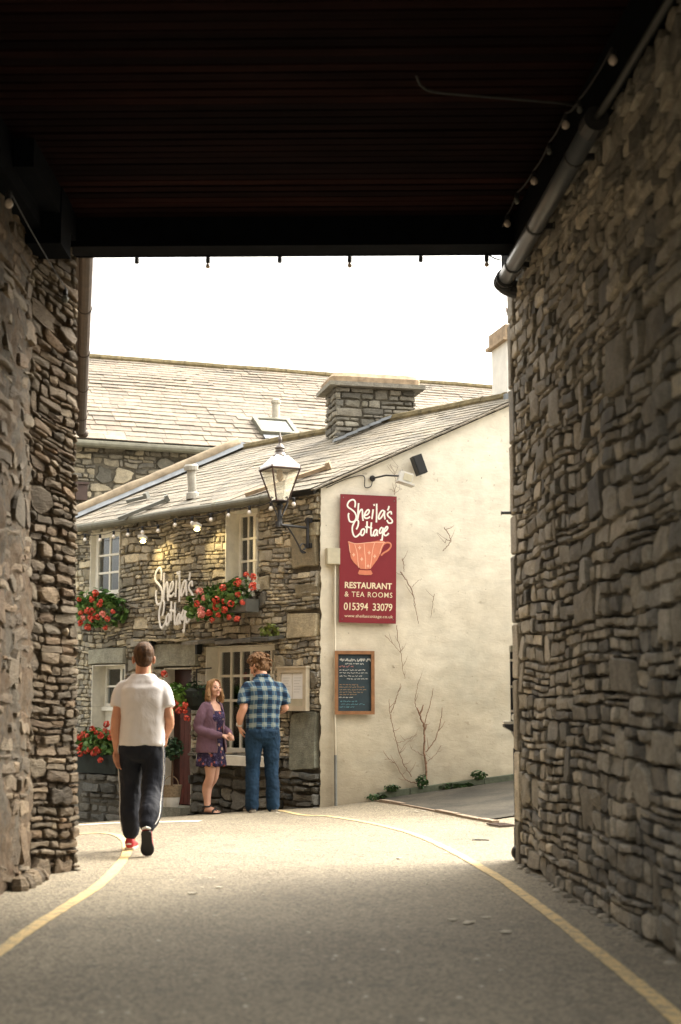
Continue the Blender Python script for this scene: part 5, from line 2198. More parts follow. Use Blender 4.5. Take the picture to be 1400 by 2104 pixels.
def planter(name, label, cat, box, flowers, seed, dep=0.2, n=420, leaf=0.035, group=None, trough=True, mat='leaf', cx=None, frn=0.25):
    """box: photo rectangle of the foliage on the front wall plane"""
    rng = random.Random(seed)
    px0, px1, py0, py1 = box
    a, _ = FF.uv(px0, (py0 + py1) / 2, dep)
    b, _ = FF.uv(px1, (py0 + py1) / 2, dep)
    _, v1 = FF.uv((px0 + px1) / 2, py0, dep)
    _, v0 = FF.uv((px0 + px1) / 2, py1, dep)
    c = FF.p((a + b) / 2, (v0 + v1) / 2, dep)
    t = empty(name, FF.p((a + b) / 2, v0, dep), label, cat, group)
    mb = MB()
    for k in range(7):
        f = 0.13 + 0.74 * k / 6
        leaf_blob(mb, FF.p(a + (b - a) * f, (v0 + v1) / 2 + (v1 - v0) * rng.uniform(-0.14, 0.14), dep + rng.uniform(-0.03, 0.06)), (b - a) * 0.17, frn * 0.8, (v1 - v0) * rng.uniform(0.3, 0.45), n // 7, leaf, rng, (FF.U, FF.N, V((0, 0, 1))))
    mb.build("foliage", M[mat], t)
    mb = MB()
    for k in range(14):
        u = rng.uniform(a + 0.05, b - 0.05)
        mb.tube([FF.p((a + b) / 2 + (u - (a + b) / 2) * 0.6, (v0 + v1) / 2 - 0.1, dep), FF.p(u, rng.uniform((v0 + v1) / 2, v1), dep + rng.uniform(0, 0.15))], 0.004, 5)
    mb.build("stems", M['weed'], t)
    for (px, py, r, m) in flowers:
        dd_ = dep + frn * rng.uniform(0.75, 1.0)
        u, v = FF.uv(px, py, dd_)
        flower_head(FF.p(u, v, dd_), r, rng, M['pink_petal'] if m else M['red_petal'], t)
    return t, (a, b, v0, v1)


z4 = lambda x, y: (150 + x / 5.185, 1060 + y / 5.185)
fl = [z4(x, y) + (0.036 + 0.007 * (i % 3), m) for i, (x, y, m) in enumerate([(65, 890, 0), (203, 888, 0), (240, 822, 0), (297, 912, 0), (285, 945, 0), (157, 1008, 0), (82, 1032, 0), (112, 1092, 1), (197, 1078, 0), (200, 1108, 0), (258, 1078, 0), (316, 1042, 1), (430, 1018, 0), (78, 1143, 0), (157, 1188, 0), (350, 1192, 0), (370, 1098, 0), (212, 1012, 0)])]
t, (a, b, v0, v1) = planter("window_box", "window box of red geraniums under the small upper window by the pier", "window box", (152, 245, 1206, 1290), fl, 41, 0.2, 1500, 0.042, "geranium boxes on the cottage front")
mb = MB()
mb.fbox(FF, a + 0.1, b - 0.12, v0 + 0.08, v0 + 0.28, 0.09, 0.29)
mb.build("trough", M['trough'], t)
z1 = lambda x, y: (140 + x / 2.593, 880 + y / 2.593)
fl = [z1(x, y) + (0.036 + 0.009 * (i % 3), m) for i, (x, y, m) in enumerate([(905, 885, 0), (825, 848, 0), (905, 822, 0), (950, 778, 0), (987, 790, 0), (985, 842, 0), (830, 922, 0), (868, 935, 0), (790, 915, 0), (722, 905, 1), (688, 935, 0), (790, 950, 0), (800, 995, 0), (752, 985, 0), (710, 968, 1), (858, 1005, 0), (902, 1015, 0), (710, 990, 1), (930, 928, 0), (835, 965, 0), (700, 870, 1), (768, 1020, 0)])]
t, (a, b, v0, v1) = planter("window_box", "window box of red geraniums in a grey trough under the tall upper window", "window box", (402, 506, 1192, 1276), fl, 43, 0.24, 1500, 0.038, "geranium boxes on the cottage front")
q0, q1 = FF.uv(484, 1240, 0.2), FF.uv(519, 1258, 0.2)
mb = MB()
ub = FF.uv(519, 1250, 0.2)[0]
ua = FF.uv(425, 1250, 0.2)[0]
zc0, zc1 = FF.uv(500, 1258, 0.2)[1], FF.uv(500, 1232, 0.2)[1]
mb.fbox(FF, ua, ub, zc0, zc1, 0.09, 0.31)
mb.build("trough", M['trough'], t)
mb = MB()
rng = random.Random(6)
mb2 = MB()
leaf_blob(mb, FF.p(ub - 0.18, zc1 + 0.14, 0.22), 0.24, 0.12, 0.16, 70, 0.03, rng, (FF.U, FF.N, V((0, 0, 1))))
mb.build("pale_foliage", leafmat("white_bloom", (0.4, 0.4, 0.32), (0.7, 0.68, 0.6)), t)
z5 = lambda x, y: (150 + x / 5, 1310 + y / 5)
fl = [z5(x, y) + (0.034 + 0.007 * (i % 3), m) for i, (x, y, m) in enumerate([(108, 985, 0), (198, 938, 0), (345, 888, 0), (238, 972, 0), (335, 955, 0), (283, 1005, 0), (145, 1010, 0), (385, 1030, 0), (75, 1025, 0), (90, 1105, 0), (165, 1150, 0), (215, 1185, 0), (275, 1165, 0), (282, 1258, 0), (62, 1130, 0), (130, 1175, 0), (240, 1150, 0), (75, 1195, 0), (390, 965, 0)])]
t, (a, b, v0, v1) = planter("geranium_planter", "red geraniums growing on a stone wall behind the walking man", "planter", (156, 240, 1500, 1564), fl, 47, 0.34, 1500, 0.038, None)
mb = MB()
mb.fbox(FF, a + 0.05, b + 0.15, v0 - 0.16, v0 + 0.10, 0.22, 0.46)
mb.build("trough", M['basketblack'], t)
# rough stone shelf under it
t2 = empty("low_stone_wall", FF.p((a + b) / 2, -0.5, 0.3), "low rubble stone wall under the geraniums left of the cottage door", "wall")
mb = MB()
us = FF.uv(262, 1640, 0.4)[0]
mb.fbox(FF, -0.1, us, -0.95, v0 - 0.18, 0.12, 0.44)
mb.build("core", M['joint'], t2)
mb = MB()
rng = random.Random(71)
FS = Frame(FF.p(0, 0, 0.44), FF.U)
for r in rubble(rng, us, v0 - 0.16, band=(0.14, 0.26), hs=(0.06, 0.15), ws=(0.12, 0.34), big=0.35, v0=-0.7):
    stone(mb, FS, r, rng, prot=(0.0, 0.07), gap=0.01, rough=0.26, crisp=0.2)
FSE = Frame(FF.p(us, 0, 0.44), -FF.N)
for r in rubble(rng, 0.34, v0 - 0.16, band=(0.14, 0.26), hs=(0.06, 0.15), ws=(0.12, 0.34), big=0.5, v0=-0.7):
    stone(mb, FSE, r, rng, prot=(0.0, 0.05), gap=0.01, rough=0.26, crisp=0.2)
mb.build("stone_cladding", M['stone_base'], t2)

# hanging basket by the door
fl = [z5(x, y) + (0.037 + 0.007 * (i % 3), 0) for i, (x, y) in enumerate([(1068, 668), (1152, 690), (1092, 748), (1158, 752), (1168, 830), (940, 375), (1040, 700)])]
t, (a, b, v0, v1) = planter("hanging_basket", "hanging basket of bright greenery and red flowers beside the door", "hanging basket", (349, 395, 1404, 1462), fl, 53, 0.36, 520, 0.035, None, mat='leaf_bright', frn=0.18)
cu0, cv0 = FF.uv(404, 1428, 0.3)
mb = MB()
mb.lathe([(0.06, -0.20), (0.13, -0.14), (0.17, -0.03), (0.175, 0.05), (0.13, 0.09)], FF.p(cu0, cv0, 0.3), 14)
mb.build("basket", M['basketblack'], t)
mb = MB()
rng = random.Random(10)
leaf_blob(mb, FF.p(cu0, cv0 + 0.02, 0.3), 0.2, 0.18, 0.17, 260, 0.03, rng, (FF.U, FF.N, V((0, 0, 1))))
mb.build("trailing_leaves", M['leaf_dark'], t)
mb = MB()
mb.tube([FF.p(cu0, cv0 + 0.1, 0.3), FF.p(cu0, cv0 + 0.34, 0.3), FF.p(cu0, cv0 + 0.36, 0.05)], 0.01, 6)
mb.build("hook", M['black_metal'], t)

# clipped ball tree in a basket
cu0, cv0 = FF.uv(356, 1538, 0.42)
zf = FF.uv(350, 1657, 0.42)[1]
t = empty("topiary_tree", FF.p(cu0, zf, 0.42), "small clipped ball tree in a wicker basket by the door", "tree")
mb = MB()
rng = random.Random(12)
leaf_blob(mb, FF.p(cu0, cv0, 0.42), 0.15, 0.15, 0.15, 800, 0.018, rng)
mb.build("crown", M['leaf_dark'], t)
mb = MB()
mb.tube([FF.p(cu0 - 0.02, zf + 0.2, 0.42), FF.p(cu0, cv0, 0.42)], 0.014, 8)
mb.build("trunk", M['stem'], t)
mb = MB()
cb_ = FF.p(cu0 - 0.03, zf, 0.42)
mb.lathe([(0.10, 0.0), (0.115, 0.06), (0.125, 0.13)], cb_, 16)
mb.build("pot", M['white_render'], t)
mb = MB()
mb.lathe([(0.126, 0.125), (0.145, 0.27), (0.15, 0.28), (0.13, 0.275), (0.1, 0.24)], cb_, 16)
hp = [cb_ + V((0.14 * math.cos(k * math.pi / 8) * 0.7, 0, 0.27 + 0.13 * math.sin(k * math.pi / 8))) for k in range(9)]
mb.tube(hp, 0.007, 6)
mb.build("basket", M['wicker'], t)

# fern tuft on the canopy
cu0, cv0 = FF.uv(553, 1304, 0.16)
t = empty("fern_tuft", FF.p(cu0, cv0, 0.16), "yellow green fern growing on the slate canopy over the big window", "fern")
mb = MB()
rng = random.Random(15)
leaf_blob(mb, FF.p(cu0, cv0 + 0.05, 0.16), 0.17, 0.1, 0.085, 150, 0.026, rng, (FF.U, FF.N, V((0, 0, 1))))
mb.build("fronds", M['leaf_fern'], t)
mb = MB()
for k in range(6):
    mb.tube([FF.p(cu0, cv0 - 0.02, 0.16), FF.p(cu0 + rng.uniform(-.14, .14), cv0 + 0.08, 0.16)], 0.004, 5)
mb.build("stems", M['stem'], t)

# cable looping across the front
mb = MB()
c = [FF.p(*FF.uv(x, y, 0.075), 0.075) for x, y in ((246, 1233), (262, 1242), (285, 1249), (310, 1249), (335, 1245), (362, 1254), (386, 1264), (410, 1267))]
mb.tube(crom(c, 5), 0.008, 6)
setp(mb.build("wall_cable", M['pale_cable']), "pale cable looping across the slate front behind the white lettering", "cable")
for (x, y) in ((313, 1325), (408, 1328)):
    mb = MB()
    u, v = FF.uv(x, y, 0.08)
    mb.fbox(FF, u - 0.022, u + 0.022, v - 0.11, v + 0.06, 0.03, 0.12)
    mb.build("iron_clip", M['speaker'], cot)

# ------------------------------------------------------------------ climbers and weeds on the gable
def vine(name, label, paths, mat='twig', group=None, seed=1):
    rng = random.Random(seed)
    p0 = FG.p(*FG.uv(paths[0][0][0], paths[0][0][1], 0.06), 0.06)
    t = empty(name, p0, label, "climber", group)
    mb = MB()
    mb2 = MB()
    for i, p in enumerate(paths):
        r0, r1 = p[-1][0] * 0.62, p[-1][1] * 0.75
        c = [FG.p(*FG.uv(x, y, 0.07), 0.07) for x, y in p[:-1]]
        c = crom(c, 6)
        n = len(c)
        for k in range(n):
            c[k] = c[k] + FG.N * rng.uniform(-0.006, 0.006) + V((0, 0, rng.uniform(-0.008, 0.008))) + FG.U * rng.uniform(-0.006, 0.006)
        (mb if i == 0 else mb2).tube(c, [r0 + (r1 - r0) * k / (n - 1) for k in range(n)], 6)
        for k in range(2, n, 5):
            if rng.random() < 0.55:
                d = FG.U * rng.uniform(-0.12, 0.12) + V((0, 0, rng.uniform(0.0, 0.14)))
                mb2.tube([c[k], c[k] + d * 0.6 + FG.N * 0.01, c[k] + d + V((0, 0, 0.02))], [r1 * 1.1, r1 * 0.9, r1 * 0.6], 4)
    mb.build("stem", M[mat], t)
    if mb2.v:
        mb2.build("twigs", M[mat], t)


z4g = lambda x, y: (620 + x / 2.917, 1300 + y / 2.917)
P = lambda pts, r: [z4g(x, y) for x, y in pts] + [r]
vine("climbing_plant", "leafless climber with a red brown main stem on the lower gable wall", [
    P([(750, 890), (745, 800), (735, 720), (735, 640), (735, 570), (715, 510), (690, 450)], (0.024, 0.014)),
    P([(735, 570), (745, 510), (765, 450), (780, 380), (790, 330)], (0.010, 0.004)),
    P([(745, 715), (790, 660), (820, 590), (835, 520), (845, 450)], (0.011, 0.005)),
    P([(735, 740), (700, 720), (665, 700)], (0.007, 0.003)),
    P([(760, 770), (810, 720), (840, 670)], (0.006, 0.003)),
    P([(700, 480), (680, 420), (690, 350), (700, 300)], (0.008, 0.003))], seed=3)
vine("climbing_plant", "thin leafless climber rising left of the main stem below the blackboard's right", [
    P([(690, 900), (640, 890), (600, 850), (575, 800), (545, 770), (500, 755)], (0.010, 0.004)),
    P([(660, 860), (620, 800), (585, 720), (565, 640), (545, 560), (530, 480), (525, 400)], (0.009, 0.004)),
    P([(535, 480), (560, 420), (580, 360), (595, 320)], (0.009, 0.004)),
    P([(575, 660), (610, 650), (690, 610)], (0.005, 0.003)),
    P([(590, 720), (630, 660), (660, 640)], (0.004, 0.002))], seed=4)
z3g = lambda x, y: (620 + x / 2.917, 860 + y / 2.917)
P = lambda pts, r: [z3g(x, y) for x, y in pts] + [r]
vine("climbing_plant", "dead climber stems running down beside the red sign's right edge", [
    P([(590, 920), (630, 970), (660, 1030), (675, 1080), (685, 1150), (700, 1230)], (0.012, 0.004)),
    P([(605, 840), (612, 880), (615, 920)], (0.009, 0.004)),
    P([(660, 1010), (690, 980), (720, 960)], (0.005, 0.002)),
    P([(570, 1240), (580, 1330), (595, 1400), (605, 1500), (620, 1560)], (0.007, 0.003)),
    P([(500, 1300), (540, 1340), (590, 1400)], (0.005, 0.003)),
    P([(795, 1050), (785, 1110), (775, 1190)], (0.006, 0.003))], seed=5)
vine("climbing_plant", "small hooked dead twig alone in the middle of the gable", [
    P([(855, 655), (880, 690), (895, 735), (870, 765), (845, 792)], (0.008, 0.005)),
    P([(895, 735), (870, 725), (862, 745)], (0.007, 0.003))], seed=6)
vine("climbing_plant", "bare twigs sprouting behind the white floodlight above the sign", [
    P([(555, 455), (565, 400), (560, 340), (545, 300), (530, 275)], (0.006, 0.003)),
    P([(562, 330), (575, 300), (578, 280)], (0.004, 0.002)),
    P([(560, 450), (580, 430), (600, 425)], (0.004, 0.002)),
    P([(558, 440), (540, 428), (530, 425)], (0.004, 0.002))], seed=7)

rng = random.Random(18)
labs = {775: "weed clump at the foot of the gable left of the climbers", 868: "weed tuft at the base of the main climber stem", 805: "weeds on the ledge between the first clump and the main climber", 925: "spreading weed on the lane edge right of the main climber", 985: "weed tuft farthest right along the foot of the gable", 958: "low weed strip just left of the rightmost tuft"}
for (px, py, w, h) in ((775, 1628, 0.14, 0.06), (805, 1613, 0.1, 0.05), (868, 1606, 0.07, 0.11), (925, 1613, 0.13, 0.06), (958, 1603, 0.12, 0.04), (985, 1588, 0.1, 0.07)):
    u, v = FG.uv(px, py, 0.14)
    c = FG.p(u, 0, 0.14)
    g = gz(c.x, c.y) + 0.012
    if px in (805, 868, 985): g += 0.09
    c.z = g + h * 0.5
    t = empty("weed_clump", (c.x, c.y, g), labs[px], "weed", "weeds along the foot of the gable")
    mb = MB()
    leaf_blob(mb, c, w * 1.1, 0.07, h * 0.8, 190, 0.017, rng, (FG.U, FG.N, V((0, 0, 1))), 1.0)
    mb.build("leaves", M['weed'], t)
# sprig growing at the top of the lane wall's corner
p = wallray(1046, 640, 0.0)
mb = MB()
rng = random.Random(2)
for k in range(7):
    mb.tube([p + V((0.0, 0.03, 0)), p + V((-0.03 - 0.03 * rng.random(), 0.03, 0.03 * k - 0.08)), p + V((-0.06 - 0.03 * rng.random(), 0.03, 0.035 * k - 0.09))], [0.004, 0.003, 0.0015], 4)
setp(mb.build("wall_sprig", M['twig']), "tiny dry sprig growing out of the lane wall's upper corner", "sprig")
# ------------------------------------------------------------------ people
def fabric(name, c, var=0.12, scale=5, wr=0.35, wscale=9, rough=0.9, stretch=(1, 1, 0.6)):
    q = N(name).set(rough, 0, 0.2)
    vec = q.coord(scale=stretch)
    f = q.noise(vec, scale, 4)
    q.col(q.ramp(f, [(0.3, tuple(x * (1 - var) for x in c)), (0.7, tuple(min(1, x * (1 + var)) for x in c))]))
    q.bump(q.noise(vec, wscale, 4, 0.55, 0.8), wr, 0.03)
    return q.m


def skinmat(name, c):
    q = N(name).set(0.55, 0, 0.4)
    vec = q.coord()
    q.col(q.ramp(q.noise(vec, 9, 4), [(0.3, (c[0] * 0.88, c[1] * 0.8, c[2] * 0.78)), (0.7, c)]))
    q.b.inputs["Subsurface Weight"].default_value = 0.08
    q.b.inputs["Subsurface Radius"].default_value = (0.02, 0.008, 0.004)
    return q.m


def hairmat(name, a, b):
    q = N(name).set(0.65, 0, 0.15)
    vec = q.coord(scale=(1, 1, 0.35))
    f = q.noise(vec, 45, 4, 0.7)
    q.col(q.ramp(f, [(0.3, a), (0.7, b)]))
    q.bump(f, 0.6, 0.012)
    return q.m


SKIN1 = skinmat("tanned_skin", (0.52, 0.26, 0.16))
SKIN2 = skinmat("fair_skin", (0.6, 0.34, 0.235))
SKIN3 = skinmat("pale_skin", (0.6, 0.35, 0.25))
EYEW = plain("eye_white", (0.27, 0.22, 0.19), 0.3, var=0.02)
IRIS = plain("iris", (0.04, 0.03, 0.025), 0.2)
LIPS = plain("lips", (0.42, 0.15, 0.12), 0.5, var=0.05)
BROW = plain("brow", (0.2, 0.12, 0.07), 0.8)


def limb(mb, pts, rad, n=14, k=4, flat=False):
    c = crom(pts, k)
    m = len(c)
    rr = []
    for i in range(m):
        f = i / (m - 1) * (len(rad) - 1)
        a = min(int(f), len(rad) - 2)
        t = f - a
        t = t * t * (3 - 2 * t)
        rr.append(rad[a] * (1 - t) + rad[a + 1] * t)
    mb.tube(c, rr, n)
    mb.ell(c[0], rr[0], rr[0], rr[0], n=n, m=8)
    if not flat:
        mb.ell(c[-1], rr[-1], rr[-1], rr[-1], n=n, m=8)


def torso(mb, secs, n=28, e=0.85):
    rs = []
    for (cx, cy, z, rx, ry) in secs:
        ring = []
        for k in range(n):
            a = 2 * math.pi * k / n
            cs, sn = math.cos(a), math.sin(a)
            ring.append(V((cx + math.copysign(abs(cs) ** e, cs) * rx, cy + math.copysign(abs(sn) ** e, sn) * ry, z)))
        rs.append(ring)
    mb.rings(rs)


def smooth_secs(secs, k=4):
    """interpolate 5-vectors"""
    out = []
    for i in range(len(secs) - 1):
        for j in range(k):
            t = j / k
            t2 = t * t * (3 - 2 * t)
            out.append(tuple(a + (b - a) * (t if q == 2 else t2) for q, (a, b) in enumerate(zip(secs[i], secs[i + 1]))))
    out.append(secs[-1])
    return out


def hand(mb, w, d, nrm, side, curl=0.5, s=1.0):
    """w wrist, d direction of the palm, nrm palm facing, side the thumb's side"""
    d = V(d).normalized()
    nrm = V(nrm)
    nrm = (nrm - d * nrm.dot(d)).normalized()
    x = d.cross(nrm) * side
    w = V(w)
    # palm
    rs = []
    for (t, wd, th) in ((-0.01, 0.027, 0.021), (0.02, 0.034, 0.019), (0.055, 0.041, 0.018), (0.085, 0.041, 0.015), (0.097, 0.036, 0.011)):
        rs.append([w + d * t * s + x * math.cos(a) * wd * s + nrm * math.sin(a) * th * s for a in [2 * math.pi * k / 14 for k in range(14)]])
    mb.rings(rs)
    ln = [0.072, 0.082, 0.076, 0.06]
    for i in range(4):
        off = (0.030 - 0.020 * i) * s
        b = w + d * (0.085 - 0.004 * abs(i - 1)) * s + x * off
        dd = (d + x * (0.10 - 0.065 * i)).normalized()
        pts = [b]
        ang = 0.0
        p = b
        for j, fr in enumerate((0.45, 0.3, 0.25)):
            ang += curl * (0.75 + 0.12 * i + 0.1 * j)
            q = dd * math.cos(ang) + nrm * math.sin(ang)
            p = p + q * ln[i] * fr * s
            pts.append(p)
        mb.tube(pts, [0.0098 * s, 0.009 * s, 0.0085 * s, 0.007 * s], 8)
        mb.ell(pts[-1], 0.007 * s, 0.007 * s, 0.007 * s, n=8, m=6)
    b = w + d * 0.022 * s + x * 0.028 * s
    t1 = (d * 0.72 + x * 0.62 + nrm * 0.3).normalized()
    t2 = (d * 0.9 + x * 0.22 + nrm * (0.2 + 0.5 * curl)).normalized()
    pts = [b, b + t1 * 0.036 * s, b + t1 * 0.036 * s + t2 * 0.03 * s, b + t1 * 0.036 * s + t2 * 0.054 * s]
    mb.tube(pts, [0.014 * s, 0.0115 * s, 0.0098 * s, 0.0075 * s], 8)
    mb.ell(pts[-1], 0.0075 * s, 0.0075 * s, 0.0075 * s, n=8, m=6)


def head(mb, c, rot, s=1.0, female=False):
    """c: centre of the head, faces local +y turned by rot"""
    def P(x, y, z): return c + rot @ V((x * s, y * s, z * s))

    def E(x, y, z, a, b, d, r2=None):
        mb.ell(P(x, y, z), a * s, b * s, d * s, rot @ r2 if r2 is not None else rot)
    E(0, -0.012, 0.028, 0.076, 0.096, 0.088)
    E(0, 0.022, -0.028, 0.062, 0.070, 0.082)
    jw = 0.047 if female else 0.055
    E(0, 0.034, -0.078, jw, 0.05, 0.036)
    E(0, 0.066, -0.096, 0.022, 0.022, 0.018)
    E(0, 0.082, 0.010, 0.05, 0.012, 0.018)
    for sx in (-1, 1):
        E(sx * 0.038, 0.062, -0.032, 0.026, 0.024, 0.026)
        er = Matrix.Rotation(sx * 0.35, 3, 'Z')
        E(sx * 0.079, -0.008, -0.018, 0.010, 0.024, 0.033, er)
        E(sx * 0.082, -0.010, 0.0, 0.008, 0.018, 0.014, er)
        E(sx * 0.017, 0.093, -0.040, 0.010, 0.012, 0.009)
    mb.tube([P(0, 0.086, 0.012), P(0, 0.098, -0.015), P(0, 0.110, -0.034), P(0, 0.096, -0.046)], [0.009 * s, 0.011 * s, 0.014 * s, 0.011 * s], 10)
    E(0, 0.083, -0.066, 0.022, 0.010, 0.006)
    E(0, 0.082, -0.075, 0.019, 0.010, 0.006)


def face_bits(c, rot, s, root):
    def P(x, y, z): return c + rot @ V((x * s, y * s, z * s))
    for sx in (-1, 1):
        mb = MB()
        mb.ell(P(sx * 0.031, 0.083, -0.006), 0.0135 * s, 0.009 * s, 0.0075 * s, rot, 10, 8)
        e = mb.build("eye", EYEW, root, smooth=True, local=True)
        mb = MB()
        mb.ell(P(sx * 0.031, 0.0905, -0.005), 0.0062 * s, 0.003 * s, 0.0066 * s, rot, 10, 8)
        mb.build("iris", IRIS, e, smooth=True)
        mb = MB()
        mb.tube([P(sx * 0.014, 0.0945, 0.016), P(sx * 0.032, 0.094, 0.021), P(sx * 0.05, 0.084, 0.015)], [0.003 * s, 0.004 * s, 0.002 * s], 6)
        mb.build("eyebrow", BROW, root, local=True)
    mb = MB()
    mb.tube([P(-0.019, 0.088, -0.071), P(-0.009, 0.0925, -0.0685), P(0, 0.0935, -0.0695), P(0.009, 0.0925, -0.0685), P(0.019, 0.088, -0.071)], [0.0015 * s, 0.003 * s, 0.0032 * s, 0.003 * s, 0.0015 * s], 6)
    mb.tube([P(-0.015, 0.088, -0.073), P(0, 0.0925, -0.0755), P(0.015, 0.088, -0.073)], [0.0015 * s, 0.0036 * s, 0.0015 * s], 6)
    mb.build("mouth", LIPS, root, local=True)


def shoe(root, name, heel, toe, upv, mats, w=0.047, h=0.075, sole=0.022, sandal=False):
    """heel and toe: points under the foot; upv: up of the foot"""
    heel, toe, u = V(heel), V(toe), V(upv).normalized()
    L = (toe - heel)
    l = L.length
    f = L.normalized()
    u = (u - f * u.dot(f)).normalized()
    x = f.cross(u)

    def outline(z, k=1.0):
        pr = [(0.0, 0.45), (0.03, 0.72), (0.12, 0.82), (0.3, 0.8), (0.5, 0.85), (0.7, 1.05), (0.85, 0.98), (0.95, 0.72), (1.0, 0.35)]
        a = [heel + f * l * t + x * w * q * k + u * z for t, q in pr]
        b = [heel + f * l * t - x * w * q * k + u * z for t, q in reversed(pr)]
        return a + b
    mb = MB()
    mb.rings([outline(0, 0.97), outline(sole * 0.5, 1.03), outline(sole, 1.0)])
    so_ = mb.build("sole", mats[1], root, local=True)
    if sandal:
        return so_
    mb = MB()
    rs = []
    for (t, wd, z0, z1) in ((0.0, 0.5, sole, h * 0.95), (0.06, 0.78, sole * 0.8, h * 1.08), (0.2, 0.8, sole * 0.8, h * 1.1), (0.36, 0.8, sole * 0.8, h * 0.98), (0.52, 0.85, sole * 0.8, h * 0.78), (0.7, 1.0, sole * 0.8, h * 0.6), (0.86, 0.92, sole * 0.8, h * 0.5), (0.96, 0.66, sole * 0.8, h * 0.4), (1.0, 0.3, sole, h * 0.33)):
        c = heel + f * l * t + u * ((z0 + z1) / 2)
        hh = (z1 - z0) / 2
        rs.append([c + x * w * wd * math.copysign(abs(math.cos(a)) ** 0.8, math.cos(a)) + u * hh * math.sin(a) for a in [2 * math.pi * k / 16 for k in range(16)]])
    mb.rings(rs)
    return mb.build("shoe", mats[0], root, smooth=True, local=True)


def wrinkle(a=0.004, f=(9, 9, 5), seed=1.0):
    def fn(co, n):
        return n * (a * noise.noise(V((co.x * f[0], co.y * f[1], co.z * f[2] + seed))) + a * 0.5 * noise.noise(V((co.x * f[0] * 2.3, co.y * f[1] * 2.3, co.z * f[2] * 3 + seed))))
    return fn


# ================= the walking man, seen from behind
gp = on_ground(296, 1744)
RX = (297 - 700) / FPX * 12.12
root = empty("person", (RX, 12.12, 0), "man walking away in a white t-shirt, dark track trousers and red shoes", "person", rz=R(3))
sh = 1.405
nk = V((0.0, 0.0, 1.50))
hc = V((0.0, 0.035, 1.612))
hr = Matrix.Rotation(R(4), 3, 'Z') @ Matrix.Rotation(R(-3), 3, 'X')
mb = MB()
torso(mb, smooth_secs([(0, 0, 0.82, 0.12, 0.09), (0, 0, 0.95, 0.155, 0.105), (0, 0, 1.08, 0.145, 0.1), (0, 0, 1.28, 0.17, 0.11), (0, 0, 1.40, 0.165, 0.09), (0, 0.0, 1.46, 0.09, 0.065)]))
limb(mb, [(0, 0.0, 1.42), (0, 0.012, 1.50), (0, 0.028, 1.58)], [0.072, 0.066, 0.062])
head(mb, hc, hr, 1.09)
limb(mb, [(-0.13, 0, 1.37), (-0.17, -0.005, 1.34), (-0.216, -0.04, 1.10)], [0.05, 0.05, 0.043])
limb(mb, [(-0.216, -0.04, 1.10), (-0.222, -0.03, 1.0), (-0.208, 0.0, 0.845)], [0.043, 0.042, 0.028])
hand(mb, (-0.208, 0.0, 0.845), (0.14, 0.06, -1), (0.75, -0.7, 0.0), 1, 0.28, 1.05)
limb(mb, [(0.13, 0, 1.37), (0.17, 0.0, 1.34), (0.222, -0.02, 1.12)], [0.05, 0.05, 0.044])
limb(mb, [(0.222, -0.02, 1.12), (0.224, 0.05, 1.05), (0.19, 0.15, 0.96)], [0.044, 0.042, 0.029])
hand(mb, (0.19, 0.15, 0.96), (-0.15, 0.5, -0.8), (-0.95, -0.2, -0.2), 1, 1.15, 1.05)
lk, la = V((-0.098, 0.12, 0.50)), V((-0.088, 0.16, 0.10))
rk, ra = V((0.10, -0.06, 0.50)), V((0.088, -0.36, 0.215))
limb(mb, [(-0.085, 0, 0.9), lk, la], [0.085, 0.058, 0.04])
limb(mb, [(0.085, 0, 0.9), rk, ra], [0.085, 0.058, 0.04])
remeshed(mb, "body", SKIN1, root, 0.006, 4)
face_bits(hc, hr, 1.09, root)
# hair
mb = MB()
hr0 = hr
hr = hr.copy() * 1.09
mb.ell(hc + hr @ V((0, -0.020, 0.034)), 0.083, 0.099, 0.088, hr)
mb.ell(hc + hr @ V((0, -0.048, -0.012)), 0.070, 0.066, 0.070, hr)
mb.ell(hc + hr @ V((0, 0.030, 0.092)), 0.058, 0.055, 0.040, hr)
rng = random.Random(4)
for k in range(46):
    a = rng.uniform(0, 6.28)
    r_ = rng.uniform(0, 0.06)
    b = V((math.cos(a) * r_, math.sin(a) * r_ * 1.1 - 0.005, 0.112 - r_ * r_ * 7))
    mb.tube([hc + hr @ b, hc + hr @ (b + V((rng.uniform(-.012, .012), rng.uniform(0, .02), 0.016)))], [0.010, 0.004], 6)
remeshed(mb, "hair", hairmat("short_brown_hair", (0.014, 0.008, 0.005), (0.10, 0.05, 0.022)), root, 0.005, 2, disp=wrinkle(0.003, (40, 40, 30), 2))
# t-shirt
mb = MB()
torso(mb, smooth_secs([(0.0, -0.005, 0.875, 0.196, 0.138), (0.0, -0.005, 0.93, 0.194, 0.136), (0, -0.005, 1.08, 0.188, 0.128), (0, -0.01, 1.25, 0.195, 0.133), (0, -0.01, 1.345, 0.19, 0.122), (0, -0.004, 1.405, 0.158, 0.1), (0, -0.002, 1.45, 0.115, 0.084), (0, 0.0, 1.476, 0.088, 0.078)]))
for sx in (-1, 1):
    limb(mb, [(sx * 0.10, -0.003, 1.375), (sx * 0.165, -0.003, 1.36), (sx * 0.198, -0.015, 1.28), (sx * 0.215, -0.03, 1.195)], [0.058, 0.062, 0.062, 0.063], flat=True)
remeshed(mb, "tshirt", fabric("white_tshirt", (0.60, 0.575, 0.575), 0.05, 5, 0.38, 8, stretch=(1, 1, 0.7)), root, 0.008, 16, disp=wrinkle(0.009, (7, 7, 5), 3))
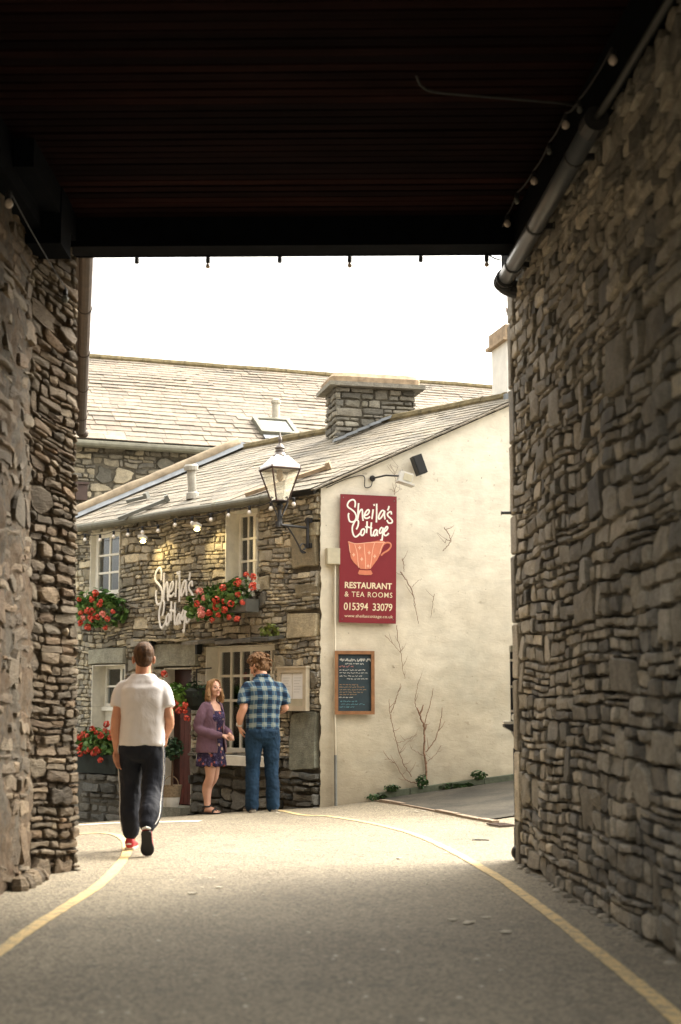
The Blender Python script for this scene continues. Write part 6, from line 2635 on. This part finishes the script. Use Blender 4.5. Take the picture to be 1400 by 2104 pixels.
# trousers
TR = fabric("navy_track_trousers", (0.009, 0.011, 0.018), 0.3, 6, 0.6, 9, 0.75)
mb = MB()
torso(mb, smooth_secs([(0, 0, 0.73, 0.06, 0.05), (0, 0, 0.775, 0.13, 0.10), (0, 0, 0.83, 0.178, 0.128), (0, 0, 0.88, 0.186, 0.132), (0, 0, 0.945, 0.160, 0.108)]))
Lp = [(-0.092, 0.0, 0.86), (-0.10, 0.08, 0.66), lk + V((0, -0.01, 0.0)), la + V((-0.006, -0.05, 0.20)), la + V((-0.004, -0.03, 0.06))]
Rp = [(0.092, 0.0, 0.86), (0.104, -0.01, 0.68), rk + V((0, -0.01, 0)), rk.lerp(ra, 0.6) + V((0.006, -0.02, 0)), ra + V((0.0, 0.02, 0.045))]
limb(mb, Lp, [0.105, 0.10, 0.09, 0.088, 0.07])
limb(mb, Rp, [0.105, 0.10, 0.094, 0.094, 0.07])
remeshed(mb, "trousers", TR, root, 0.008, 9, disp=wrinkle(0.009, (10, 10, 8), 7))
STR = plain("white_piping", (0.6, 0.58, 0.55), 0.7, var=0.05)
for P_, sx, rr in ((Lp, -1, [0.103, 0.098, 0.089, 0.088, 0.07]), (Rp, 1, [0.110, 0.105, 0.098, 0.098, 0.076])):
    mb = MB()
    c = crom([V(p) + V((sx * r_ * (0.98 if sx < 0 else 0.84), -r_ * (0.3 if sx < 0 else 0.70), 0)) for p, r_ in zip(P_, rr)], 8)
    c = [V((sx * 0.182, -0.02, 0.97))] + c if sx < 0 else [V((0.165, -0.075, 0.97))] + c
    c = [p + V((0.004 * noise.noise(p * 14), 0.004 * noise.noise(p * 11), 0)) for p in c]
    mb.tube(c, 0.0042, 6)
    mb.build("side_stripe", STR, root, local=True)
RED = plain("red_shoe", (0.42, 0.025, 0.03), 0.55, var=0.25, scale=20)
SOLEW = plain("pale_sole", (0.5, 0.42, 0.32), 0.7)
SOLEB = plain("black_sole", (0.012, 0.012, 0.014), 0.7)
shoe(root, "shoe", (-0.098, 0.09, 0.004), (-0.085, 0.36, 0.004), (0, 0, 1), (RED, SOLEW), 0.05, 0.10)
shoe(root, "shoe", (0.083, -0.425, 0.205), (0.092, -0.345, -0.0 + 0.004), (0, 0.93, 0.36), (RED, SOLEB), 0.052, 0.10)
mb = MB()
mb.tube([(0.05, -0.40, 0.225), (0.083, -0.415, 0.238), (0.116, -0.40, 0.225)], [0.009, 0.012, 0.009], 8)
mb.tube([(-0.128, 0.10, 0.055), (-0.098, 0.082, 0.06), (-0.07, 0.10, 0.055)], [0.005, 0.007, 0.005], 8)
mb.build("heel_tab", STR, root, local=True)

# ================= the man in the plaid shirt
g2 = on_ground(533, 1669)
Y2 = g2.y
k2 = FPX / Y2
S2 = (1669 - 1349) / k2 / 1.775
root = empty("person", (g2.x + 0.03, g2.y + 0.05, g2.z), "man in a blue plaid shirt and jeans standing with his back turned, looking down left", "person", rz=R(16))


def sc3(p, s=S2): return V(p) * s


mb = MB()
s = S2
hc = V((-0.04, 0.08, 1.632)) * s
hr = Matrix.Rotation(R(42), 3, 'Z') @ Matrix.Rotation(R(-24), 3, 'X')
torso(mb, smooth_secs([tuple(q * s for q in t_) for t_ in [(0, 0, 0.82, 0.12, 0.09), (0, 0, 0.95, 0.155, 0.105), (0, 0, 1.10, 0.15, 0.105), (0, 0, 1.30, 0.18, 0.115), (0, 0, 1.43, 0.17, 0.095), (0, 0.0, 1.49, 0.09, 0.07)]]))
limb(mb, [sc3((0, 0.0, 1.45)), sc3((-0.008, 0.025, 1.52)), sc3((-0.025, 0.055, 1.60))], [0.074 * s, 0.067 * s, 0.06 * s])
head(mb, hc, hr, s * 1.06)
la_ = [(-0.13, 0, 1.385), (-0.19, -0.005, 1.35), (-0.235, -0.06, 1.15)]
limb(mb, [sc3(p) for p in la_], [0.048 * s, 0.05 * s, 0.046 * s])
limb(mb, [sc3((-0.235, -0.06, 1.15)), sc3((-0.262, -0.02, 1.06)), sc3((-0.255, 0.045, 0.955))], [0.046 * s, 0.045 * s, 0.03 * s])
hand(mb, sc3((-0.255, 0.045, 0.955)), (0.25, 0.15, -0.95), (1, 0.1, 0.1), 1, 0.35, 1.0)
limb(mb, [sc3((0.13, 0, 1.385)), sc3((0.19, 0.0, 1.35)), sc3((0.262, 0.015, 1.16))], [0.048 * s, 0.05 * s, 0.046 * s])
limb(mb, [sc3((0.262, 0.015, 1.16)), sc3((0.245, 0.12, 1.13)), sc3((0.17, 0.24, 1.12))], [0.046 * s, 0.045 * s, 0.03 * s])
hand(mb, sc3((0.17, 0.24, 1.12)), (-0.7, 0.6, 0.1), (-0.3, -0.4, -0.8), -1, 0.8, 1.0)
for sx in (-1, 1):
    limb(mb, [sc3((sx * 0.09, 0, 0.9)), sc3((sx * 0.10, 0.01, 0.5)), sc3((sx * 0.12, -0.02, 0.09))], [0.09 * s, 0.06 * s, 0.04 * s])
remeshed(mb, "body", SKIN2, root, 0.006, 4)
face_bits(hc, hr, s * 1.06, root)
hr = hr * 1.14
# wavy hair
mb = MB()
rng = random.Random(14)
mb.ell(hc + hr @ V((0, -0.026, 0.040)) * s, 0.085 * s, 0.098 * s, 0.09 * s, hr)
mb.ell(hc + hr @ V((0, -0.050, -0.018)) * s, 0.078 * s, 0.066 * s, 0.074 * s, hr)
mb.ell(hc + hr @ V((0, 0.050, 0.082)) * s, 0.062 * s, 0.05 * s, 0.034 * s, hr)
for k in range(150):
    th = rng.uniform(0.0, 2.3)
    ph = rng.uniform(0, 6.283)
    d = V((math.sin(th) * math.cos(ph), math.sin(th) * math.sin(ph), math.cos(th)))
    if d.y > 0.35 and d.z < 0.35: continue
    p = V((d.x * 0.084, d.y * 0.098 - 0.024, d.z * 0.092 + 0.036))
    if p.z < -0.055: continue
    tg = V((d.x * 0.4, d.y * 0.4 + 0.35 * (1 if d.z > 0.5 else -0.2), -0.9 + d.z * 0.5)).normalized()
    L_ = rng.uniform(0.03, 0.055)
    pts = [p, p + tg * L_ * 0.5 + d * 0.016, p + tg * L_ + d * rng.uniform(0.0, 0.022)]
    mb.tube([hc + hr @ q_ * s for q_ in pts], [0.013 * s, 0.012 * s, 0.005 * s], 7)
remeshed(mb, "hair", hairmat("wavy_brown_hair", (0.05, 0.026, 0.014), (0.23, 0.125, 0.06)), root, 0.005, 1, disp=wrinkle(0.003, (40, 40, 26), 5))
# plaid shirt
q = N("blue_plaid").set(0.88, 0, 0.2)
vec = q.coord()
sx_ = q.n("ShaderNodeSeparateXYZ")
q.l(vec, sx_.inputs[0])


def band(sock, per, off, lo, hi):
    m = q.math('FRACT', q.math('ADD', q.math('DIVIDE', sock, per), off))
    return q.math('MULTIPLY', q.math('GREATER_THAN', m, lo), q.math('LESS_THAN', m, hi))


xw = q.math('ADD', sx_.outputs["X"], q.math('MULTIPLY', sx_.outputs["Y"], 0.35))
zw = q.math('ADD', sx_.outputs["Z"], q.math('MULTIPLY', q.math('MULTIPLY', sx_.outputs["X"], sx_.outputs["X"]), 0.35))
bx_ = band(xw, 0.118, 0.28, 0.0, 0.5)
bz_ = band(zw, 0.106, 0.1, 0.0, 0.5)
tx = band(xw, 0.118, 0.28, 0.70, 0.78)
tz = band(zw, 0.106, 0.1, 0.70, 0.78)
base = q.mix(bx_, (0.175, 0.215, 0.215), (0.035, 0.075, 0.125))
base = q.mix(bz_, base, q.mix(bx_, (0.035, 0.075, 0.12), (0.008, 0.019, 0.042)))
base = q.mix(q.math('MULTIPLY', tx, 0.35), base, (0.3, 0.33, 0.29))
base = q.mix(q.math('MULTIPLY', tz, 0.35), base, (0.3, 0.33, 0.29))
q.col(base)
q.bump(q.noise(vec, 9, 4, 0.55, 0.8), 0.4, 0.025)
PL = q.m
mb = MB()
torso(mb, smooth_secs([tuple(q_ * s for q_ in t_) for t_ in [(0, 0.0, 0.865, 0.192, 0.14), (0, 0, 0.93, 0.190, 0.138), (0, -0.005, 1.10, 0.193, 0.135), (0, -0.012, 1.28, 0.214, 0.142), (0, -0.012, 1.375, 0.212, 0.128), (0, -0.005, 1.435, 0.168, 0.102), (0, -0.0, 1.48, 0.11, 0.085), (-0.004, 0.01, 1.52, 0.074, 0.07)]]))
limb(mb, [sc3(p) for p in [(-0.10, -0.003, 1.40), (-0.185, -0.003, 1.38), (-0.225, -0.025, 1.29), (-0.24, -0.055, 1.195)]], [0.062 * s, 0.07 * s, 0.07 * s, 0.07 * s], flat=True)
limb(mb, [sc3(p) for p in [(0.10, -0.003, 1.40), (0.19, -0.003, 1.38), (0.24, 0.0, 1.29), (0.262, 0.012, 1.195)]], [0.062 * s, 0.07 * s, 0.071 * s, 0.071 * s], flat=True)
shirt = remeshed(mb, "shirt", PL, root, 0.008, 12, disp=wrinkle(0.009, (9, 9, 6), 11))
mb = MB()
mb.tube([sc3(p) for p in [(-0.062, 0.05, 1.50), (-0.070, 0.0, 1.515), (-0.03, -0.055, 1.52), (0.03, -0.055, 1.52), (0.066, 0.0, 1.51), (0.06, 0.06, 1.49)]], 0.022 * s, 8)
mb.build("collar", PL, shirt, smooth=True)
JN = fabric("teal_blue_jeans", (0.010, 0.029, 0.058), 0.35, 7, 0.55, 10, 0.85)
mb = MB()
torso(mb, smooth_secs([tuple(q_ * s for q_ in t_) for t_ in [(0, 0.0, 0.73, 0.06, 0.05), (0, -0.003, 0.775, 0.13, 0.10), (0, -0.008, 0.83, 0.182, 0.132), (0, -0.01, 0.90, 0.192, 0.140), (0, 0, 0.965, 0.165, 0.115)]]))
for sx in (-1, 1):
    limb(mb, [sc3(p) for p in [(sx * 0.097, -0.005, 0.86), (sx * 0.104, 0.0, 0.66), (sx * 0.108, 0.012, 0.48), (sx * 0.118, -0.015, 0.25), (sx * 0.122, -0.02, 0.07)]], [0.106 * s, 0.096 * s, 0.08 * s, 0.078 * s, 0.079 * s])
jn = remeshed(mb, "jeans", JN, root, 0.008, 9, disp=wrinkle(0.009, (12, 12, 12), 17))
BRS = plain("brown_shoe", (0.09, 0.05, 0.035), 0.6, var=0.3)
GRS = plain("grey_sole", (0.22, 0.19, 0.15), 0.8)
shoe(root, "shoe", sc3((-0.118, -0.09, 0.003)), sc3((-0.145, 0.19, 0.003)), (0, 0, 1), (BRS, GRS), 0.05, 0.085, 0.03)
shoe(root, "shoe", sc3((0.122, -0.09, 0.003)), sc3((0.15, 0.19, 0.003)), (0, 0, 1), (BRS, GRS), 0.05, 0.085, 0.03)
mb = MB()
wr = sc3((-0.256, 0.035, 0.972))
ax = sc3((0.007, 0.065, -0.105)).normalized()
mb.tube([wr - ax * 0.011, wr + ax * 0.011], 0.036, 14)
mb.lathe([(0.02, 0), (0.022, 0.006), (0.0, 0.008)], wr + V((-0.034, -0.008, 0)), 12, ax=(-1, -0.2, 0))
mb.build("watch", plain("pale_watch", (0.6, 0.58, 0.54), 0.35), root, local=True)

# ================= the woman
g3 = on_ground(434, 1673)
k3 = FPX / g3.y
S3 = (1674 - 1403) / k3 / 1.62
s = S3
root = empty("person", (g3.x - 0.01, g3.y + 0.03, g3.z), "woman in a purple cardigan and floral dress looking up at the man", "person", rz=R(-121))
hc = V((0.0, 0.035, 1.505)) * s
hr = Matrix.Rotation(R(-24), 3, 'Z') @ Matrix.Rotation(R(10), 3, 'X')
mb = MB()
torso(mb, smooth_secs([tuple(q_ * s for q_ in t_) for t_ in [(0, 0, 0.76, 0.12, 0.09), (0, 0, 0.88, 0.155, 0.11), (0, 0, 1.03, 0.12, 0.09), (0, 0.012, 1.17, 0.14, 0.105), (0, 0, 1.29, 0.145, 0.08), (0, 0.0, 1.345, 0.07, 0.055)]]))
mb.ell(sc3((0.062, 0.075, 1.17), s), 0.056 * s, 0.05 * s, 0.056 * s)
mb.ell(sc3((-0.062, 0.075, 1.17), s), 0.056 * s, 0.05 * s, 0.056 * s)
limb(mb, [sc3((0, 0.0, 1.31), s), sc3((0, 0.008, 1.38), s), sc3((0, 0.02, 1.45), s)], [0.054 * s, 0.046 * s, 0.047 * s])
head(mb, hc, hr, s * 0.96, True)
RA = [(0.14, 0, 1.28), (0.185, -0.03, 1.16), (0.20, -0.05, 1.03), (0.155, 0.08, 0.965), (0.065, 0.20, 0.94)]
LA_ = [(-0.14, 0, 1.28), (-0.18, -0.01, 1.16), (-0.19, 0.0, 1.03), (-0.14, 0.13, 0.98), (-0.055, 0.23, 0.955)]
for A in (RA, LA_):
    limb(mb, [sc3(p, s) for p in A], [0.046 * s, 0.042 * s, 0.038 * s, 0.034 * s, 0.025 * s])
hand(mb, sc3(RA[-1], s), (-0.75, 0.65, -0.1), (-0.2, -0.3, -0.9), -1, 0.6, 0.9 * s)
hand(mb, sc3(LA_[-1], s), (0.5, 0.75, -0.2), (0.3, -0.4, -0.9), 1, 0.75, 0.9 * s)
foot_r, foot_l = V((0.05, 0.0, 0)), V((-0.09, -0.085, 0))
legs = []
for sx, ft in ((1, foot_r), (-1, foot_l)):
    hp = sc3((sx * 0.075, 0, 0.82), s)
    kn = sc3((sx * 0.055 + ft.x * 0.3, 0.035 + ft.y * 0.55, 0.44), s)
    cf = sc3((ft.x * 0.9 + sx * 0.01, ft.y - 0.022, 0.31), s)
    an = sc3((ft.x, ft.y - 0.02, 0.085), s)
    limb(mb, [hp, kn + V((0, 0.0, 0.17 * s)), kn, cf, an + V((0, 0, 0.06)), an], [0.09 * s, 0.073 * s, 0.054 * s, 0.055 * s, 0.034 * s, 0.034 * s], k=5)
    # foot
    h0 = an + V((0, -0.045 * s, -0.045 * s))
    mb.ell(an + V((0, -0.022 * s, -0.040 * s)), 0.031 * s, 0.036 * s, 0.034 * s)
    limb(mb, [an + V((0, -0.015 * s, -0.03 * s)), an + V((0, 0.06 * s, -0.040 * s)), an + V((0, 0.135 * s, -0.058 * s))], [0.034 * s, 0.031 * s, 0.018 * s])
    for t_ in range(5):
        x0 = (t_ - 2) * 0.0145 * s
        b = an + V((x0, 0.125 * s, -0.060 * s))
        limb(mb, [b, b + V((x0 * 0.2, (0.04 - 0.004 * t_ * (1 if sx > 0 else 1)) * s, -0.003))], [0.010 * s, 0.008 * s], 8, 2)
    legs.append(an)
remeshed(mb, "body", SKIN3, root, 0.0055, 4)
face_bits(hc, hr, s * 0.96, root)
# dress
q = N("floral_dress").set(0.85, 0, 0.2)
vec = q.coord()
vo = q.n("ShaderNodeTexVoronoi")
vo.inputs["Scale"].default_value = 17
q.l(vec, vo.inputs["Vector"])
spot = q.ramp(vo.outputs["Distance"], [(0.26, 1.0), (0.36, 0.0)])
pick = q.n("ShaderNodeSeparateColor")
q.l(vo.outputs["Color"], pick.inputs[0])
fcol = q.ramp(pick.outputs[0], [(0.0, (0.3, 0.09, 0.08)), (0.35, (0.42, 0.28, 0.22)), (0.6, (0.1, 0.08, 0.18)), (1.0, (0.32, 0.15, 0.1))], 'CONSTANT')
v2 = q.n("ShaderNodeTexVoronoi")
v2.inputs["Scale"].default_value = 60
q.l(vec, v2.inputs["Vector"])
sm = q.ramp(v2.outputs["Distance"], [(0.16, 0.6), (0.24, 0.0)])
c = q.mix(sm, (0.026, 0.018, 0.05), (0.28, 0.25, 0.3))
c = q.mix(spot, c, fcol)
q.col(c)
q.bump(q.noise(vec, 14, 3), 0.35, 0.02)
DR = q.m
mb = MB()
torso(mb, smooth_secs([tuple(q_ * s for q_ in t_) for t_ in [(0.0, 0.0, 0.575, 0.195, 0.17), (0, 0, 0.70, 0.182, 0.158), (0, 0, 0.86, 0.172, 0.135), (0, 0.0, 1.0, 0.142, 0.115), (0, 0.02, 1.15, 0.15, 0.135), (0, 0.015, 1.235, 0.13, 0.105)]]), e=0.95)
mb.ell(sc3((0.062, 0.085, 1.165), s), 0.060 * s, 0.052 * s, 0.06 * s)
mb.ell(sc3((-0.062, 0.085, 1.165), s), 0.060 * s, 0.052 * s, 0.06 * s)


def pleat(co, n):
    a = math.atan2(co.y, co.x)
    f = max(0, min(1, (0.9 * s - co.z) / (0.3 * s)))
    return n * (0.010 * f * math.sin(a * 13 + co.z * 3)) + V((0, 0, -0.012 * f * noise.noise(V((co.x * 9, co.y * 9, 1)))))


dress = remeshed(mb, "dress", DR, root, 0.007, 4, disp=pleat)
mb = MB()
for sx in (-1, 1):
    mb.tube([sc3((sx * 0.085, 0.115, 1.20), s), sc3((sx * 0.095, 0.075, 1.27), s), sc3((sx * 0.095, 0.02, 1.325), s)], 0.012 * s, 6)
mb.build("straps", DR, dress)
# cardigan: open at the front
CG = fabric("mauve_cardigan", (0.135, 0.078, 0.108), 0.14, 6, 0.5, 12, 0.95)
mb = MB()
rs = []
for (z, rx, ry, op) in ((0.735, 0.212, 0.178, 0.50), (0.80, 0.212, 0.176, 0.46), (0.92, 0.196, 0.155, 0.46), (1.03, 0.172, 0.135, 0.46), (1.15, 0.18, 0.14, 0.50), (1.25, 0.185, 0.12, 0.62), (1.31, 0.155, 0.1, 0.80), (1.345, 0.09, 0.075, 0.95)):
    ring = []
    n = 30
    for k in range(n + 1):
        a = math.pi / 2 + op + (2 * math.pi - 2 * op) * k / n
        ring.append(V((math.cos(a) * rx, math.sin(a) * ry, z)) * s)
    for k in range(n, -1, -1):
        a = math.pi / 2 + op + (2 * math.pi - 2 * op) * k / n
        ring.append(V((math.cos(a) * (rx - 0.022), math.sin(a) * (ry - 0.022), z)) * s)
    rs.append(ring)
mb.rings(rs)
for A in (RA, LA_):
    limb(mb, [sc3(V(p) + (V((-0.02 if p[0] > 0 else 0.02, 0, 0)) if i == 0 else V((0, 0, 0))), s) for i, p in enumerate(A[:-1])] + [sc3(V(A[-1]) * 0.85 + V(A[-2]) * 0.15, s)], [0.066 * s, 0.064 * s, 0.060 * s, 0.054 * s, 0.042 * s])
cdg = remeshed(mb, "cardigan", CG, root, 0.007, 4, disp=wrinkle(0.006, (12, 12, 8), 23))
mb = MB()
for sx in (-1, 1):
    pts = []
    for (z, rx, ry, op) in ((0.735, 0.212, 0.178, 0.50), (0.80, 0.212, 0.176, 0.46), (0.92, 0.196, 0.155, 0.46), (1.03, 0.172, 0.135, 0.46), (1.15, 0.18, 0.14, 0.50), (1.25, 0.178, 0.115, 0.62), (1.31, 0.13, 0.088, 0.80)):
        a = math.pi / 2 + op * sx
        pts.append(V((math.cos(a) * rx * 0.97, math.sin(a) * ry * 0.97, z)) * s)
    mb.tube(crom(pts, 4), 0.009 * s, 6)
mb.build("front_band", fabric("cardigan_band", (0.2, 0.13, 0.14), 0.1), cdg)
# shoulder-length hair
mb = MB()
rng = random.Random(33)
h_ = 0.94 * s
mb.ell(hc + hr @ V((0, -0.024, 0.036)) * h_, 0.086 * h_, 0.098 * h_, 0.090 * h_, hr)
mb.ell(hc + hr @ V((0, -0.058, -0.03)) * h_, 0.078 * h_, 0.056 * h_, 0.085 * h_, hr)
for k in range(120):
    ph = rng.uniform(-0.25, math.pi + 0.25)
    d = V((math.cos(ph), -math.sin(ph), 0))
    if d.y > 0.15: d.y = 0.15
    top = V((d.x * 0.060, -0.02 + d.y * 0.07, 0.100))
    midp = V((d.x * 0.088, -0.018 + d.y * 0.096 + (0.025 if abs(d.x) > 0.8 else 0), 0.010))
    lo_ = V((d.x * rng.uniform(0.080, 0.122), -0.015 + d.y * rng.uniform(0.09, 0.12) + (0.03 if abs(d.x) > 0.8 else 0), -0.085))
    end = V((d.x * rng.uniform(0.085, 0.125) + rng.uniform(-.012, .012), lo_.y + rng.uniform(-.015, .02), -rng.uniform(0.10, 0.205)))
    mb.tube([hc + hr @ (q_ * h_) for q_ in crom([top, midp, lo_, end], 4)], [0.014 * h_] * 4 + [0.012 * h_] * 4 + [0.010 * h_] * 3 + [0.008 * h_, 0.003 * h_], 7)
# fringe swept across the brow
for k in range(22):
    f = k / 21
    x0 = -0.03 + 0.06 * f
    for sx in (-1, 1):
        pts = [V((0.018, 0.045, 0.118)), V((sx * (0.03 + 0.02 * f), 0.075 - 0.01 * f, 0.088 - 0.01 * f)), V((sx * (0.062 + 0.012 * f), 0.056 - 0.03 * f, 0.035)), V((sx * (0.080 + 0.004 * f), 0.030 - 0.03 * f, -0.03))]
        mb.tube([hc + hr @ (q_ * h_) for q_ in crom(pts, 3)], [0.009 * h_] * 9 + [0.005 * h_], 6)
remeshed(mb, "hair", hairmat("dark_blond_hair", (0.11, 0.058, 0.024), (0.36, 0.21, 0.10)), root, 0.005, 1, disp=wrinkle(0.003, (45, 45, 16), 5))
BLK = plain("black_sandal", (0.012, 0.011, 0.012), 0.6)
for an in legs:
    sh_ = shoe(root, "sandal", (an.x, an.y - 0.065 * s, 0.003), (an.x, an.y + 0.185 * s, 0.003), (0, 0, 1), (BLK, BLK), 0.044 * s, 0.05, 0.022 * s, True)
    sh_.name = "sandal"
    mb = MB()
    for (y0, z0_, w0) in ((-0.035, 0.085, 0.036), (0.115, 0.042, 0.042)):
        pts = [an + V((math.cos(a) * w0 * s, (y0 + 0.03 * (math.sin(a) if y0 < 0 else 0)) * s, -0.085 * s + (0.02 + (z0_ - 0.005) * max(0, math.sin(a))) * s)) for a in [math.pi * k / 8 for k in range(9)]]
        mb.tube(pts, 0.012 * s, 6, True, 0)
    rg = [an + V((math.cos(a) * 0.037 * s, -0.005 * s + math.sin(a) * 0.042 * s, 0.008 * s)) for a in [2 * math.pi * k / 14 for k in range(15)]]
    mb.tube(rg, 0.011 * s, 6)
    mb.tube([an + V((0, -0.052 * s, 0.005 * s)), an + V((0, -0.06 * s, -0.06 * s))], 0.014 * s, 6)
    mb.build("straps", BLK, sh_)
